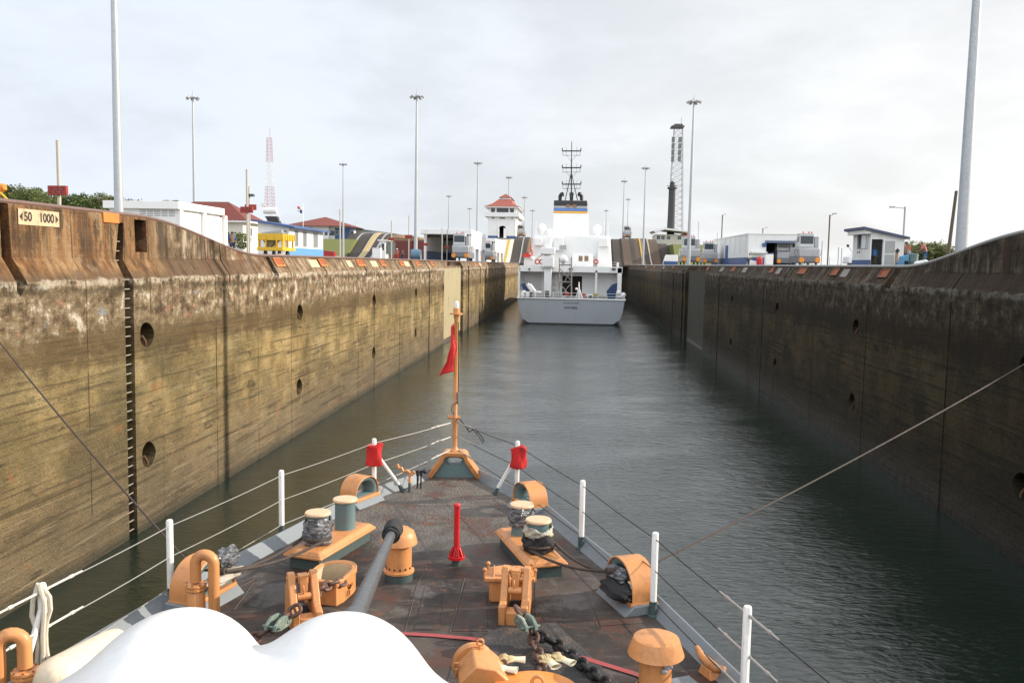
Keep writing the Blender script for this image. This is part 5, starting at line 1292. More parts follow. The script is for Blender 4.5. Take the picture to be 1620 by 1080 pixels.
# ---- distance sign posts with red boards
post = empty('sign_post', (0, 0, 0), '', 'sign post', 'red number boards on tall posts along the left bank')
g = MB(); g.cyl((0, 0, 0), (0, 0, 1), .075, n=10); g.build('pole', M_pole, post)
sbd = MB(); sbd.box((-.42, -.16, -.2), (.42, -.0, .2)); sbo = sbd.build('sign_board', M_signred, post, bevel=.02)
g = MB()
for k in range(3):
    x_ = -.26 + .26 * k
    for (a, b_, c_, d_) in ((-.06, .10, .06, .13), (-.06, -.015, .06, .015), (-.06, -.13, .06, -.10), (.05, 0, .075, .12), (-.075, -.12, -.05, 0)): g.box((x_ + a, -.166, b_), (x_ + c_, -.160, d_))
g.build('number_segments', M_signdot, sbo)
for i, (px, top, by, Y, w_, lb) in enumerate(((91, 222, 301.5, 36, 1.0, 'red number board on a pale post above the distance sign on the left wall'), (390.5, 268, 332, 56, 1.0, 'red number board on the post before the cream house'),
        (538, 331, None, 92, 1, ''), (619.5, 349, 378.5, 105, .85, 'red number board on the post by the small white kiosk'), (647, 341, 374.5, 125, 1.3, 'red number board on the post left of the long shelter'),
        (674, 364, 386.5, 150, 1.1, 'lower red number board in front of the long shelter'), (707.5, 362, 391, 165, 1.1, 'red number board beside the locomotive under the long shelter'), (699.5, 360, None, 135, 1, ''))):
    t = post if i == 0 else copy_tree(post)
    tp = aty(px, top, Y); t.location = (tp.x, Y, ZG); pole = [k for k in kids(t) if k.name.startswith('pole')][0]; pole.scale = (1, 1, tp.z - ZG)
    sb_ = [k for k in kids(t) if k.name.startswith('sign_board')][0]
    if by: sb_.location = (0, 0, aty(px, by, Y).z - ZG); sb_.scale = (w_,) * 3; t['label'] = lb
    else:
        for k in kids(sb_): bpy.data.objects.remove(k)
        bpy.data.objects.remove(sb_); t['category'] = 'pole'; t.name = 'bare_post'; t['group'] = 'bare pale posts on the left bank'; t['label'] = 'bare pale post beside the lamp mast near the dark track' if px < 600 else 'bare pale post at the front of the long shelter'
g = MB(); Yc = 62; a, c_ = aty(394, 295, Yc), aty(394, 395, Yc); g.cyl((a.x, Yc, ZG), a, .07, n=8); cpst = g.build('camera_post', M_pole, label='pale post with a small camera beside the post before the cream house', cat='camera post')
g = MB(); a = aty(398, 309, Yc); g.box(a - Vector((.16, .2, .09)), a + Vector((.16, .2, .09))); g.box(a - Vector((.28, .03, .03)), a - Vector((.1, -.03, -.03))); g.build('camera', M_dgrey, cpst)
g = MB(); a = aty(397, 328, Yc); g.box((a.x - .42, Yc - .12, a.z - .2), (a.x + .42, Yc, a.z + .2)); g.build('sign_board', M_signred, cpst)

# ---- buildings
def part_box(name, a, b_, mat, par, **kw):
    g = MB(); g.box(a, b_); return g.build(name, mat, par, **kw)
def window(par, M, w_, h_, bars=1, mat=M_glass, frm=M_white):
    """M: local x along wall, y up, z out of the wall"""
    g = MB(); t = .07; g.ring([(-w_ / 2 - t, -h_ / 2 - t), (w_ / 2 + t, -h_ / 2 - t), (w_ / 2 + t, h_ / 2 + t), (-w_ / 2 - t, h_ / 2 + t)], [(-w_ / 2, -h_ / 2), (w_ / 2, -h_ / 2), (w_ / 2, h_ / 2), (-w_ / 2, h_ / 2)], (0, 0, .003), (1, 0, 0), (0, 1, 0), (0, 0, .06))
    for k in range(1, bars + 1): x_ = -w_ / 2 + w_ * k / (bars + 1); g.box((x_ - .025, -h_ / 2, .02), (x_ + .025, h_ / 2, .055))
    f = g.build('window', frm, par, xf=M)
    g = MB(); g.box((-w_ / 2, -h_ / 2, .004), (w_ / 2, h_ / 2, .015)); g.build('pane', mat, f, xf=M); return f
Fm = lambda x, y, z: frame((x, y, z), (1, 0, 0), (0, 0, 1))              # wall facing -Y
Rm = lambda x, y, z: frame((x, y, z), (0, 1, 0), (0, 0, 1))              # wall facing +X
Lm = lambda x, y, z: frame((x, y, z), (0, -1, 0), (0, 0, 1))             # wall facing -X
def hip_roof(g, x0, x1, y0, y1, z0, h, ov=.8, ridge='x', th=.2):
    x0 -= ov; x1 += ov; y0 -= ov; y1 += ov
    if x1 - x0 > y1 - y0: d = (y1 - y0) / 2; r0, r1 = (x0 + d, (y0 + y1) / 2), (x1 - d, (y0 + y1) / 2)
    else: d = (x1 - x0) / 2; r0, r1 = ((x0 + x1) / 2, y0 + d), ((x0 + x1) / 2, y1 - d)
    V = [(x0, y0, z0), (x1, y0, z0), (x1, y1, z0), (x0, y1, z0), (*r0, z0 + h), (*r1, z0 + h)]
    if x1 - x0 > y1 - y0: F = [(3, 2, 1, 0), (0, 1, 5, 4), (1, 2, 5), (2, 3, 4, 5), (3, 0, 4)]
    else: F = [(3, 2, 1, 0), (0, 1, 4), (1, 2, 5, 4), (2, 3, 5), (3, 0, 4, 5)]
    g.add(V, F)
    return g
# white garage
Yg = 84; a = aty(278, 325, Yg); c_ = aty(350, 325, Yg); xw = aty(205, 325, Yg + 4).x
gar = empty('garage_building', ((a.x + xw) / 2, Yg, ZG), 'white flat roofed garage with two big doors behind the raised left wall', 'building')
zr = aty(279, 319, Yg).z
ex = aty(279, 330, Yg).x; Yg2 = atx(348, 380, ex).y
part_box('wall', (xw, Yg, ZG - .2), (ex, Yg2, zr - .55), M_wallw, gar); g = MB(); g.box((xw - .4, Yg - .5, zr - .75), (ex + .45, Yg2 + .3, zr)); g.build('roof', M_white, gar, bevel=.03)
for k in range(5):
    g = MB(); x_ = aty(221 + k * 11.5, 327, Yg).x
    for j in range(4): g.box((x_, Yg - .03, zr - 1.45 + j * .17), (x_ + .62, Yg - .003, zr - 1.37 + j * .17))
    g.build('louvre', M_grey, gar)
for k in (0, 1):
    y0_ = Yg + .9 + k * 5.6; g = MB(); g.box((ex + .003, y0_, ZG), (ex + .05, y0_ + 4.6, zr - 1.0))
    for j in range(7): g.box((ex + .05, y0_, ZG + .3 + j * .6), (ex + .075, y0_ + 4.6, ZG + .35 + j * .6))
    g.build('garage_door', M_white, gar)
for k in range(3): g = MB(); y0_ = Yg + .05 + k * 5.55; g.box((ex + .004, y0_, ZG), (ex + .35, y0_ + .7, zr - .76)); g.build('pilaster', M_wallw, gar)
# cream house with red hipped roof
Yh_ = 128; a = aty(345, 348, Yh_); c_ = aty(384, 348, Yh_); Yh2 = atx(412, 360, c_.x).y; zr = aty(384, 349, Yh_).z
M_creamw = paint('cream_render', (.62, .60, .52), .8, amt=.15, scale=.5)
ho = empty('house', (a.x, Yh_, ZG), 'cream two storey house with a bright red hipped roof', 'building')
part_box('wall', (a.x - 9, Yh_, ZG - .2), (c_.x, Yh2, zr), M_creamw, ho); g = MB(); hip_roof(g, a.x - 9, c_.x, Yh_, Yh2, zr, 3.0, 1.0); g.build('roof', paint('bright_red_roof', (.17, .034, .025), .6, amt=.3, scale=.6), ho)
part_box('fascia', (a.x - 9.9, Yh_ - .9, zr - .28), (c_.x + .9, Yh2 + .9, zr - .01), M_white, ho)
for px in (352, 355, 358): window(ho, Fm(aty(px, 363, Yh_).x, Yh_, zr - 1.8), .16, 1.0, 0, M_dgrey)
for k in range(3): window(ho, Rm(c_.x, Yh_ + 3 + 5 * k, zr - 1.6), 1.1, 1.2, 1)
# white and blue workshop
Yw = 100; xa = aty(408, 370, Yw).x; xb = aty(457, 370, Yw).x; Yw2 = atx(511, 385, xb).y; zA = aty(408, 351, Yw).z; zB = aty(457, 360, Yw).z
wk = empty('workshop_building', (xb, Yw, ZG), 'white workshop with a light blue base and a sloping roof behind the yellow cart', 'building')
g = MB(); g.prism([(xa, ZG - .2), (xb, ZG - .2), (xb, zB), (xa, zA)], (0, Yw, 0), (1, 0, 0), (0, 0, 1), (0, Yw2 - Yw, 0)); g.build('wall', M_wallw, wk)
g = MB(); g.prism([(xa - .5, zA + .03), (xb + .9, zB - .08), (xb + .9, zB + .12), (xa - .5, zA + .28)], (0, Yw - .7, 0), (1, 0, 0), (0, 0, 1), (0, Yw2 - Yw + 1.4, 0)); g.build('roof', M_bluep, wk)
zd = aty(470, 393, Yw).z; part_box('base_band', (xb + .004, Yw + .1, ZG - .1), (xb + .06, Yw2 - .02, zd + .1), M_lblue, wk); 
for k, (px, w_) in enumerate(((469, 1.1), (482, 1.2), (499, 1.7))):
    yy = atx(px, 385, xb).y; window(wk, Rm(xb, yy, ZG + 2.35), w_, 1.75, 2, paint('louvre_glass', (.25, .27, .27), .3), M_grey)
g = MB(); x_ = aty(440, 370, Yw).x; g.prism([(-2.6, -.25), (0, .15), (0, -.25)], (xb - .3, Yw - 1.6, ZG + 3.1), (1, 0, 0), (0, 0, 1), (0, 1.59, 0)); g.build('canopy', M_grey, wk)
# yellow cart
Yc = 78; xa = aty(408, 390, Yc).x; xb = aty(447, 390, Yc).x; y2 = atx(466, 385, xb).y; zt_ = aty(430, 369.5, Yc).z; zm = aty(430, 380, Yc).z; zl = aty(430, 391, Yc).z; zb = aty(430, 396.5, Yc).z
ct = empty('yellow_cart', ((xa + xb) / 2, Yc, ZG), 'yellow steel weight cart standing in front of the white and blue workshop', 'cart')
g = MB(); g.box((xa, Yc, zm), (xb, y2, zt_))
for k in range(6): t = k / 5; g.box((xb + .002, lerp(Yc, y2 - .12, t), zm), (xb + .08, lerp(Yc, y2 - .12, t) + .12, zt_))
for k in range(4): t = k / 3; g.box((lerp(xa, xb - .1, t), Yc - .06, zm), (lerp(xa, xb - .1, t) + .1, Yc - .002, zt_))
g.build('hopper', M_yellow, ct, bevel=.02)
part_box('lower_frame', (xa - .05, Yc - .1, zb), (xb + .05, y2 + .1, zl), M_yellow, ct, bevel=.02)
for t in (0, .28, .72, .95): part_box('upright', (lerp(xa, xb, t), Yc + .02, zl), (lerp(xa, xb, t) + .14, Yc + .3, zm), M_yellow, ct)
for t in (.2, .5, .95): part_box('upright', (xb - .16, lerp(Yc, y2, t) - .16, zl), (xb - .02, lerp(Yc, y2, t), zm), M_yellow, ct)
g = MB(); g.prism([(-.55, .0), (.55, .0), (.12, -.62), (-.12, -.62)], ((xa + xb) / 2 - .1, Yc + .25, zm), (1, 0, 0), (0, 0, 1), (0, 1.1, 0)); g.build('chute', paint('chute_olive', (.18, .15, .06), .7), ct)
for s_ in (-1, 1): g = MB(); g.cyl(((xa + xb) / 2 - .1 + s_ * .6, Yc + .15, zm), ((xa + xb) / 2 - .1 + s_ * .14, Yc + .15, zl), .05, n=6); g.build('chute_brace', M_black, ct)
for x_ in (xa + .5, xb - .5):
    for y_ in (Yc + .6, y2 - .6): g = MB(); g.cyl((x_ - .08, y_, ZG + .32), (x_ + .08, y_, ZG + .32), .32, n=14); g.build('wheel', M_black, ct)
# water tank on a dark roof slope
Yt = 190; a = aty(429, 334, Yt)
tk = empty('roof_tank', a, 'white cylindrical tank on a stand above the workshop roof', 'tank')
g = MB(); e0, e1 = aty(417.5, 333, Yt), aty(438, 333, Yt); g.cyl(e0, e1, .72, n=16); g.build('tank', M_white, tk)
g = MB(); g.prism([(0, 0), (2.6, 0), (3.6, -2.0), (1.2, -2.0)], aty(419, 342, Yt), (1, 0, 0), (0, 0, 1), (0, 1.5, 0)); g.build('collector_panel', M_black, tk)
for px in (420, 427, 435, 440): g = MB(); p_ = aty(px, 336, Yt); g.cyl((p_.x, Yt + 1, ZG), p_ + Vector((0, 1, 0)), .08, n=6); g.build('leg', M_white, tk)
# big red roofed office
Yo_ = 280; xa = aty(462, 360, Yo_).x; xb = aty(520, 360, Yo_).x; zr = aty(505, 357.5, Yo_).z; zrg = aty(500, 341, Yo_).z
of = empty('office_building', (xa, Yo_, ZG), 'long low white office with a dark red hipped roof and a blue lower floor', 'building')
xe = aty(556, 360, Yo_ + 10).x
part_box('wall', (xa, Yo_, ZG), (xb, Yo_ + 18, zr), M_wallw, of); g = MB(); hip_roof(g, xa, xe, Yo_, Yo_ + 19, zr, zrg - zr, 2.0); g.build('roof', M_roofred, of)
part_box('side_wall', (xb + .01, Yo_ + 1.5, ZG), (xe, Yo_ + 16, zr), M_wallw, of)
z1 = aty(540, 376, Yo_).z; part_box('blue_front', (aty(530, 370, Yo_ + 1.5).x, Yo_ + 1.38, z1 - 4), (aty(560, 370, Yo_ + 1.5).x, Yo_ + 1.49, aty(540, 360.5, Yo_).z), M_bluep, of)
for px in (518, 524, 529): window(of, Fm(aty(px, 366, Yo_ + 1.5).x, Yo_ + (1.49 if px > 521 else 0), zr - 2.2), 1.0, 1.6, 0)
window(of, Fm(aty(492, 361, Yo_).x, Yo_, zr - .9), 1.2, .7, 0)
for px in (533, 557): window(of, Fm(aty(px, 366, Yo_ + 1.5).x, Yo_ + 1.37, zr - 2.0), 1.2, 1.2, 0)
g = MB(); a = aty(455, 350, Yo_ - 20); g.box((a.x, Yo_ - 20, a.z - .3), (a.x + 6, Yo_ - 12, a.z)); 
shd = empty('long_shed', (aty(580, 368, 300).x, 300, ZG), 'long low white shed with a flat pale roof right of the office', 'building')
g = MB(); xs, xt = aty(560, 362, 300).x, aty(625, 369, 300).x; g.prism([(xs, ZG), (xt, ZG), (xt, aty(625, 372, 300).z), (xs, aty(560, 362, 300).z)], (0, 300, 0), (1, 0, 0), (0, 0, 1), (0, 12, 0)); g.build('wall', M_wallw, shd)
g = MB(); g.prism([(xs - 1, aty(560, 361.5, 300).z), (xt + 1, aty(625, 371, 300).z), (xt + 1, aty(625, 370, 300).z), (xs - 1, aty(560, 360, 300).z)], (0, 299, 0), (1, 0, 0), (0, 0, 1), (0, 14, 0)); g.build('roof', M_grey, shd)
# flag pole
Yq = 180; a, c_ = aty(479.5, 322, Yq), aty(479.5, 360, Yq); fp = empty('flag_pole', (a.x, Yq, ZG), 'white pole flying a small red, white and blue quartered flag', 'flag pole')
g = MB(); g.cyl((a.x, Yq, ZG), a, .06, n=8); g.build('pole', M_white, fp)
tl_, br_ = aty(470.5, 327, Yq), aty(478.5, 335, Yq); w_ = br_.x - tl_.x; h_ = tl_.z - br_.z
for i, (u0, v0, mt) in enumerate(((0, 0, 'r'), (1, 0, 'w'), (0, 1, 'w'), (1, 1, 'b'))):
    g = MB(); x_ = tl_.x + w_ * .5 * u0; z_ = br_.z + h_ * .5 * (1 - v0) + (-.12 if u0 else .12)
    g.add([(x_, Yq, z_ - .15 * u0), (x_ + w_ / 2, Yq - .2, z_ - .15 - .1 * u0), (x_ + w_ / 2, Yq - .2, z_ + h_ / 2 - .15), (x_, Yq, z_ + h_ / 2)], [(0, 1, 2, 3)])
    o = g.build('flag_quarter', {'r': M_flagred, 'w': M_white, 'b': paint('flag_blue', (.02, .04, .22), .8)}[mt], fp); o.modifiers.new('t', 'SOLIDIFY').thickness = .02
# ---- inclines (steep locomotive tracks between lock levels)
def incline(name, label, Y0_, ln, z0, z1, bands, side_mat, back=40, cat='incline'):
    root = empty(name, (bands[0][0], Y0_, z0), label, cat); K = 22
    prof = []
    for i in range(K + 1): t = i / K; prof.append((Y0_ + ln * t, z0 + (z1 - z0) * (.75 * smooth(0, 1, t) + .25 * math.sin(t * PI / 2))))
    prof.append((Y0_ + ln + back, z1))
    for j, (xa, xb, mt, dz) in enumerate(bands):
        g = MB(); poly = [(y, z + dz) for y, z in prof] + [(Y0_ + ln + back, z0 - .5), (Y0_, z0 - .5)]
        g.prism([(y, z) for y, z in poly], (xa, 0, 0), (0, 1, 0), (0, 0, 1), (xb - xa, 0, 0)); g.build('side_wall' if mt is side_mat else ('rail_strip' if xb - xa < 1.2 else 'track_slab'), mt, root)
    return root
M_dkrust = paint('dark_rust_concrete', (.095, .065, .045), .9, (.03, .022, .018), .6, .5)
M_palec = paint('sunlit_pale_concrete', (.62, .58, .50), .8, (.35, .25, .14), .4, .4)
M_ystrip = paint('yellow_rail_strip', (.55, .36, .06), .7, amt=.4)
Yi = 255
X = lambda px: aty(px, 390, Yi).x
incline('track_incline', 'steep dark double track with a yellow strip curving up on the left bank', Yi, 30, ZG, aty(580, 368.5, Yi + 26).z,
        [(X(520), X(538), M_track, .0), (X(538), X(541), M_grey, .12), (X(541), X(561), M_track, .02), (X(561), X(564.5), M_conc, .25), (X(564.5), X(567.5), M_ystrip, .3), (X(567.5), X(571), M_conc, .25), (X(571), X(580), M_track, .02), (X(580), X(583), M_grey, .14), (X(583), X(592), M_track, .0), (X(592), X(612), M_brownconc, -.3)], M_brownconc)
g = MB(); a, c_ = aty(500, 377, 240), aty(517, 377, 240); g.prism([(0, 0), (16, 0), (30, 6.6), (60, 6.6), (60, -.1), (0, -.1)], (a.x - 8, 240, ZG), (0, 1, 0), (0, 0, 1), (c_.x - a.x + 10.5 - 2.0, 0, 0)); g.build('grass_bank', M_grass, kind='structure')
Yi = 300
incline('track_incline', 'pale concrete incline with a dark track below the control tower', Yi - 30, 28, ZG, aty(815, 375, Yi).z,
        [(-26.5, -22.2, M_palec, .05), (-22.2, -21.5, M_ystrip, .12), (-21.5, -20.2, M_palec, .06), (-20.2, -17.3, M_track, .0), (-17.3, -16.9, M_grey, .12), (-16.9, -15.4, M_track, .01), (-15.4, -12.8, M_brownconc, -.4)], M_brownconc, 60)
incline('track_incline', 'dark rust streaked incline with a locomotive on top, right of the white ship', Yi - 30, 28, ZG, aty(1000, 377.5, Yi).z,
        [(12.6, 15.6, M_track, -.3), (15.6, 18.4, M_dkrust, .0), (18.4, 19.6, M_track, .06), (19.6, 21.4, M_dkrust, .02), (21.4, 21.8, M_ystrip, .14), (21.8, 22.4, M_brownconc, .1), (22.4, 24, M_track, .0), (24, 24.4, M_conc, .12), (24.4, 27.4, M_dkrust, -.2), (27.4, 31.0, M_track, -1.6)], M_brownconc, 60)
g = MB(); a = aty(1030, 382, 262); c_ = aty(1090, 382, 262); g.prism([(0, 0), (4, 0), (16, aty(1060, 386, 275).z - ZG), (70, aty(1060, 386, 275).z - ZG), (70, -.1), (0, -.1)], (31.1, 262, ZG), (0, 1, 0), (0, 0, 1), (26, 0, 0)); g.build('grass_bank', M_grass, kind='structure')
g = MB(); g.box((-16.4, 300, -3), (16.4, 303, 10.5)); g.build('lock_gate', M_dgrey, label='dark steel lock gate closing the far end of the chamber', cat='gate', kind='thing')
# ---- control tower
Yk = 292; zg2 = aty(790, 379, Yk).z; X = lambda px: aty(px, 350, Yk).x; Z = lambda py: aty(790, py, Yk).z
tw = empty('control_tower', (X(794), Yk, zg2), 'white control tower with an arched doorway, blue base and red tiled roof', 'tower')
x0, x1 = X(772), X(816); yd = Yk + 26
hole = [(X(788.5), Z(378)), (X(788.5), Z(366))] + [(X(795) + (X(801.5) - X(795)) * -math.cos(PI * i / 12), Z(363.5) + (Z(357) - Z(363.5)) * math.sin(PI * i / 12)) for i in range(13)] + [(X(801.5), Z(366)), (X(801.5), Z(378))]
g = MB(); g.box((x0, Yk, zg2 - 8.5), (hole[0][0], Yk + 2, Z(341))); g.box((hole[-1][0], Yk, zg2 - 8.5), (x1, Yk + 2, Z(341)))
top = hole[2:-2]; g.prism([(hole[0][0] + .001, Z(366))] + top + [(hole[-1][0] - .001, Z(366)), (hole[-1][0] - .001, Z(341)), (hole[0][0] + .001, Z(341))], (0, Yk, 0), (1, 0, 0), (0, 0, 1), (0, 2, 0))
g.box((x0, Yk + 2.01, zg2 - 8.5), (x0 + .6, yd, Z(341))); g.box((x1 - .6, Yk + 2.01, zg2 - 8.5), (x1, yd, Z(341))); g.box((x0 + .7, yd - 1, zg2 - 8), (x1 - .7, yd, Z(341))); g.build('wall', M_wallw, tw)
g = MB(); g.box((X(789), Yk + 6, zg2 - 2), (X(801), Yk + 6.3, Z(358))); g.build('door', M_dgrey, tw)
g = MB(); g.box((X(788.4), Yk - .9, Z(376)), (X(790.5), Yk - .02, Z(361))); g.box((X(797.5), Yk - 1.2, Z(377)), (X(801.6), Yk - .02, Z(361))); g.build('door_leaf', M_white, tw)
for a, c_ in ((772, 788.4), (801.7, 816)): g = MB(); g.box((X(a), Yk - .06, zg2 - 8), (X(c_), Yk - .003, Z(373))); g.build('base_band', M_bluep, tw)
g = MB(); g.box((x1 + .003, Yk, zg2 - 8), (x1 + .06, yd, Z(373))); g.build('base_band', M_bluep, tw)
g = MB(); g.box((X(766.5), Yk - 1.1, Z(343)), (X(821.5), yd + 1.1, Z(336.2))); g.build('gallery', M_wallw, tw, bevel=.05)
g = MB(); g.box((x0 + .3, Yk - .2, Z(336.3)), (x1 + .4, yd, Z(326.9))); g.build('lookout_room', M_wallw, tw)
for a, c_, k in ((777, 782.5, 0), (786, 804, 3), (807, 812.5, 0)): window(tw, Fm((X(a) + X(c_)) / 2, Yk - .2, (Z(330) + Z(336)) / 2), X(c_) - X(a), Z(330) - Z(336), k, M_glass, M_dgrey)
for k in range(4): window(tw, Rm(x1 + .4, Yk + 3 + 6 * k, (Z(330) + Z(336)) / 2), 3, Z(330) - Z(336), 2, M_glass, M_dgrey)
for a, c_ in ((778, 782), (790, 799), (809, 811)): g = MB(); g.box((X(a), Yk - .05, Z(346)), (X(c_), Yk - .003, Z(344))); g.build('vent_slot', M_dgrey, tw)
g = MB(); xl, xr = X(766), X(822); zl = Z(327); hz = Z(313.5) - zl; xm = X(797)
ly = [((xl, Yk - 1.6), (xr, yd + 1.6), 0), ((xl + 2.6, Yk + .9), (xr - 2.6, yd - .9), .38), ((xm - 2.2, Yk + 4.5), (xm + 2.2, yd - 4.5), 1.0)]
vs = []
for (a, b_), (c_, d_), t in ly: vs += [(a, b_, zl + hz * t), (c_, b_, zl + hz * t), (c_, d_, zl + hz * t), (a, d_, zl + hz * t)]
fs = [(3, 2, 1, 0)] + [(i * 4 + j, i * 4 + (j + 1) % 4, i * 4 + 4 + (j + 1) % 4, i * 4 + 4 + j) for i in range(2) for j in range(4)] + [(8, 9, 10, 11)]
M_tile = paint('tower_red_tile', (.31, .085, .06), .75, (.20, .07, .05), .4, .5)
g.add(vs, fs); rf = g.build('roof', M_tile, tw, smooth=0); part_box('eaves', (xl + .2, Yk - 1.4, zl - .35), (xr - .2, yd + 1.4, zl - .01), M_white, tw)
g = MB(); g.box((xm - 1.7, Yk + 5, zl + hz), (xm + 1.7, yd - 5, zl + hz + .6)); g.build('cupola', M_white, tw); g = MB(); hip_roof(g, xm - 1.7, xm + 1.7, Yk + 5, yd - 5, zl + hz + .6, 1.4, .5); g.build('cupola_roof', M_tile, tw, smooth=0)
# ---- shelters over the track
def shelter(name, label, px0, px1, ptop, pund, Ya, Yb, legs, dado=True):
    x0, x1 = aty(px0, 380, Ya).x, aty(px1, 380, Ya).x; zt_, zu_ = aty(px0, ptop, Ya).z, aty(px0, pund, Ya).z
    rt_ = empty(name, (x0, Ya, ZG), label, 'shelter'); g = MB(); g.box((x0, Ya, zu_), (x1, Yb, zt_)); g.build('roof', M_white, rt_, bevel=.04)
    g = MB(); g.box((x0 + .5, Ya + 1.2, ZG), (x0 + .9, Yb - 1, zu_ - .02)); g.box((x0 + .9, Yb - 2.0, ZG), (x0 + (x1 - x0) * .30, Yb - 1.2, zu_ - .02)); g.build('back_wall', M_wallw, rt_)
    if dado: g = MB(); g.box((x0 + .905, Ya + 1.2, ZG), (x0 + .97, Yb - 2.1, ZG + 2.0)); g.box((x0 + 1.0, Yb - 2.15, ZG), (x0 + (x1 - x0) * .36, Yb - 2.02, ZG + 2.0)); g.build('blue_dado', M_bluep, rt_)
    for y_ in (Ya + .6, (Ya + Yb) / 2, Yb - .6): g = MB(); g.box((x1 - .62, y_ - .2, ZG), (x1 - .12, y_ + .2, zu_ - .02)); g.build('column', M_white, rt_)
    g = MB(); g.box((x1 - .12, Ya + .3, zu_ - 2.6), (x1 - .03, Yb - .3, zu_ - .02)); g.build('side_sheet', M_white, rt_)
    g = MB(); g.box((x0 + .4, Ya + 3, zu_ - .6), (x1 - .7, Ya + 3.3, zu_ - .02)); g.box((x0 + .4, Yb - 3, zu_ - .6), (x1 - .7, Yb - 2.7, zu_ - .02)); g.build('roof_beam', M_dgrey, rt_)
shelter('track_shelter', 'long open shelter with a white roof and dark blue base over a locomotive', 665, 746, 362, 370, 165, 192, 3)
shelter('track_shelter', 'smaller open white shelter over a locomotive, nearer the control tower', 757, 784, 376.5, 382, 215, 240, 2, False)
# ---- locomotives
loco = empty('lock_locomotive', (0, 0, 0), '', 'locomotive', 'silver track locomotives working along the lock')
g = MB(); g.box((-1.3, 0, .55), (1.3, 9.5, 1.35)); g.box((-1.15, -.25, .7), (1.15, -.002, 1.25)); g.build('frame', paint('frame_grey', (.15, .155, .165), .5, amt=.3), loco, bevel=.06)
g = MB(); g.prism([(.05, 1.36), (9.45, 1.36), (9.45, 2.2), (8.6, 2.55), (.7, 2.55), (.05, 2.3)], (-1.25, 0, 0), (0, 1, 0), (0, 0, 1), (2.5, 0, 0)); g.build('hood', M_silver, loco, bevel=.08)
g = MB(); g.box((-1.2, .9, 2.56), (.65, 3.6, 4.15), topx=.96, topy=.9); g.box((-1.2, 1.0, 4.15), (.6, 3.5, 4.3)); cb = g.build('cab', paint('cab_pale_grey', (.52, .53, .54), .4, amt=.2), loco, bevel=.06)
g = MB(); g.box((-1.06, .90, 2.98), (.52, 1.02, 3.95)); g.build('windscreen', M_glass, cb); g = MB(); g.box((-1.205, 1.4, 3.15), (-1.13, 3.1, 3.9)); g.box((.57, 1.4, 3.15), (.655, 3.1, 3.9)); g.build('side_window', M_glass, cb)
for a, c_ in (((.72, 1.1, 2.56), (1.22, 3.4, 3.9)), ((-.9, 4.6, 2.56), (.9, 7.2, 3.6)), ((-.5, 3.7, 2.56), (.4, 4.4, 3.2))): g = MB(); g.box(a, c_); g.build('machinery_box', M_silver, loco, bevel=.05)
for x_ in (-.7, 0, .35): g = MB(); g.cyl((x_, 1.5, 4.3), (x_, 1.5, 4.52), .09, n=8); g.build('roof_lamp', paint('red_lamp', (.60, .05, .02), .3), loco)
M_orng = paint('orange_buffer', (.75, .27, .03), .5, amt=.15)
for s_ in (-1, 1): g = MB(); g.cyl((s_ * .98, -.34, .95), (s_ * .98, -.02, .95), .33, n=16); g.build('buffer_disc', M_orng, loco)
for y_ in (1.2, 8.2):
    for s_ in (-1, 1): g = MB(); g.cyl((s_ * 1.0 - .1, y_, .42), (s_ * 1.0 + .1, y_, .42), .42, n=14); g.build('wheel', M_dgrey, loco)
for a in (-1, 1): g = MB(); g.tube([(a * 1.32, .3, 1.4), (a * 1.5, .2, 2.2), (a * 1.5, 3.2, 2.2), (a * 1.32, 3.2, 1.4)], .03, 5); g.build('handrail', M_dgrey, loco)
for i, (px, Y, k, z_, lb) in enumerate(((728, 157, 1.2, None, 'silver locomotive with orange buffers under the long shelter'), (771, 208, 1.15, None, 'smaller looking silver locomotive under the shelter nearest the tower'),
        (823.5, 300, 1.0, aty(815, 375, 300).z, 'silver locomotive at the top of the incline beside the control tower'), (992, 300, 1.0, aty(1000, 377.5, 300).z, 'silver locomotive at the top of the right incline'),
        (1094, 158, 1.22, None, 'silver locomotive with orange buffers under the tall right bank lamp mast'), (1124.5, 172, 1.1, None, 'silver locomotive parked against the white and blue shed wall'),
        (1243, 150, 1.1, None, 'silver locomotive half inside the open bay of the white shed'), (1281, 134, 1.2, None, 'silver locomotive with orange buffers standing right of the white shed'))):
    t = loco if i == 0 else copy_tree(loco); p_ = aty(px, 400, Y); t.location = (p_.x, Y, z_ if z_ else ZG); t.scale = (k, k * (.55 if i > 3 else .8), k); t['label'] = lb
# ---- container row behind the kiosk
for i, (a, c_, mt, lb) in enumerate(((624, 652, M_redbrown, 'red brown container wall behind the kiosk on the left bank'), (653, 692, M_redbrown, 'red brown container seen through the long shelter'), (611, 640, M_brownconc, ''))):
    Yx = 215 if i < 2 else 250
    if i == 2: continue
    p0, p1 = aty(a, 380.5, Yx), aty(c_, 380.5, Yx); g = MB(); g.box((p0.x, Yx, ZG), (p1.x, Yx + 2.6, p0.z))
    for k in range(22): x_ = lerp(p0.x, p1.x, (k + .3) / 22); g.box((x_, Yx - .05, ZG + .1), (x_ + .12, Yx - .003, p0.z - .12))
    g.build('container', mt, label=lb, cat='container', group='red brown containers on the left bank')
Yx = 262; g = MB(); p0, p1 = aty(612, 374, Yx), aty(680, 380, Yx); g.prism([(p0.x, ZG), (p1.x, ZG), (p1.x, p1.z), (p0.x, p0.z)], (0, Yx, 0), (1, 0, 0), (0, 0, 1), (0, 4, 0)); g.build('retaining_wall', M_brownconc, label='stained concrete retaining wall stepping down right of the steep track', cat='wall', kind='thing')
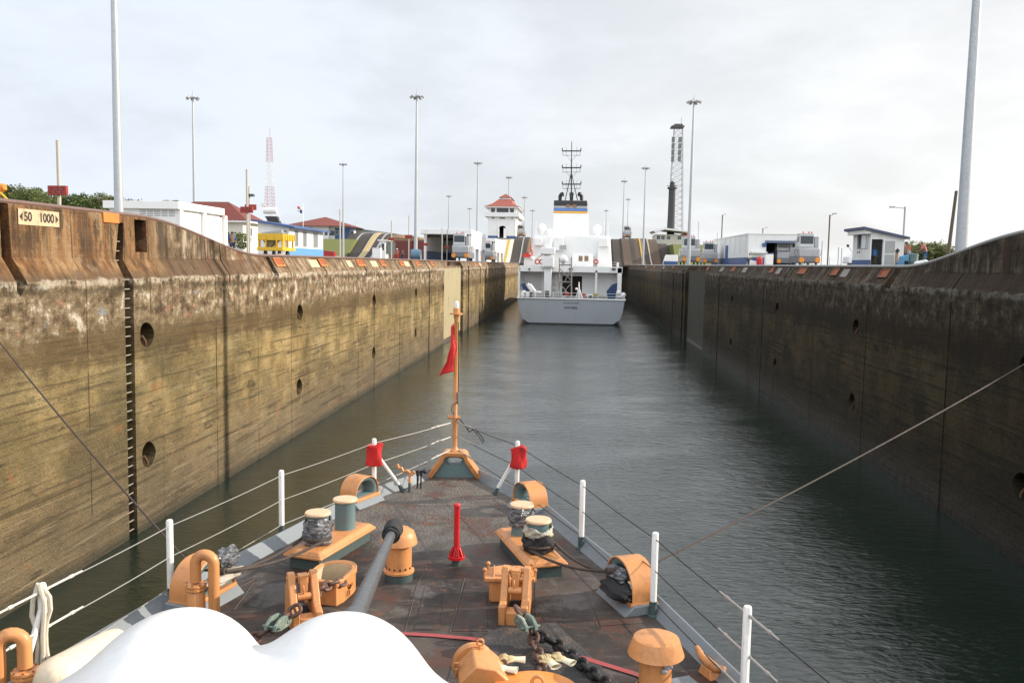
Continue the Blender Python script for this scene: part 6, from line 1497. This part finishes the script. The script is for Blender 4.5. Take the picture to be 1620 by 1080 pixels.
# white kiosk and cabinet by the steep track
Yx = 130; kx = empty('kiosk', aty(605, 400, Yx), 'small white kiosk with a glazed side on the left bank', 'kiosk'); a, c_ = aty(602, 381, Yx), aty(609.5, 405, Yx)
part_box('wall', (a.x, Yx, ZG), (c_.x, Yx + 2.2, a.z), M_wallw, kx); part_box('roof', (a.x - .4, Yx - .3, a.z), (c_.x + .6, Yx + 2.6, a.z + .18), M_white, kx); window(kx, Fm((a.x + c_.x) / 2, Yx, a.z - .9), .42, 1.0, 0)
p_ = aty(632, 400, Yx); g = MB(); g.box((c_.x + .01, Yx + .6, ZG + .9), (p_.x - .8, Yx + .7, a.z - .2)); g.build('glass_screen', paint('green_grey_glass', (.16, .19, .18), .15), kx)
g = MB(); a, c_ = aty(589, 392.5, Yx - 4), aty(602, 405, Yx - 4); g.box((a.x, Yx - 4, ZG), (c_.x, Yx - 3, a.z)); g.box((a.x - .05, Yx - 4.05, a.z), (c_.x + .05, Yx - 2.95, a.z + .06)); g.build('cabinet', M_white, label='white metal cabinet beside the kiosk on the left bank', cat='cabinet', bevel=.03)
for (px, py, Y, s_, nm, lb) in ((658, 401, 122, 1, 'drum_stand', 'blue grey drum stand at the foot of the tall left mast'), (520, 400, 128, .8, 'red_skip', 'small red skip at the corner of the blue based workshop')):
    p_ = aty(px, py, Y); g = MB()
    if nm == 'red_skip': g.prism([(-.8, .0), (.7, 0), (.9, 1.1), (-.9, 1.3)], (p_.x, Y, ZG), (1, 0, 0), (0, 0, 1), (0, 1.2, 0)); g.build(nm, paint('skip_red', (.35, .02, .02), .5), label=lb, cat='skip', bevel=.03)
    else:
        g.cyl((p_.x - .6, Y, ZG + .9), (p_.x + .6, Y, ZG + .9), .7, n=16)
        for dx in (-.7, .7): g.prism([(-.6, 0), (.6, 0), (.2, 1.5), (-.2, 1.5)], (p_.x + dx - .04, Y, ZG), (0, 1, 0), (0, 0, 1), (.08, 0, 0))
        g.build(nm, paint('winch_blue_grey', (.11, .20, .28), .6), label=lb, cat='winch', bevel=.02)
# ---- lattice towers
def lattice(name, label, px, pb, pt, Y, w0, w1, seg, mats, r_=.12, gid=None):
    b_, t_ = aty(px, pb, Y), aty(px, pt, Y); rt_ = empty(name, (b_.x, Y, ZG), label, 'lattice tower'); H0, H1 = ZG, t_.z
    for k in range(len(mats)):
        g = MB()
        for j in range(seg // len(mats)):
            s0 = (k * (seg // len(mats)) + j) / seg; s1 = s0 + 1 / seg; a, c_ = lerp(w0, w1, s0) / 2, lerp(w0, w1, s1) / 2; z0_, z1_ = lerp(H0, H1, s0), lerp(H0, H1, s1)
            P0 = [(b_.x + x_ * a, Y + y_ * a, z0_) for x_, y_ in ((-1, -1), (1, -1), (1, 1), (-1, 1))]; P1 = [(b_.x + x_ * c_, Y + y_ * c_, z1_) for x_, y_ in ((-1, -1), (1, -1), (1, 1), (-1, 1))]
            for i in range(4):
                g.cyl(P0[i], P1[i], r_, n=4, caps=False); g.cyl(P0[i], P1[(i + 1) % 4], r_ * .6, n=4, caps=False); g.cyl(P0[(i + 1) % 4], P1[i], r_ * .6, n=4, caps=False); g.cyl(P1[i], P1[(i + 1) % 4], r_ * .6, n=4, caps=False)
        g.build('lattice_section', mats[k], rt_)
    return rt_, b_, t_
M_tred = paint('tower_red', (.42, .13, .13), .7, amt=.1); M_twh = paint('tower_white', (.70, .66, .66), .7, amt=.1)
lt, b_, t_ = lattice('radio_tower', 'red and white banded lattice radio mast far behind the left bank', 427, 345, 218, 350, 4.4, 1.6, 35, [M_tred, M_twh, M_tred, M_twh, M_tred], .05)
g = MB(); g.cyl(t_, t_ + Vector((0, 0, 4.2)), .06, n=5); g.build('tip_rod', M_tred, lt)
for a, c_ in ((33, .9), (24, .6)): g = MB(); g.cyl((b_.x - 2.6, 349, a), (b_.x - 2.6, 350, a), c_, n=12); g.build('dish', M_white, lt)
M_tgal = paint('lattice_galvanised', (.33, .34, .35), .5)
Yl = 330; lt, b_, t_ = lattice('camera_tower', 'tall grey lattice tower with panels near its top on the right bank', 1067, 385, 201, Yl, 6.2, 3.0, 24, [M_tgal], .09)
g = MB(); Zp = lambda py: aty(1067, py, Yl).z; Xp = lambda px: aty(px, 300, Yl).x
g.box((Xp(1058), Yl - 3, Zp(202.5)), (Xp(1078), Yl + 3, Zp(200.5))); g.box((Xp(1063), Yl - 1.5, Zp(200.4)), (Xp(1076), Yl + 1.5, Zp(197))); g.cyl((b_.x + 1, Yl, Zp(197)), (b_.x + 1, Yl, Zp(186)), .07, n=5); g.build('head_platform', M_dgrey, lt)
for x0, x1 in ((1059, 1063.8), (1069.5, 1074.5)):
    g = MB()
    for j in range(4): g.box((Xp(x0), Yl - 2.4, Zp(257 - j * 10)), (Xp(x1), Yl - 2.2, Zp(248.2 - j * 10)))
    g.build('antenna_panel', paint('panel_grey', (.16, .165, .16), .6), lt)
Yl2 = 322; g = MB(); Xp = lambda px: aty(px, 340, Yl2).x; Zp = lambda py: aty(1063, py, Yl2).z
g.lathe([(1.45, 0), (1.2, Zp(300) - ZG), (1.7, Zp(299) - ZG), (1.7, Zp(296) - ZG), (.9, Zp(295.9) - ZG), (.9, Zp(289) - ZG), (.1, Zp(286) - ZG)], (Xp(1062), Yl2, ZG), 16); lh = g.build('light_tower', paint('dark_weathered_concrete', (.055, .055, .058), .85, amt=.3), label='dark narrow round beacon tower standing inside the lattice tower', cat='beacon')
g = MB(); g.tube([(Xp(1062) + 1.9 * math.cos(t), Yl2 + 1.9 * math.sin(t), Zp(294)) for t in [2 * PI * i / 14 for i in range(14)]], .07, 5, closed=True); g.build('gallery_rail', M_dgrey, lh)
Yl3 = 310; vb = empty('viewing_building', aty(1060, 380, Yl3), 'pale building with a tilted white roof at the foot of the lattice tower', 'building'); Xp = lambda px: aty(px, 370, Yl3).x; Zp = lambda py: aty(1063, py, Yl3).z
part_box('wall', (Xp(1037), Yl3, ZG), (Xp(1091), Yl3 + 12, Zp(371)), paint('beige_wall', (.62, .59, .53), .8, amt=.1), vb)
g = MB(); g.prism([(Xp(1032), Zp(366)), (Xp(1050), Zp(361)), (Xp(1092), Zp(366)), (Xp(1092), Zp(368)), (Xp(1050), Zp(364)), (Xp(1036), Zp(369))], (0, Yl3 - 3, 0), (1, 0, 0), (0, 0, 1), (0, 17, 0)); g.build('roof', M_wallw, vb)
for px in (1042, 1049, 1058, 1075, 1084): window(vb, Fm(Xp(px), Yl3, Zp(376)), 1.2, 1.3, 1)
g = MB(); g.prism([(Xp(1076), Zp(371)), (Xp(1090), Zp(371)), (Xp(1083), Zp(368))], (0, Yl3 - 1.5, 0), (1, 0, 0), (0, 0, 1), (0, 1.49, 0)); g.build('gable', M_roofred, vb)
# ---- right bank shed with open bay
Ys_ = 149; xs = aty(1183.5, 395, Ys_).x; xe = aty(1265, 395, Ys_).x; zr = aty(1183.5, 370.3, Ys_).z; Ys2 = 186
sh = empty('locomotive_shed', (xs, Ys_, ZG), 'long white shed with a dark blue base and an open bay on the right bank', 'building')
g = MB(); g.box((xs, Ys_, ZG), (xs + .3, Ys2, zr)); xb_ = aty(1212, 395, Ys_).x; zl = aty(1220, 382, Ys_).z; g.box((xs + .302, Ys_, ZG), (xb_, Ys_ + .3, zr)); g.box((xb_ + .002, Ys_, zl), (xe, Ys_ + .3, zr)); g.box((xs + .302, Ys2 - .4, ZG), (xe - .302, Ys2, zr)); g.box((xe - .3, Ys_ + .302, ZG), (xe, Ys2, zr)); g.build('wall', M_wallw, sh)
part_box('roof', (xs - .12, Ys_ - .12, zr), (xe + .12, Ys2 + .1, zr + .16), M_white, sh); part_box('blue_base', (xs - .06, Ys_ + .05, ZG), (xs - .003, Ys2, aty(1183.5, 407, Ys_).z), M_bluep, sh); part_box('blue_base', (xs + .05, Ys_ - .06, ZG), (xb_, Ys_ - .003, aty(1183.5, 407, Ys_).z), M_bluep, sh)
part_box('bay_lintel', (xb_ - .2, Ys_ - .25, zl - .25), (xe, Ys_ - .005, zl + .15), paint('steel_blue_beam', (.10, .14, .22), .5), sh); part_box('blue_bracket', (xb_ - .7, Ys_ - .35, zl - .9), (xb_ - .05, Ys_ - .005, zl - .3), M_bluep, sh)
part_box('canopy', (xb_ - 2.6, Ys_ - 1.2, zl - 2.0), (xb_ - .02, Ys_ - .005, zl - 1.75), M_white, sh)
for k in range(7): yy = Ys_ + 2 + 5 * k; part_box('wall_rib', (xs - .03, yy, ZG + 2.3), (xs - .003, yy + .09, zr - .02), M_grey, sh)
part_box('side_door', (xs - .1, Ys_ + 19, ZG), (xs - .062, Ys_ + 21.5, ZG + 4.0), M_bluep, sh)
# ---- cabinets, people and machines on the right bank
Yx = 128; g = MB(); a, c_ = aty(1212, 401.5, Yx), aty(1223, 420, Yx); g.box((a.x, Yx, ZG), (c_.x, Yx + 1, a.z)); wc_ = g.build('switch_cabinet', M_white, label='tall white cabinet with a blue top beside the open shed bay', cat='cabinet', bevel=.03)
g = MB(); g.box((a.x - .05, Yx - .05, a.z), (c_.x + .05, Yx + 1.05, a.z + .1)); g.build('blue_top', M_bluep, wc_)
Yx = 126; g = MB(); a, c_ = aty(1184, 411, Yx), aty(1200, 421, Yx); g.prism([(0, 0), (c_.x - a.x, 0), (c_.x - a.x, a.z - ZG - .3), (.2, a.z - ZG)], (a.x, Yx, ZG), (1, 0, 0), (0, 0, 1), (0, 1.5, 0)); g.build('white_block', M_white, label='low white block in front of the blue shed base', cat='block', bevel=.05)
p_ = aty(1205, 410, 125); g = MB(); g.lathe([(.3, 0), (.42, .4), (.45, 1.1), (.25, 1.35), (.1, 1.4)], (p_.x - .3, 125, ZG), 14); g.build('red_drum', paint('drum_red', (.48, .03, .03), .5), label='red drum standing between the white block and the tall white cabinet', cat='drum')
Yx = 205; g = MB(); a, c_ = aty(1050, 403, Yx), aty(1072, 415, Yx); g.prism([(0, 0), (c_.x - a.x, 0), (c_.x - a.x, a.z - ZG), (.6, a.z - ZG), (.1, (a.z - ZG) * .4)], (a.x, Yx, ZG), (1, 0, 0), (0, 0, 1), (0, 2.0, 0)); wb = g.build('white_tank', M_white, label='white tank with a blue base left of the right bank locomotives', cat='tank', bevel=.08)
g = MB(); g.box((a.x, Yx - .1, ZG), (c_.x, Yx - .005, ZG + 1.0)); g.build('blue_base', M_bluep, wb)

def person(px, Y, h, yaw, shirt, trousers, label, pose='stand', z0=ZG, helmet=None, x=None, hat=None):
    X_ = aty(px, 415, Y).x if x is None else x; M = Matrix.Translation((X_, Y, z0)) @ Matrix.Rotation(yaw, 4, 'Z') @ Matrix.Diagonal((h / 1.75,) * 3 + (1,))
    ob = empty('person', (0, 0, 0), label, 'person', mat=M)
    el = {'stand': (0, .02, 0), 'work': (.0, -.28, .12), 'lean': (0, -.2, .1)}[pose]
    J = {'pel': (0, 0, .95), 'ch': (0, el[1] * .3, 1.28), 'nk': (0, el[1] * .6, 1.50), 'hd': (0, el[1] * .8 - .02, 1.60), 'top': (0, el[1] * .8 - .02, 1.72)}
    E_ = [('pel', 'ch'), ('ch', 'nk'), ('nk', 'hd'), ('hd', 'top')]; rad = {'pel': .14, 'ch': .165, 'nk': .055, 'hd': .095, 'top': .06}
    for s_, n_ in ((-1, 'l'), (1, 'r')):
        J['sh' + n_] = (s_ * .19, el[1] * .45, 1.42); J['el' + n_] = (s_ * .25, el[1] * .6 - .02 - el[2] * .5, 1.13); J['wr' + n_] = (s_ * .22, el[1] - .08 - el[2], .92 + el[2]); J['fi' + n_] = (s_ * .22, el[1] - .12 - el[2], .80 + el[2])
        J['hp' + n_] = (s_ * .10, 0, .90); J['kn' + n_] = (s_ * .12, -.03, .48); J['an' + n_] = (s_ * .13, .02, .08); J['to' + n_] = (s_ * .14, -.14, .035)
        E_ += [('ch', 'sh' + n_), ('sh' + n_, 'el' + n_), ('el' + n_, 'wr' + n_), ('wr' + n_, 'fi' + n_), ('pel', 'hp' + n_), ('hp' + n_, 'kn' + n_), ('kn' + n_, 'an' + n_), ('an' + n_, 'to' + n_)]
        rad.update({'sh' + n_: .075, 'el' + n_: .05, 'wr' + n_: .035, 'fi' + n_: .03, 'hp' + n_: .10, 'kn' + n_: .065, 'an' + n_: .045, 'to' + n_: .04})
    def skin(name, keys, mat, grow, par):
        ks = [k for k in J if k in keys]; me = bpy.data.meshes.new(name); es = [(ks.index(a), ks.index(c_)) for a, c_ in E_ if a in ks and c_ in ks]
        me.from_pydata([Vector(J[k]) for k in ks], es, []); o = bpy.data.objects.new(name, me); COL.objects.link(o); md = o.modifiers.new('skin', 'SKIN'); md.use_smooth_shade = True
        for i, k in enumerate(ks): me.skin_vertices[0].data[i].radius = (rad[k] + grow,) * 2; me.skin_vertices[0].data[i].use_root = (i == 0)
        o.modifiers.new('sub', 'SUBSURF').render_levels = 1; me.materials.append(mat); o.parent = par; return o
    skin('body', list(J), paint('skin_tone', (.23, .12, .075), .6, amt=.1), 0, ob)
    skin('shirt', ['pel', 'ch', 'shl', 'shr', 'ell', 'elr'], shirt, .022, ob); skin('trousers', ['pel', 'hpl', 'hpr', 'knl', 'knr', 'anl', 'anr'], trousers, .022, ob)
    g = MB(); c_ = J['hd']; g.lathe([(.105, .02), (.125, .03), (.118, .09), (.08, .145), (.02, .16)], (c_[0], c_[1], c_[2]), 14); g.build('helmet' if hat else 'hair', hat or paint('dark_hair', (.015, .012, .01), .7), ob, xf=M)
    if helmet: g = MB(); g.lathe([(.20, 1.02), (.22, 1.25), (.20, 1.42), (.12, 1.46)], (0, el[1] * .3, 0), 14, sy=.75); g.build('life_vest', helmet, ob, xf=M)
    return ob
M_shblue = paint('blue_shirt', (.03, .08, .28), .8); M_denim = paint('dark_trousers', (.02, .03, .06), .8); M_shwhite = paint('white_shirt', (.62, .62, .62), .8); M_shred = paint('red_shirt', (.42, .03, .03), .8); M_vest = paint('red_white_vest', (.5, .12, .12), .8, (.7, .7, .7), .8, 8)
M_hat = paint('white_helmet', (.7, .7, .68), .4)
person(368, 62, 1.75, .4, M_shblue, M_denim, 'person in blue overalls seen from behind over the sloping left wall top', z0=aty(368, 384, 62).z - .95)
person(628, 128, 1.75, .2, M_shred, M_shred, 'person in red overalls standing between kiosk and red board post', hat=M_hat); person(637, 130, 1.72, -.3, M_denim, M_denim, 'person in dark clothes standing right of the one in red overalls')
person(1184, 124, 1.8, .8, M_shwhite, M_denim, 'person in a white shirt leaning by the low white block', 'lean')
Yb_ = 58
person(1432.5, 61, 1.75, -.4, M_shred, M_denim, 'person in a red shirt behind the blue winch', 'lean'); person(1463, 57, 1.75, -1.9, M_vest, paint('jeans', (.06, .12, .22), .8), 'person in a red and white vest bending over by the winch drum', 'work', hat=M_hat)
# ---- guard hut
Yb_ = 58.5; xa = aty(1376.5, 395, Yb_).x; xc = aty(1430, 395, Yb_).x; Yb2 = atx(1349, 395, xa).y
hut = empty('guard_hut', (xa, Yb_, ZG), 'small white hut with a blue base, open doorway and sloping blue edged roof', 'hut')
zA = aty(1372, 365, Yb_).z; zC = aty(1430, 377, Yb_).z; zbase = ZG - .35
d0, d1 = aty(1378.5, 395, Yb_).x, aty(1396.5, 395, Yb_).x; zd = aty(1388, 378.5, Yb_).z
def ztop(x): return lerp(zA, zC, (x - xa) / (xc - xa))
g = MB(); T = .12
for a, c_, z0_ in ((xa, d0, zbase), (d0 + .001, d1, zd), (d1 + .001, xc, zbase)): g.prism([(a, z0_), (c_, z0_), (c_, ztop(c_)), (a, ztop(a))], (0, Yb_, 0), (1, 0, 0), (0, 0, 1), (0, T, 0))
zw0, zw1 = aty(1363, 394, 60).z, aty(1363, 369, 60).z
yw0, yw1 = Yb_ + .45, Yb_ + 2.6
for y0_, y1_, z0_, z1_ in ((Yb_ + T + .001, yw0, zbase, zA), (yw0 + .001, yw1, zbase, zw0), (yw0 + .001, yw1, zw1, zA), (yw1 + .001, Yb2, zbase, zA)): g.box((xa, y0_, z0_), (xa + T, y1_, z1_))
g.prism([(xa + T + .001, zbase), (xc, zbase), (xc, ztop(xc)), (xa + T + .001, ztop(xa))], (0, Yb2 - T, 0), (1, 0, 0), (0, 0, 1), (0, T, 0)); g.box((xc - T, Yb_ + T + .001, zbase), (xc, Yb2 - T - .001, zC)); g.build('wall', M_wallw, hut)
g = MB(); g.box((xa + .15, Yb_ + .15, zbase - .05), (xc - .15, Yb2 - .15, ZG + .03)); g.build('floor_slab', M_conc, hut)
g = MB(); g.prism([(xa - .55, zA + .10), (xc + .25, ztop(xc + .25) + .0), (xc + .25, ztop(xc + .25) + .13), (xa - .55, zA + .26)], (0, Yb_ - .3, 0), (1, 0, 0), (0, 0, 1), (0, Yb2 - Yb_ + .7, 0)); g.build('roof', paint('slate_blue_roof', (.07, .085, .16), .6), hut)
g = MB(); g.box((xa - .4, Yb_ - .1, zA - .2), (xa - .003, Yb2, zA + .09)); g.build('fascia', M_white, hut)
zdado = aty(1376, 411, Yb_).z; part_box('blue_base', (xa - .02, Yb_ + .001, zbase), (xa - .003, Yb2, zdado), M_bluep, hut); part_box('blue_base', (xa - .02, Yb_ - .02, zbase), (d0 - .02, Yb_ - .003, zdado), M_bluep, hut)
g = MB(); t = .05
for z_ in (zw0, zw1 - t): g.box((xa - .03, yw0, z_), (xa + .03, yw1, z_ + t))
for y_ in (yw0, yw0 + .35, (yw0 + yw1) / 2 + .3, yw1 - t): g.box((xa - .028, y_, zw0 + t), (xa + .028, y_ + t, zw1 - t))
wf = g.build('window', M_grey, hut); g = MB(); g.box((xa - .006, yw0 + .05, zw0 + t), (xa + .006, (yw0 + yw1) / 2 + .3, zw1 - t)); g.build('pane', paint('sky_glass', (.45, .52, .55), .06, amt=.02, bump=0), wf)
person(0, yw1 - .42, 1.72, -PI / 2, paint('pale_blue_shirt', (.22, .30, .5), .8), M_denim, 'person in a pale blue shirt leaning out of the hut window', 'lean', z0=ZG + .03, x=xa + .34)
x0, x1 = aty(1397.5, 395, Yb_).x, aty(1417, 395, Yb_).x; ztd = aty(1407, 379.5, Yb_).z; zmid = aty(1407, 402, Yb_).z
g = MB(); t = .07; g.ring([(x0, zbase), (x1, zbase), (x1, ztd), (x0, ztd)], [(x0 + t, zbase + t), (x1 - t, zbase + t), (x1 - t, ztd - t), (x0 + t, ztd - t)], (0, Yb_ - .05, 0), (1, 0, 0), (0, 0, 1), (0, .047, 0)); g.box((x0 + t, Yb_ - .045, zmid - .03), (x1 - t, Yb_ - .01, zmid + .03)); df = g.build('sliding_door', M_white, hut)
g = MB(); g.box((x0 + t, Yb_ - .035, zbase + t), (x1 - t, Yb_ - .02, ztd - t)); g.build('frosted_pane', paint('frosted_pane', (.36, .38, .37), .35, amt=.1), df)
g = MB(); p_ = aty(1384, 400, Yb_ + 1); g.cyl((p_.x, Yb_ + 1, ZG + .75), (p_.x, Yb_ + 1, ZG + 1.15), .2, n=14); g.build('water_cooler', M_lblue, label='blue water container inside the hut doorway', cat='container')
g = MB(); p_ = aty(1391, 408, Yb_ + .8); g.box((p_.x - .3, Yb_ + .7, ZG + .68), (p_.x + .6, Yb_ + 1.3, ZG + .74)); [g.box((p_.x + a - .02, Yb_ + b_ - .02, ZG + .031), (p_.x + a + .02, Yb_ + b_ + .02, ZG + .68)) for a in (-.26, .56) for b_ in (.74, 1.26)]; g.build('table', paint('table_brown', (.25, .17, .10), .6), label='small table inside the hut doorway', cat='table')
# sign post with dark diamond arrow, blue winch with drum, white sacks, parked car
Ya = 56; a = aty(1419.5, 398, Ya); ap = empty('arrow_post', (a.x, Ya, ZG), 'wooden post with a dark diamond arrow board and blue bag in front of the hut', 'post')
g = MB(); g.box((a.x - .07, Ya, ZG - .3), (a.x + .07, Ya + .14, a.z)); g.build('post', paint('raw_wood', (.38, .25, .14), .8), ap)
g = MB(); M = Fm(a.x, Ya - .02, a.z + .05) @ Matrix.Rotation(R(45), 4, 'Z'); g.obox((0, 0, 0), (.22, .22, .04), M=M); g.build('diamond_board', M_black, ap)
g = MB(); g.sph((a.x + .02, Ya - .12, a.z - .85), (.13, .1, .2), 10, 8); g.build('blue_bag', M_bluep, ap); g = MB(); g.sph((a.x + .2, Ya - .08, a.z - .85), (.09, .09, .36), 10, 8); g.build('dark_bag', M_black, ap)
Ya = 54; wn = empty('winch', aty(1440, 418, Ya), 'blue winch with a big grey green drum at the start of the right wall ramp', 'winch'); X0, X1 = aty(1426, 410, Ya).x, aty(1438, 410, Ya).x; zt_ = aty(1432, 406, Ya).z
M_wb = paint('winch_blue', (.09, .27, .45), .6, amt=.3); M_wg = paint('drum_grey_green', (.12, .18, .18), .7, (.2, .16, .10), .4, 1)
g = MB(); g.prism([(X0, ZG), (X1, ZG), (X1, zt_ + .12), (X0 + .1, zt_)], (0, Ya, 0), (1, 0, 0), (0, 0, 1), (0, .7, 0)); wf = g.build('side_frame', M_wb, wn, bevel=.03)
g = MB(); xm = (X0 + X1) / 2 + .08; g.box((xm - .11, Ya - .01, ZG + .16), (xm + .11, Ya - .003, ZG + .38)); g.build('opening', M_dark, wf)
p_ = aty(1447, 408, Ya); zc = (ZG + p_.z) / 2
g = MB(); g.lathe([(.05, .50), (.36, .46), (.34, .2), (.36, 0), (.40, -.02), (.40, .02)], M=Matrix.Translation((p_.x, Ya + .4, ZG + .36)) @ Matrix.Rotation(R(0), 4, 'X'), n=22); g.lathe([(.30, -.30), (.38, -.1), (.40, -.03)], M=Matrix.Translation((p_.x, Ya + .4, ZG + .36)), n=22); g.build('drum', M_wg, wn)
g = MB(); a = aty(1441, 396, Ya); g.cyl((a.x, Ya + .3, zt_), (a.x, Ya + .3, a.z), .09, n=10); g.box((a.x - .08, Ya + .2, a.z), (a.x - .02, Ya + .3, a.z + .1)); g.build('motor_post', M_grey, wn)
rnd = random.Random(9)
for i in range(3):
    p_ = aty(1452 + i * 5.5, 415, 52.5); g = MB(); g.sph((p_.x, 52.5, ZG + .22 + .04 * i), (.24, .2, .15), 10, 7); g.build('sack', M_white, label='white plastic sack lying at the foot of the winch drum', cat='sack', group='white sacks by the winch')
Yv = 74; p_ = aty(1341, 412, Yv); car = empty('parked_car', (p_.x, Yv, ZG), 'white car half hidden behind the left side of the hut', 'car')
g = MB(); g.prism([(0, .3), (4.1, .3), (4.1, .95), (3.5, 1.0), (2.9, 1.48), (1.3, 1.5), (.6, 1.02), (.05, .85)], (p_.x - .2, Yv - .8, ZG), (1, 0, 0), (0, 0, 1), (0, 1.65, 0)); cbd = g.build('car_body', M_white, car, bevel=.08)
g = MB(); g.prism([(.78, 1.05), (2.85, 1.05), (2.6, 1.42), (1.38, 1.43)], (p_.x - .2, Yv - .83, ZG), (1, 0, 0), (0, 0, 1), (0, .02, 0)); g.build('side_window', M_glass, car)
for a in (.75, 3.3):
    for y_ in (-.85, .68): g = MB(); g.cyl((p_.x - .2 + a, Yv + y_, ZG + .32), (p_.x - .2 + a, Yv + y_ + .2, ZG + .32), .32, n=16); g.build('wheel', M_black, car)
g = MB(); g.sph((p_.x - .28, Yv - .8, ZG + 1.75), (.12, .1, .13), 8, 6); g.cyl((p_.x + .2, Yv - .75, ZG + 1.1), (p_.x - .25, Yv - .8, ZG + 1.7), .02, n=6); g.build('mirror', M_black, car)
# ---- street lamps and poles on the right bank
def street_lamp(px, pt, Y, arm, label, r_=.08):
    a = aty(px, pt, Y); o = empty('street_lamp', (a.x, Y, ZG), label, 'street lamp', 'street lamps on the right bank'); g = MB(); g.cyl((a.x, Y, ZG), a, r_, n=10); g.build('pole', M_wood if arm > 0 else M_grey, o)
    g = MB(); e = a + Vector((arm, 0, .15 if abs(arm) < 1 else -.05)); g.cyl(a + Vector((0, 0, -.15)), e, .035, n=6); g.box(e + Vector((-.22, -.1, -.06)), e + Vector((.22, .1, .06))); g.build('lamp_head', M_grey, o)
street_lamp(1313, 340, 100, .5, 'dark street lamp with a short arm left of the hut'); street_lamp(1432, 327, 78, -1.1, 'grey street lamp with a long arm behind the hut'); street_lamp(1143, 340, 190, .5, 'street lamp rising behind the blue based shed', .12); street_lamp(1207, 361, 175, .7, 'short street lamp showing above the shed roof', .1)
g = MB(); a = aty(1513, 302, 62); g.cyl((a.x - .35, 62, ZG), a, .13, .10, n=10); wp = g.build('wooden_pole', M_wood, label='dark wooden pole beside the thick right mast', cat='pole')
for i, (px, pt, Y) in enumerate(((1301, 381, 130), (1327, 391, 130), (1332, 393, 135), (1105.5, 350, 200), (1135, 368, 210), (620, 350, 320), (562, 352, 320))):
    g = MB(); a = aty(px, pt, Y); g.cyl((a.x, Y, ZG), a, .07, n=6); g.build('thin_post', M_grey, label='thin plain grey post standing on the lock bank', cat='post', group='thin grey posts on the banks')
# ---- chain link fence and scrub on the right
fx = empty('wire_fence', (30, 160, ZG), 'low wire fence behind the hut and locomotives on the right bank', 'fence')
for k in range(26): g = MB(); x_ = 30 + k * 3.2; g.cyl((x_, 160, ZG), (x_, 160, ZG + 2.0), .05, n=5); g.build('fence_post', M_grey, fx)
g = MB()
for k in range(26 * 6): x_ = 30 + k * .54; g.cyl((x_, 160, ZG + .05), (x_ + .9, 160, ZG + 1.95), .008, n=3, caps=False); g.cyl((x_ + .9, 160, ZG + .05), (x_, 160, ZG + 1.95), .008, n=3, caps=False)
g.build('wire_mesh', M_grey, fx)
# far scrub line beyond the right bank
rnd = random.Random(77); g = MB()
for k in range(5200):
    x_ = 60 + rnd.random() * 330; y_ = 520 + rnd.random() * 25; h_ = 1.2 + 2.8 * (.5 + .5 * math.sin(x_ * .09) * math.sin(x_ * .023 + 1)); z_ = ZG + rnd.random() * h_; p_ = Vector((x_, y_, z_))
    u = Vector((rnd.gauss(0, 1), rnd.gauss(0, .6), rnd.gauss(0, 1))).normalized(); w = u.orthogonal().normalized(); s_ = 1.3; g.add([p_ - u * s_ * .5, p_ + w * s_ * .35, p_ + u * s_ * .5, p_ - w * s_ * .35], [(0, 1, 2, 3)])
g.build('far_scrub', M_leaf, kind='stuff', smooth=0, fix=False)
# ---- orange machine at the left edge
Yx = 36; ob = empty('orange_digger', aty(-20, 300, Yx), 'orange machine boom just entering at the left edge above the wall', 'machine')
g = MB(); g.tube([aty(-70, 280, Yx), aty(-20, 292, Yx), aty(8, 297, Yx)], .16, 8); g.tube([aty(8, 297, Yx), aty(-2, 304, Yx), aty(-10, 318, Yx)], .12, 8); g.build('boom', M_orng, ob, bevel=.02)
g = MB(); g.tube([aty(-30, 290, Yx - .3), aty(2, 306, Yx - .3), aty(12, 316, Yx - .3)], .05, 6); g.build('hydraulic_ram', M_yellow, ob)
g = MB(); c_ = aty(-110, 318, Yx); g.box((c_.x - 2, Yx - 1.2, ZG), (c_.x + 1.2, Yx + 1.5, c_.z + .8)); g.build('cab', M_orng, ob, bevel=.1)
# white mooring bits (rollers) along the left edge of the track
for i, (px, Y) in enumerate(((444, 62), (534, 80), (592, 100), (646, 130))):
    p_ = aty(px, 405, Y); g = MB(); g.lathe([(.45, 0), (.42, .12), (.2, .2), (.02, .22)], (max(p_.x, -18.6) if False else p_.x, Y, ZG), 16); g.build('track_roller', paint('roller_tan', (.55, .40, .27), .7), label='low tan roller dome beside the track on the left wall', cat='roller', group='tan rollers along the left wall track')
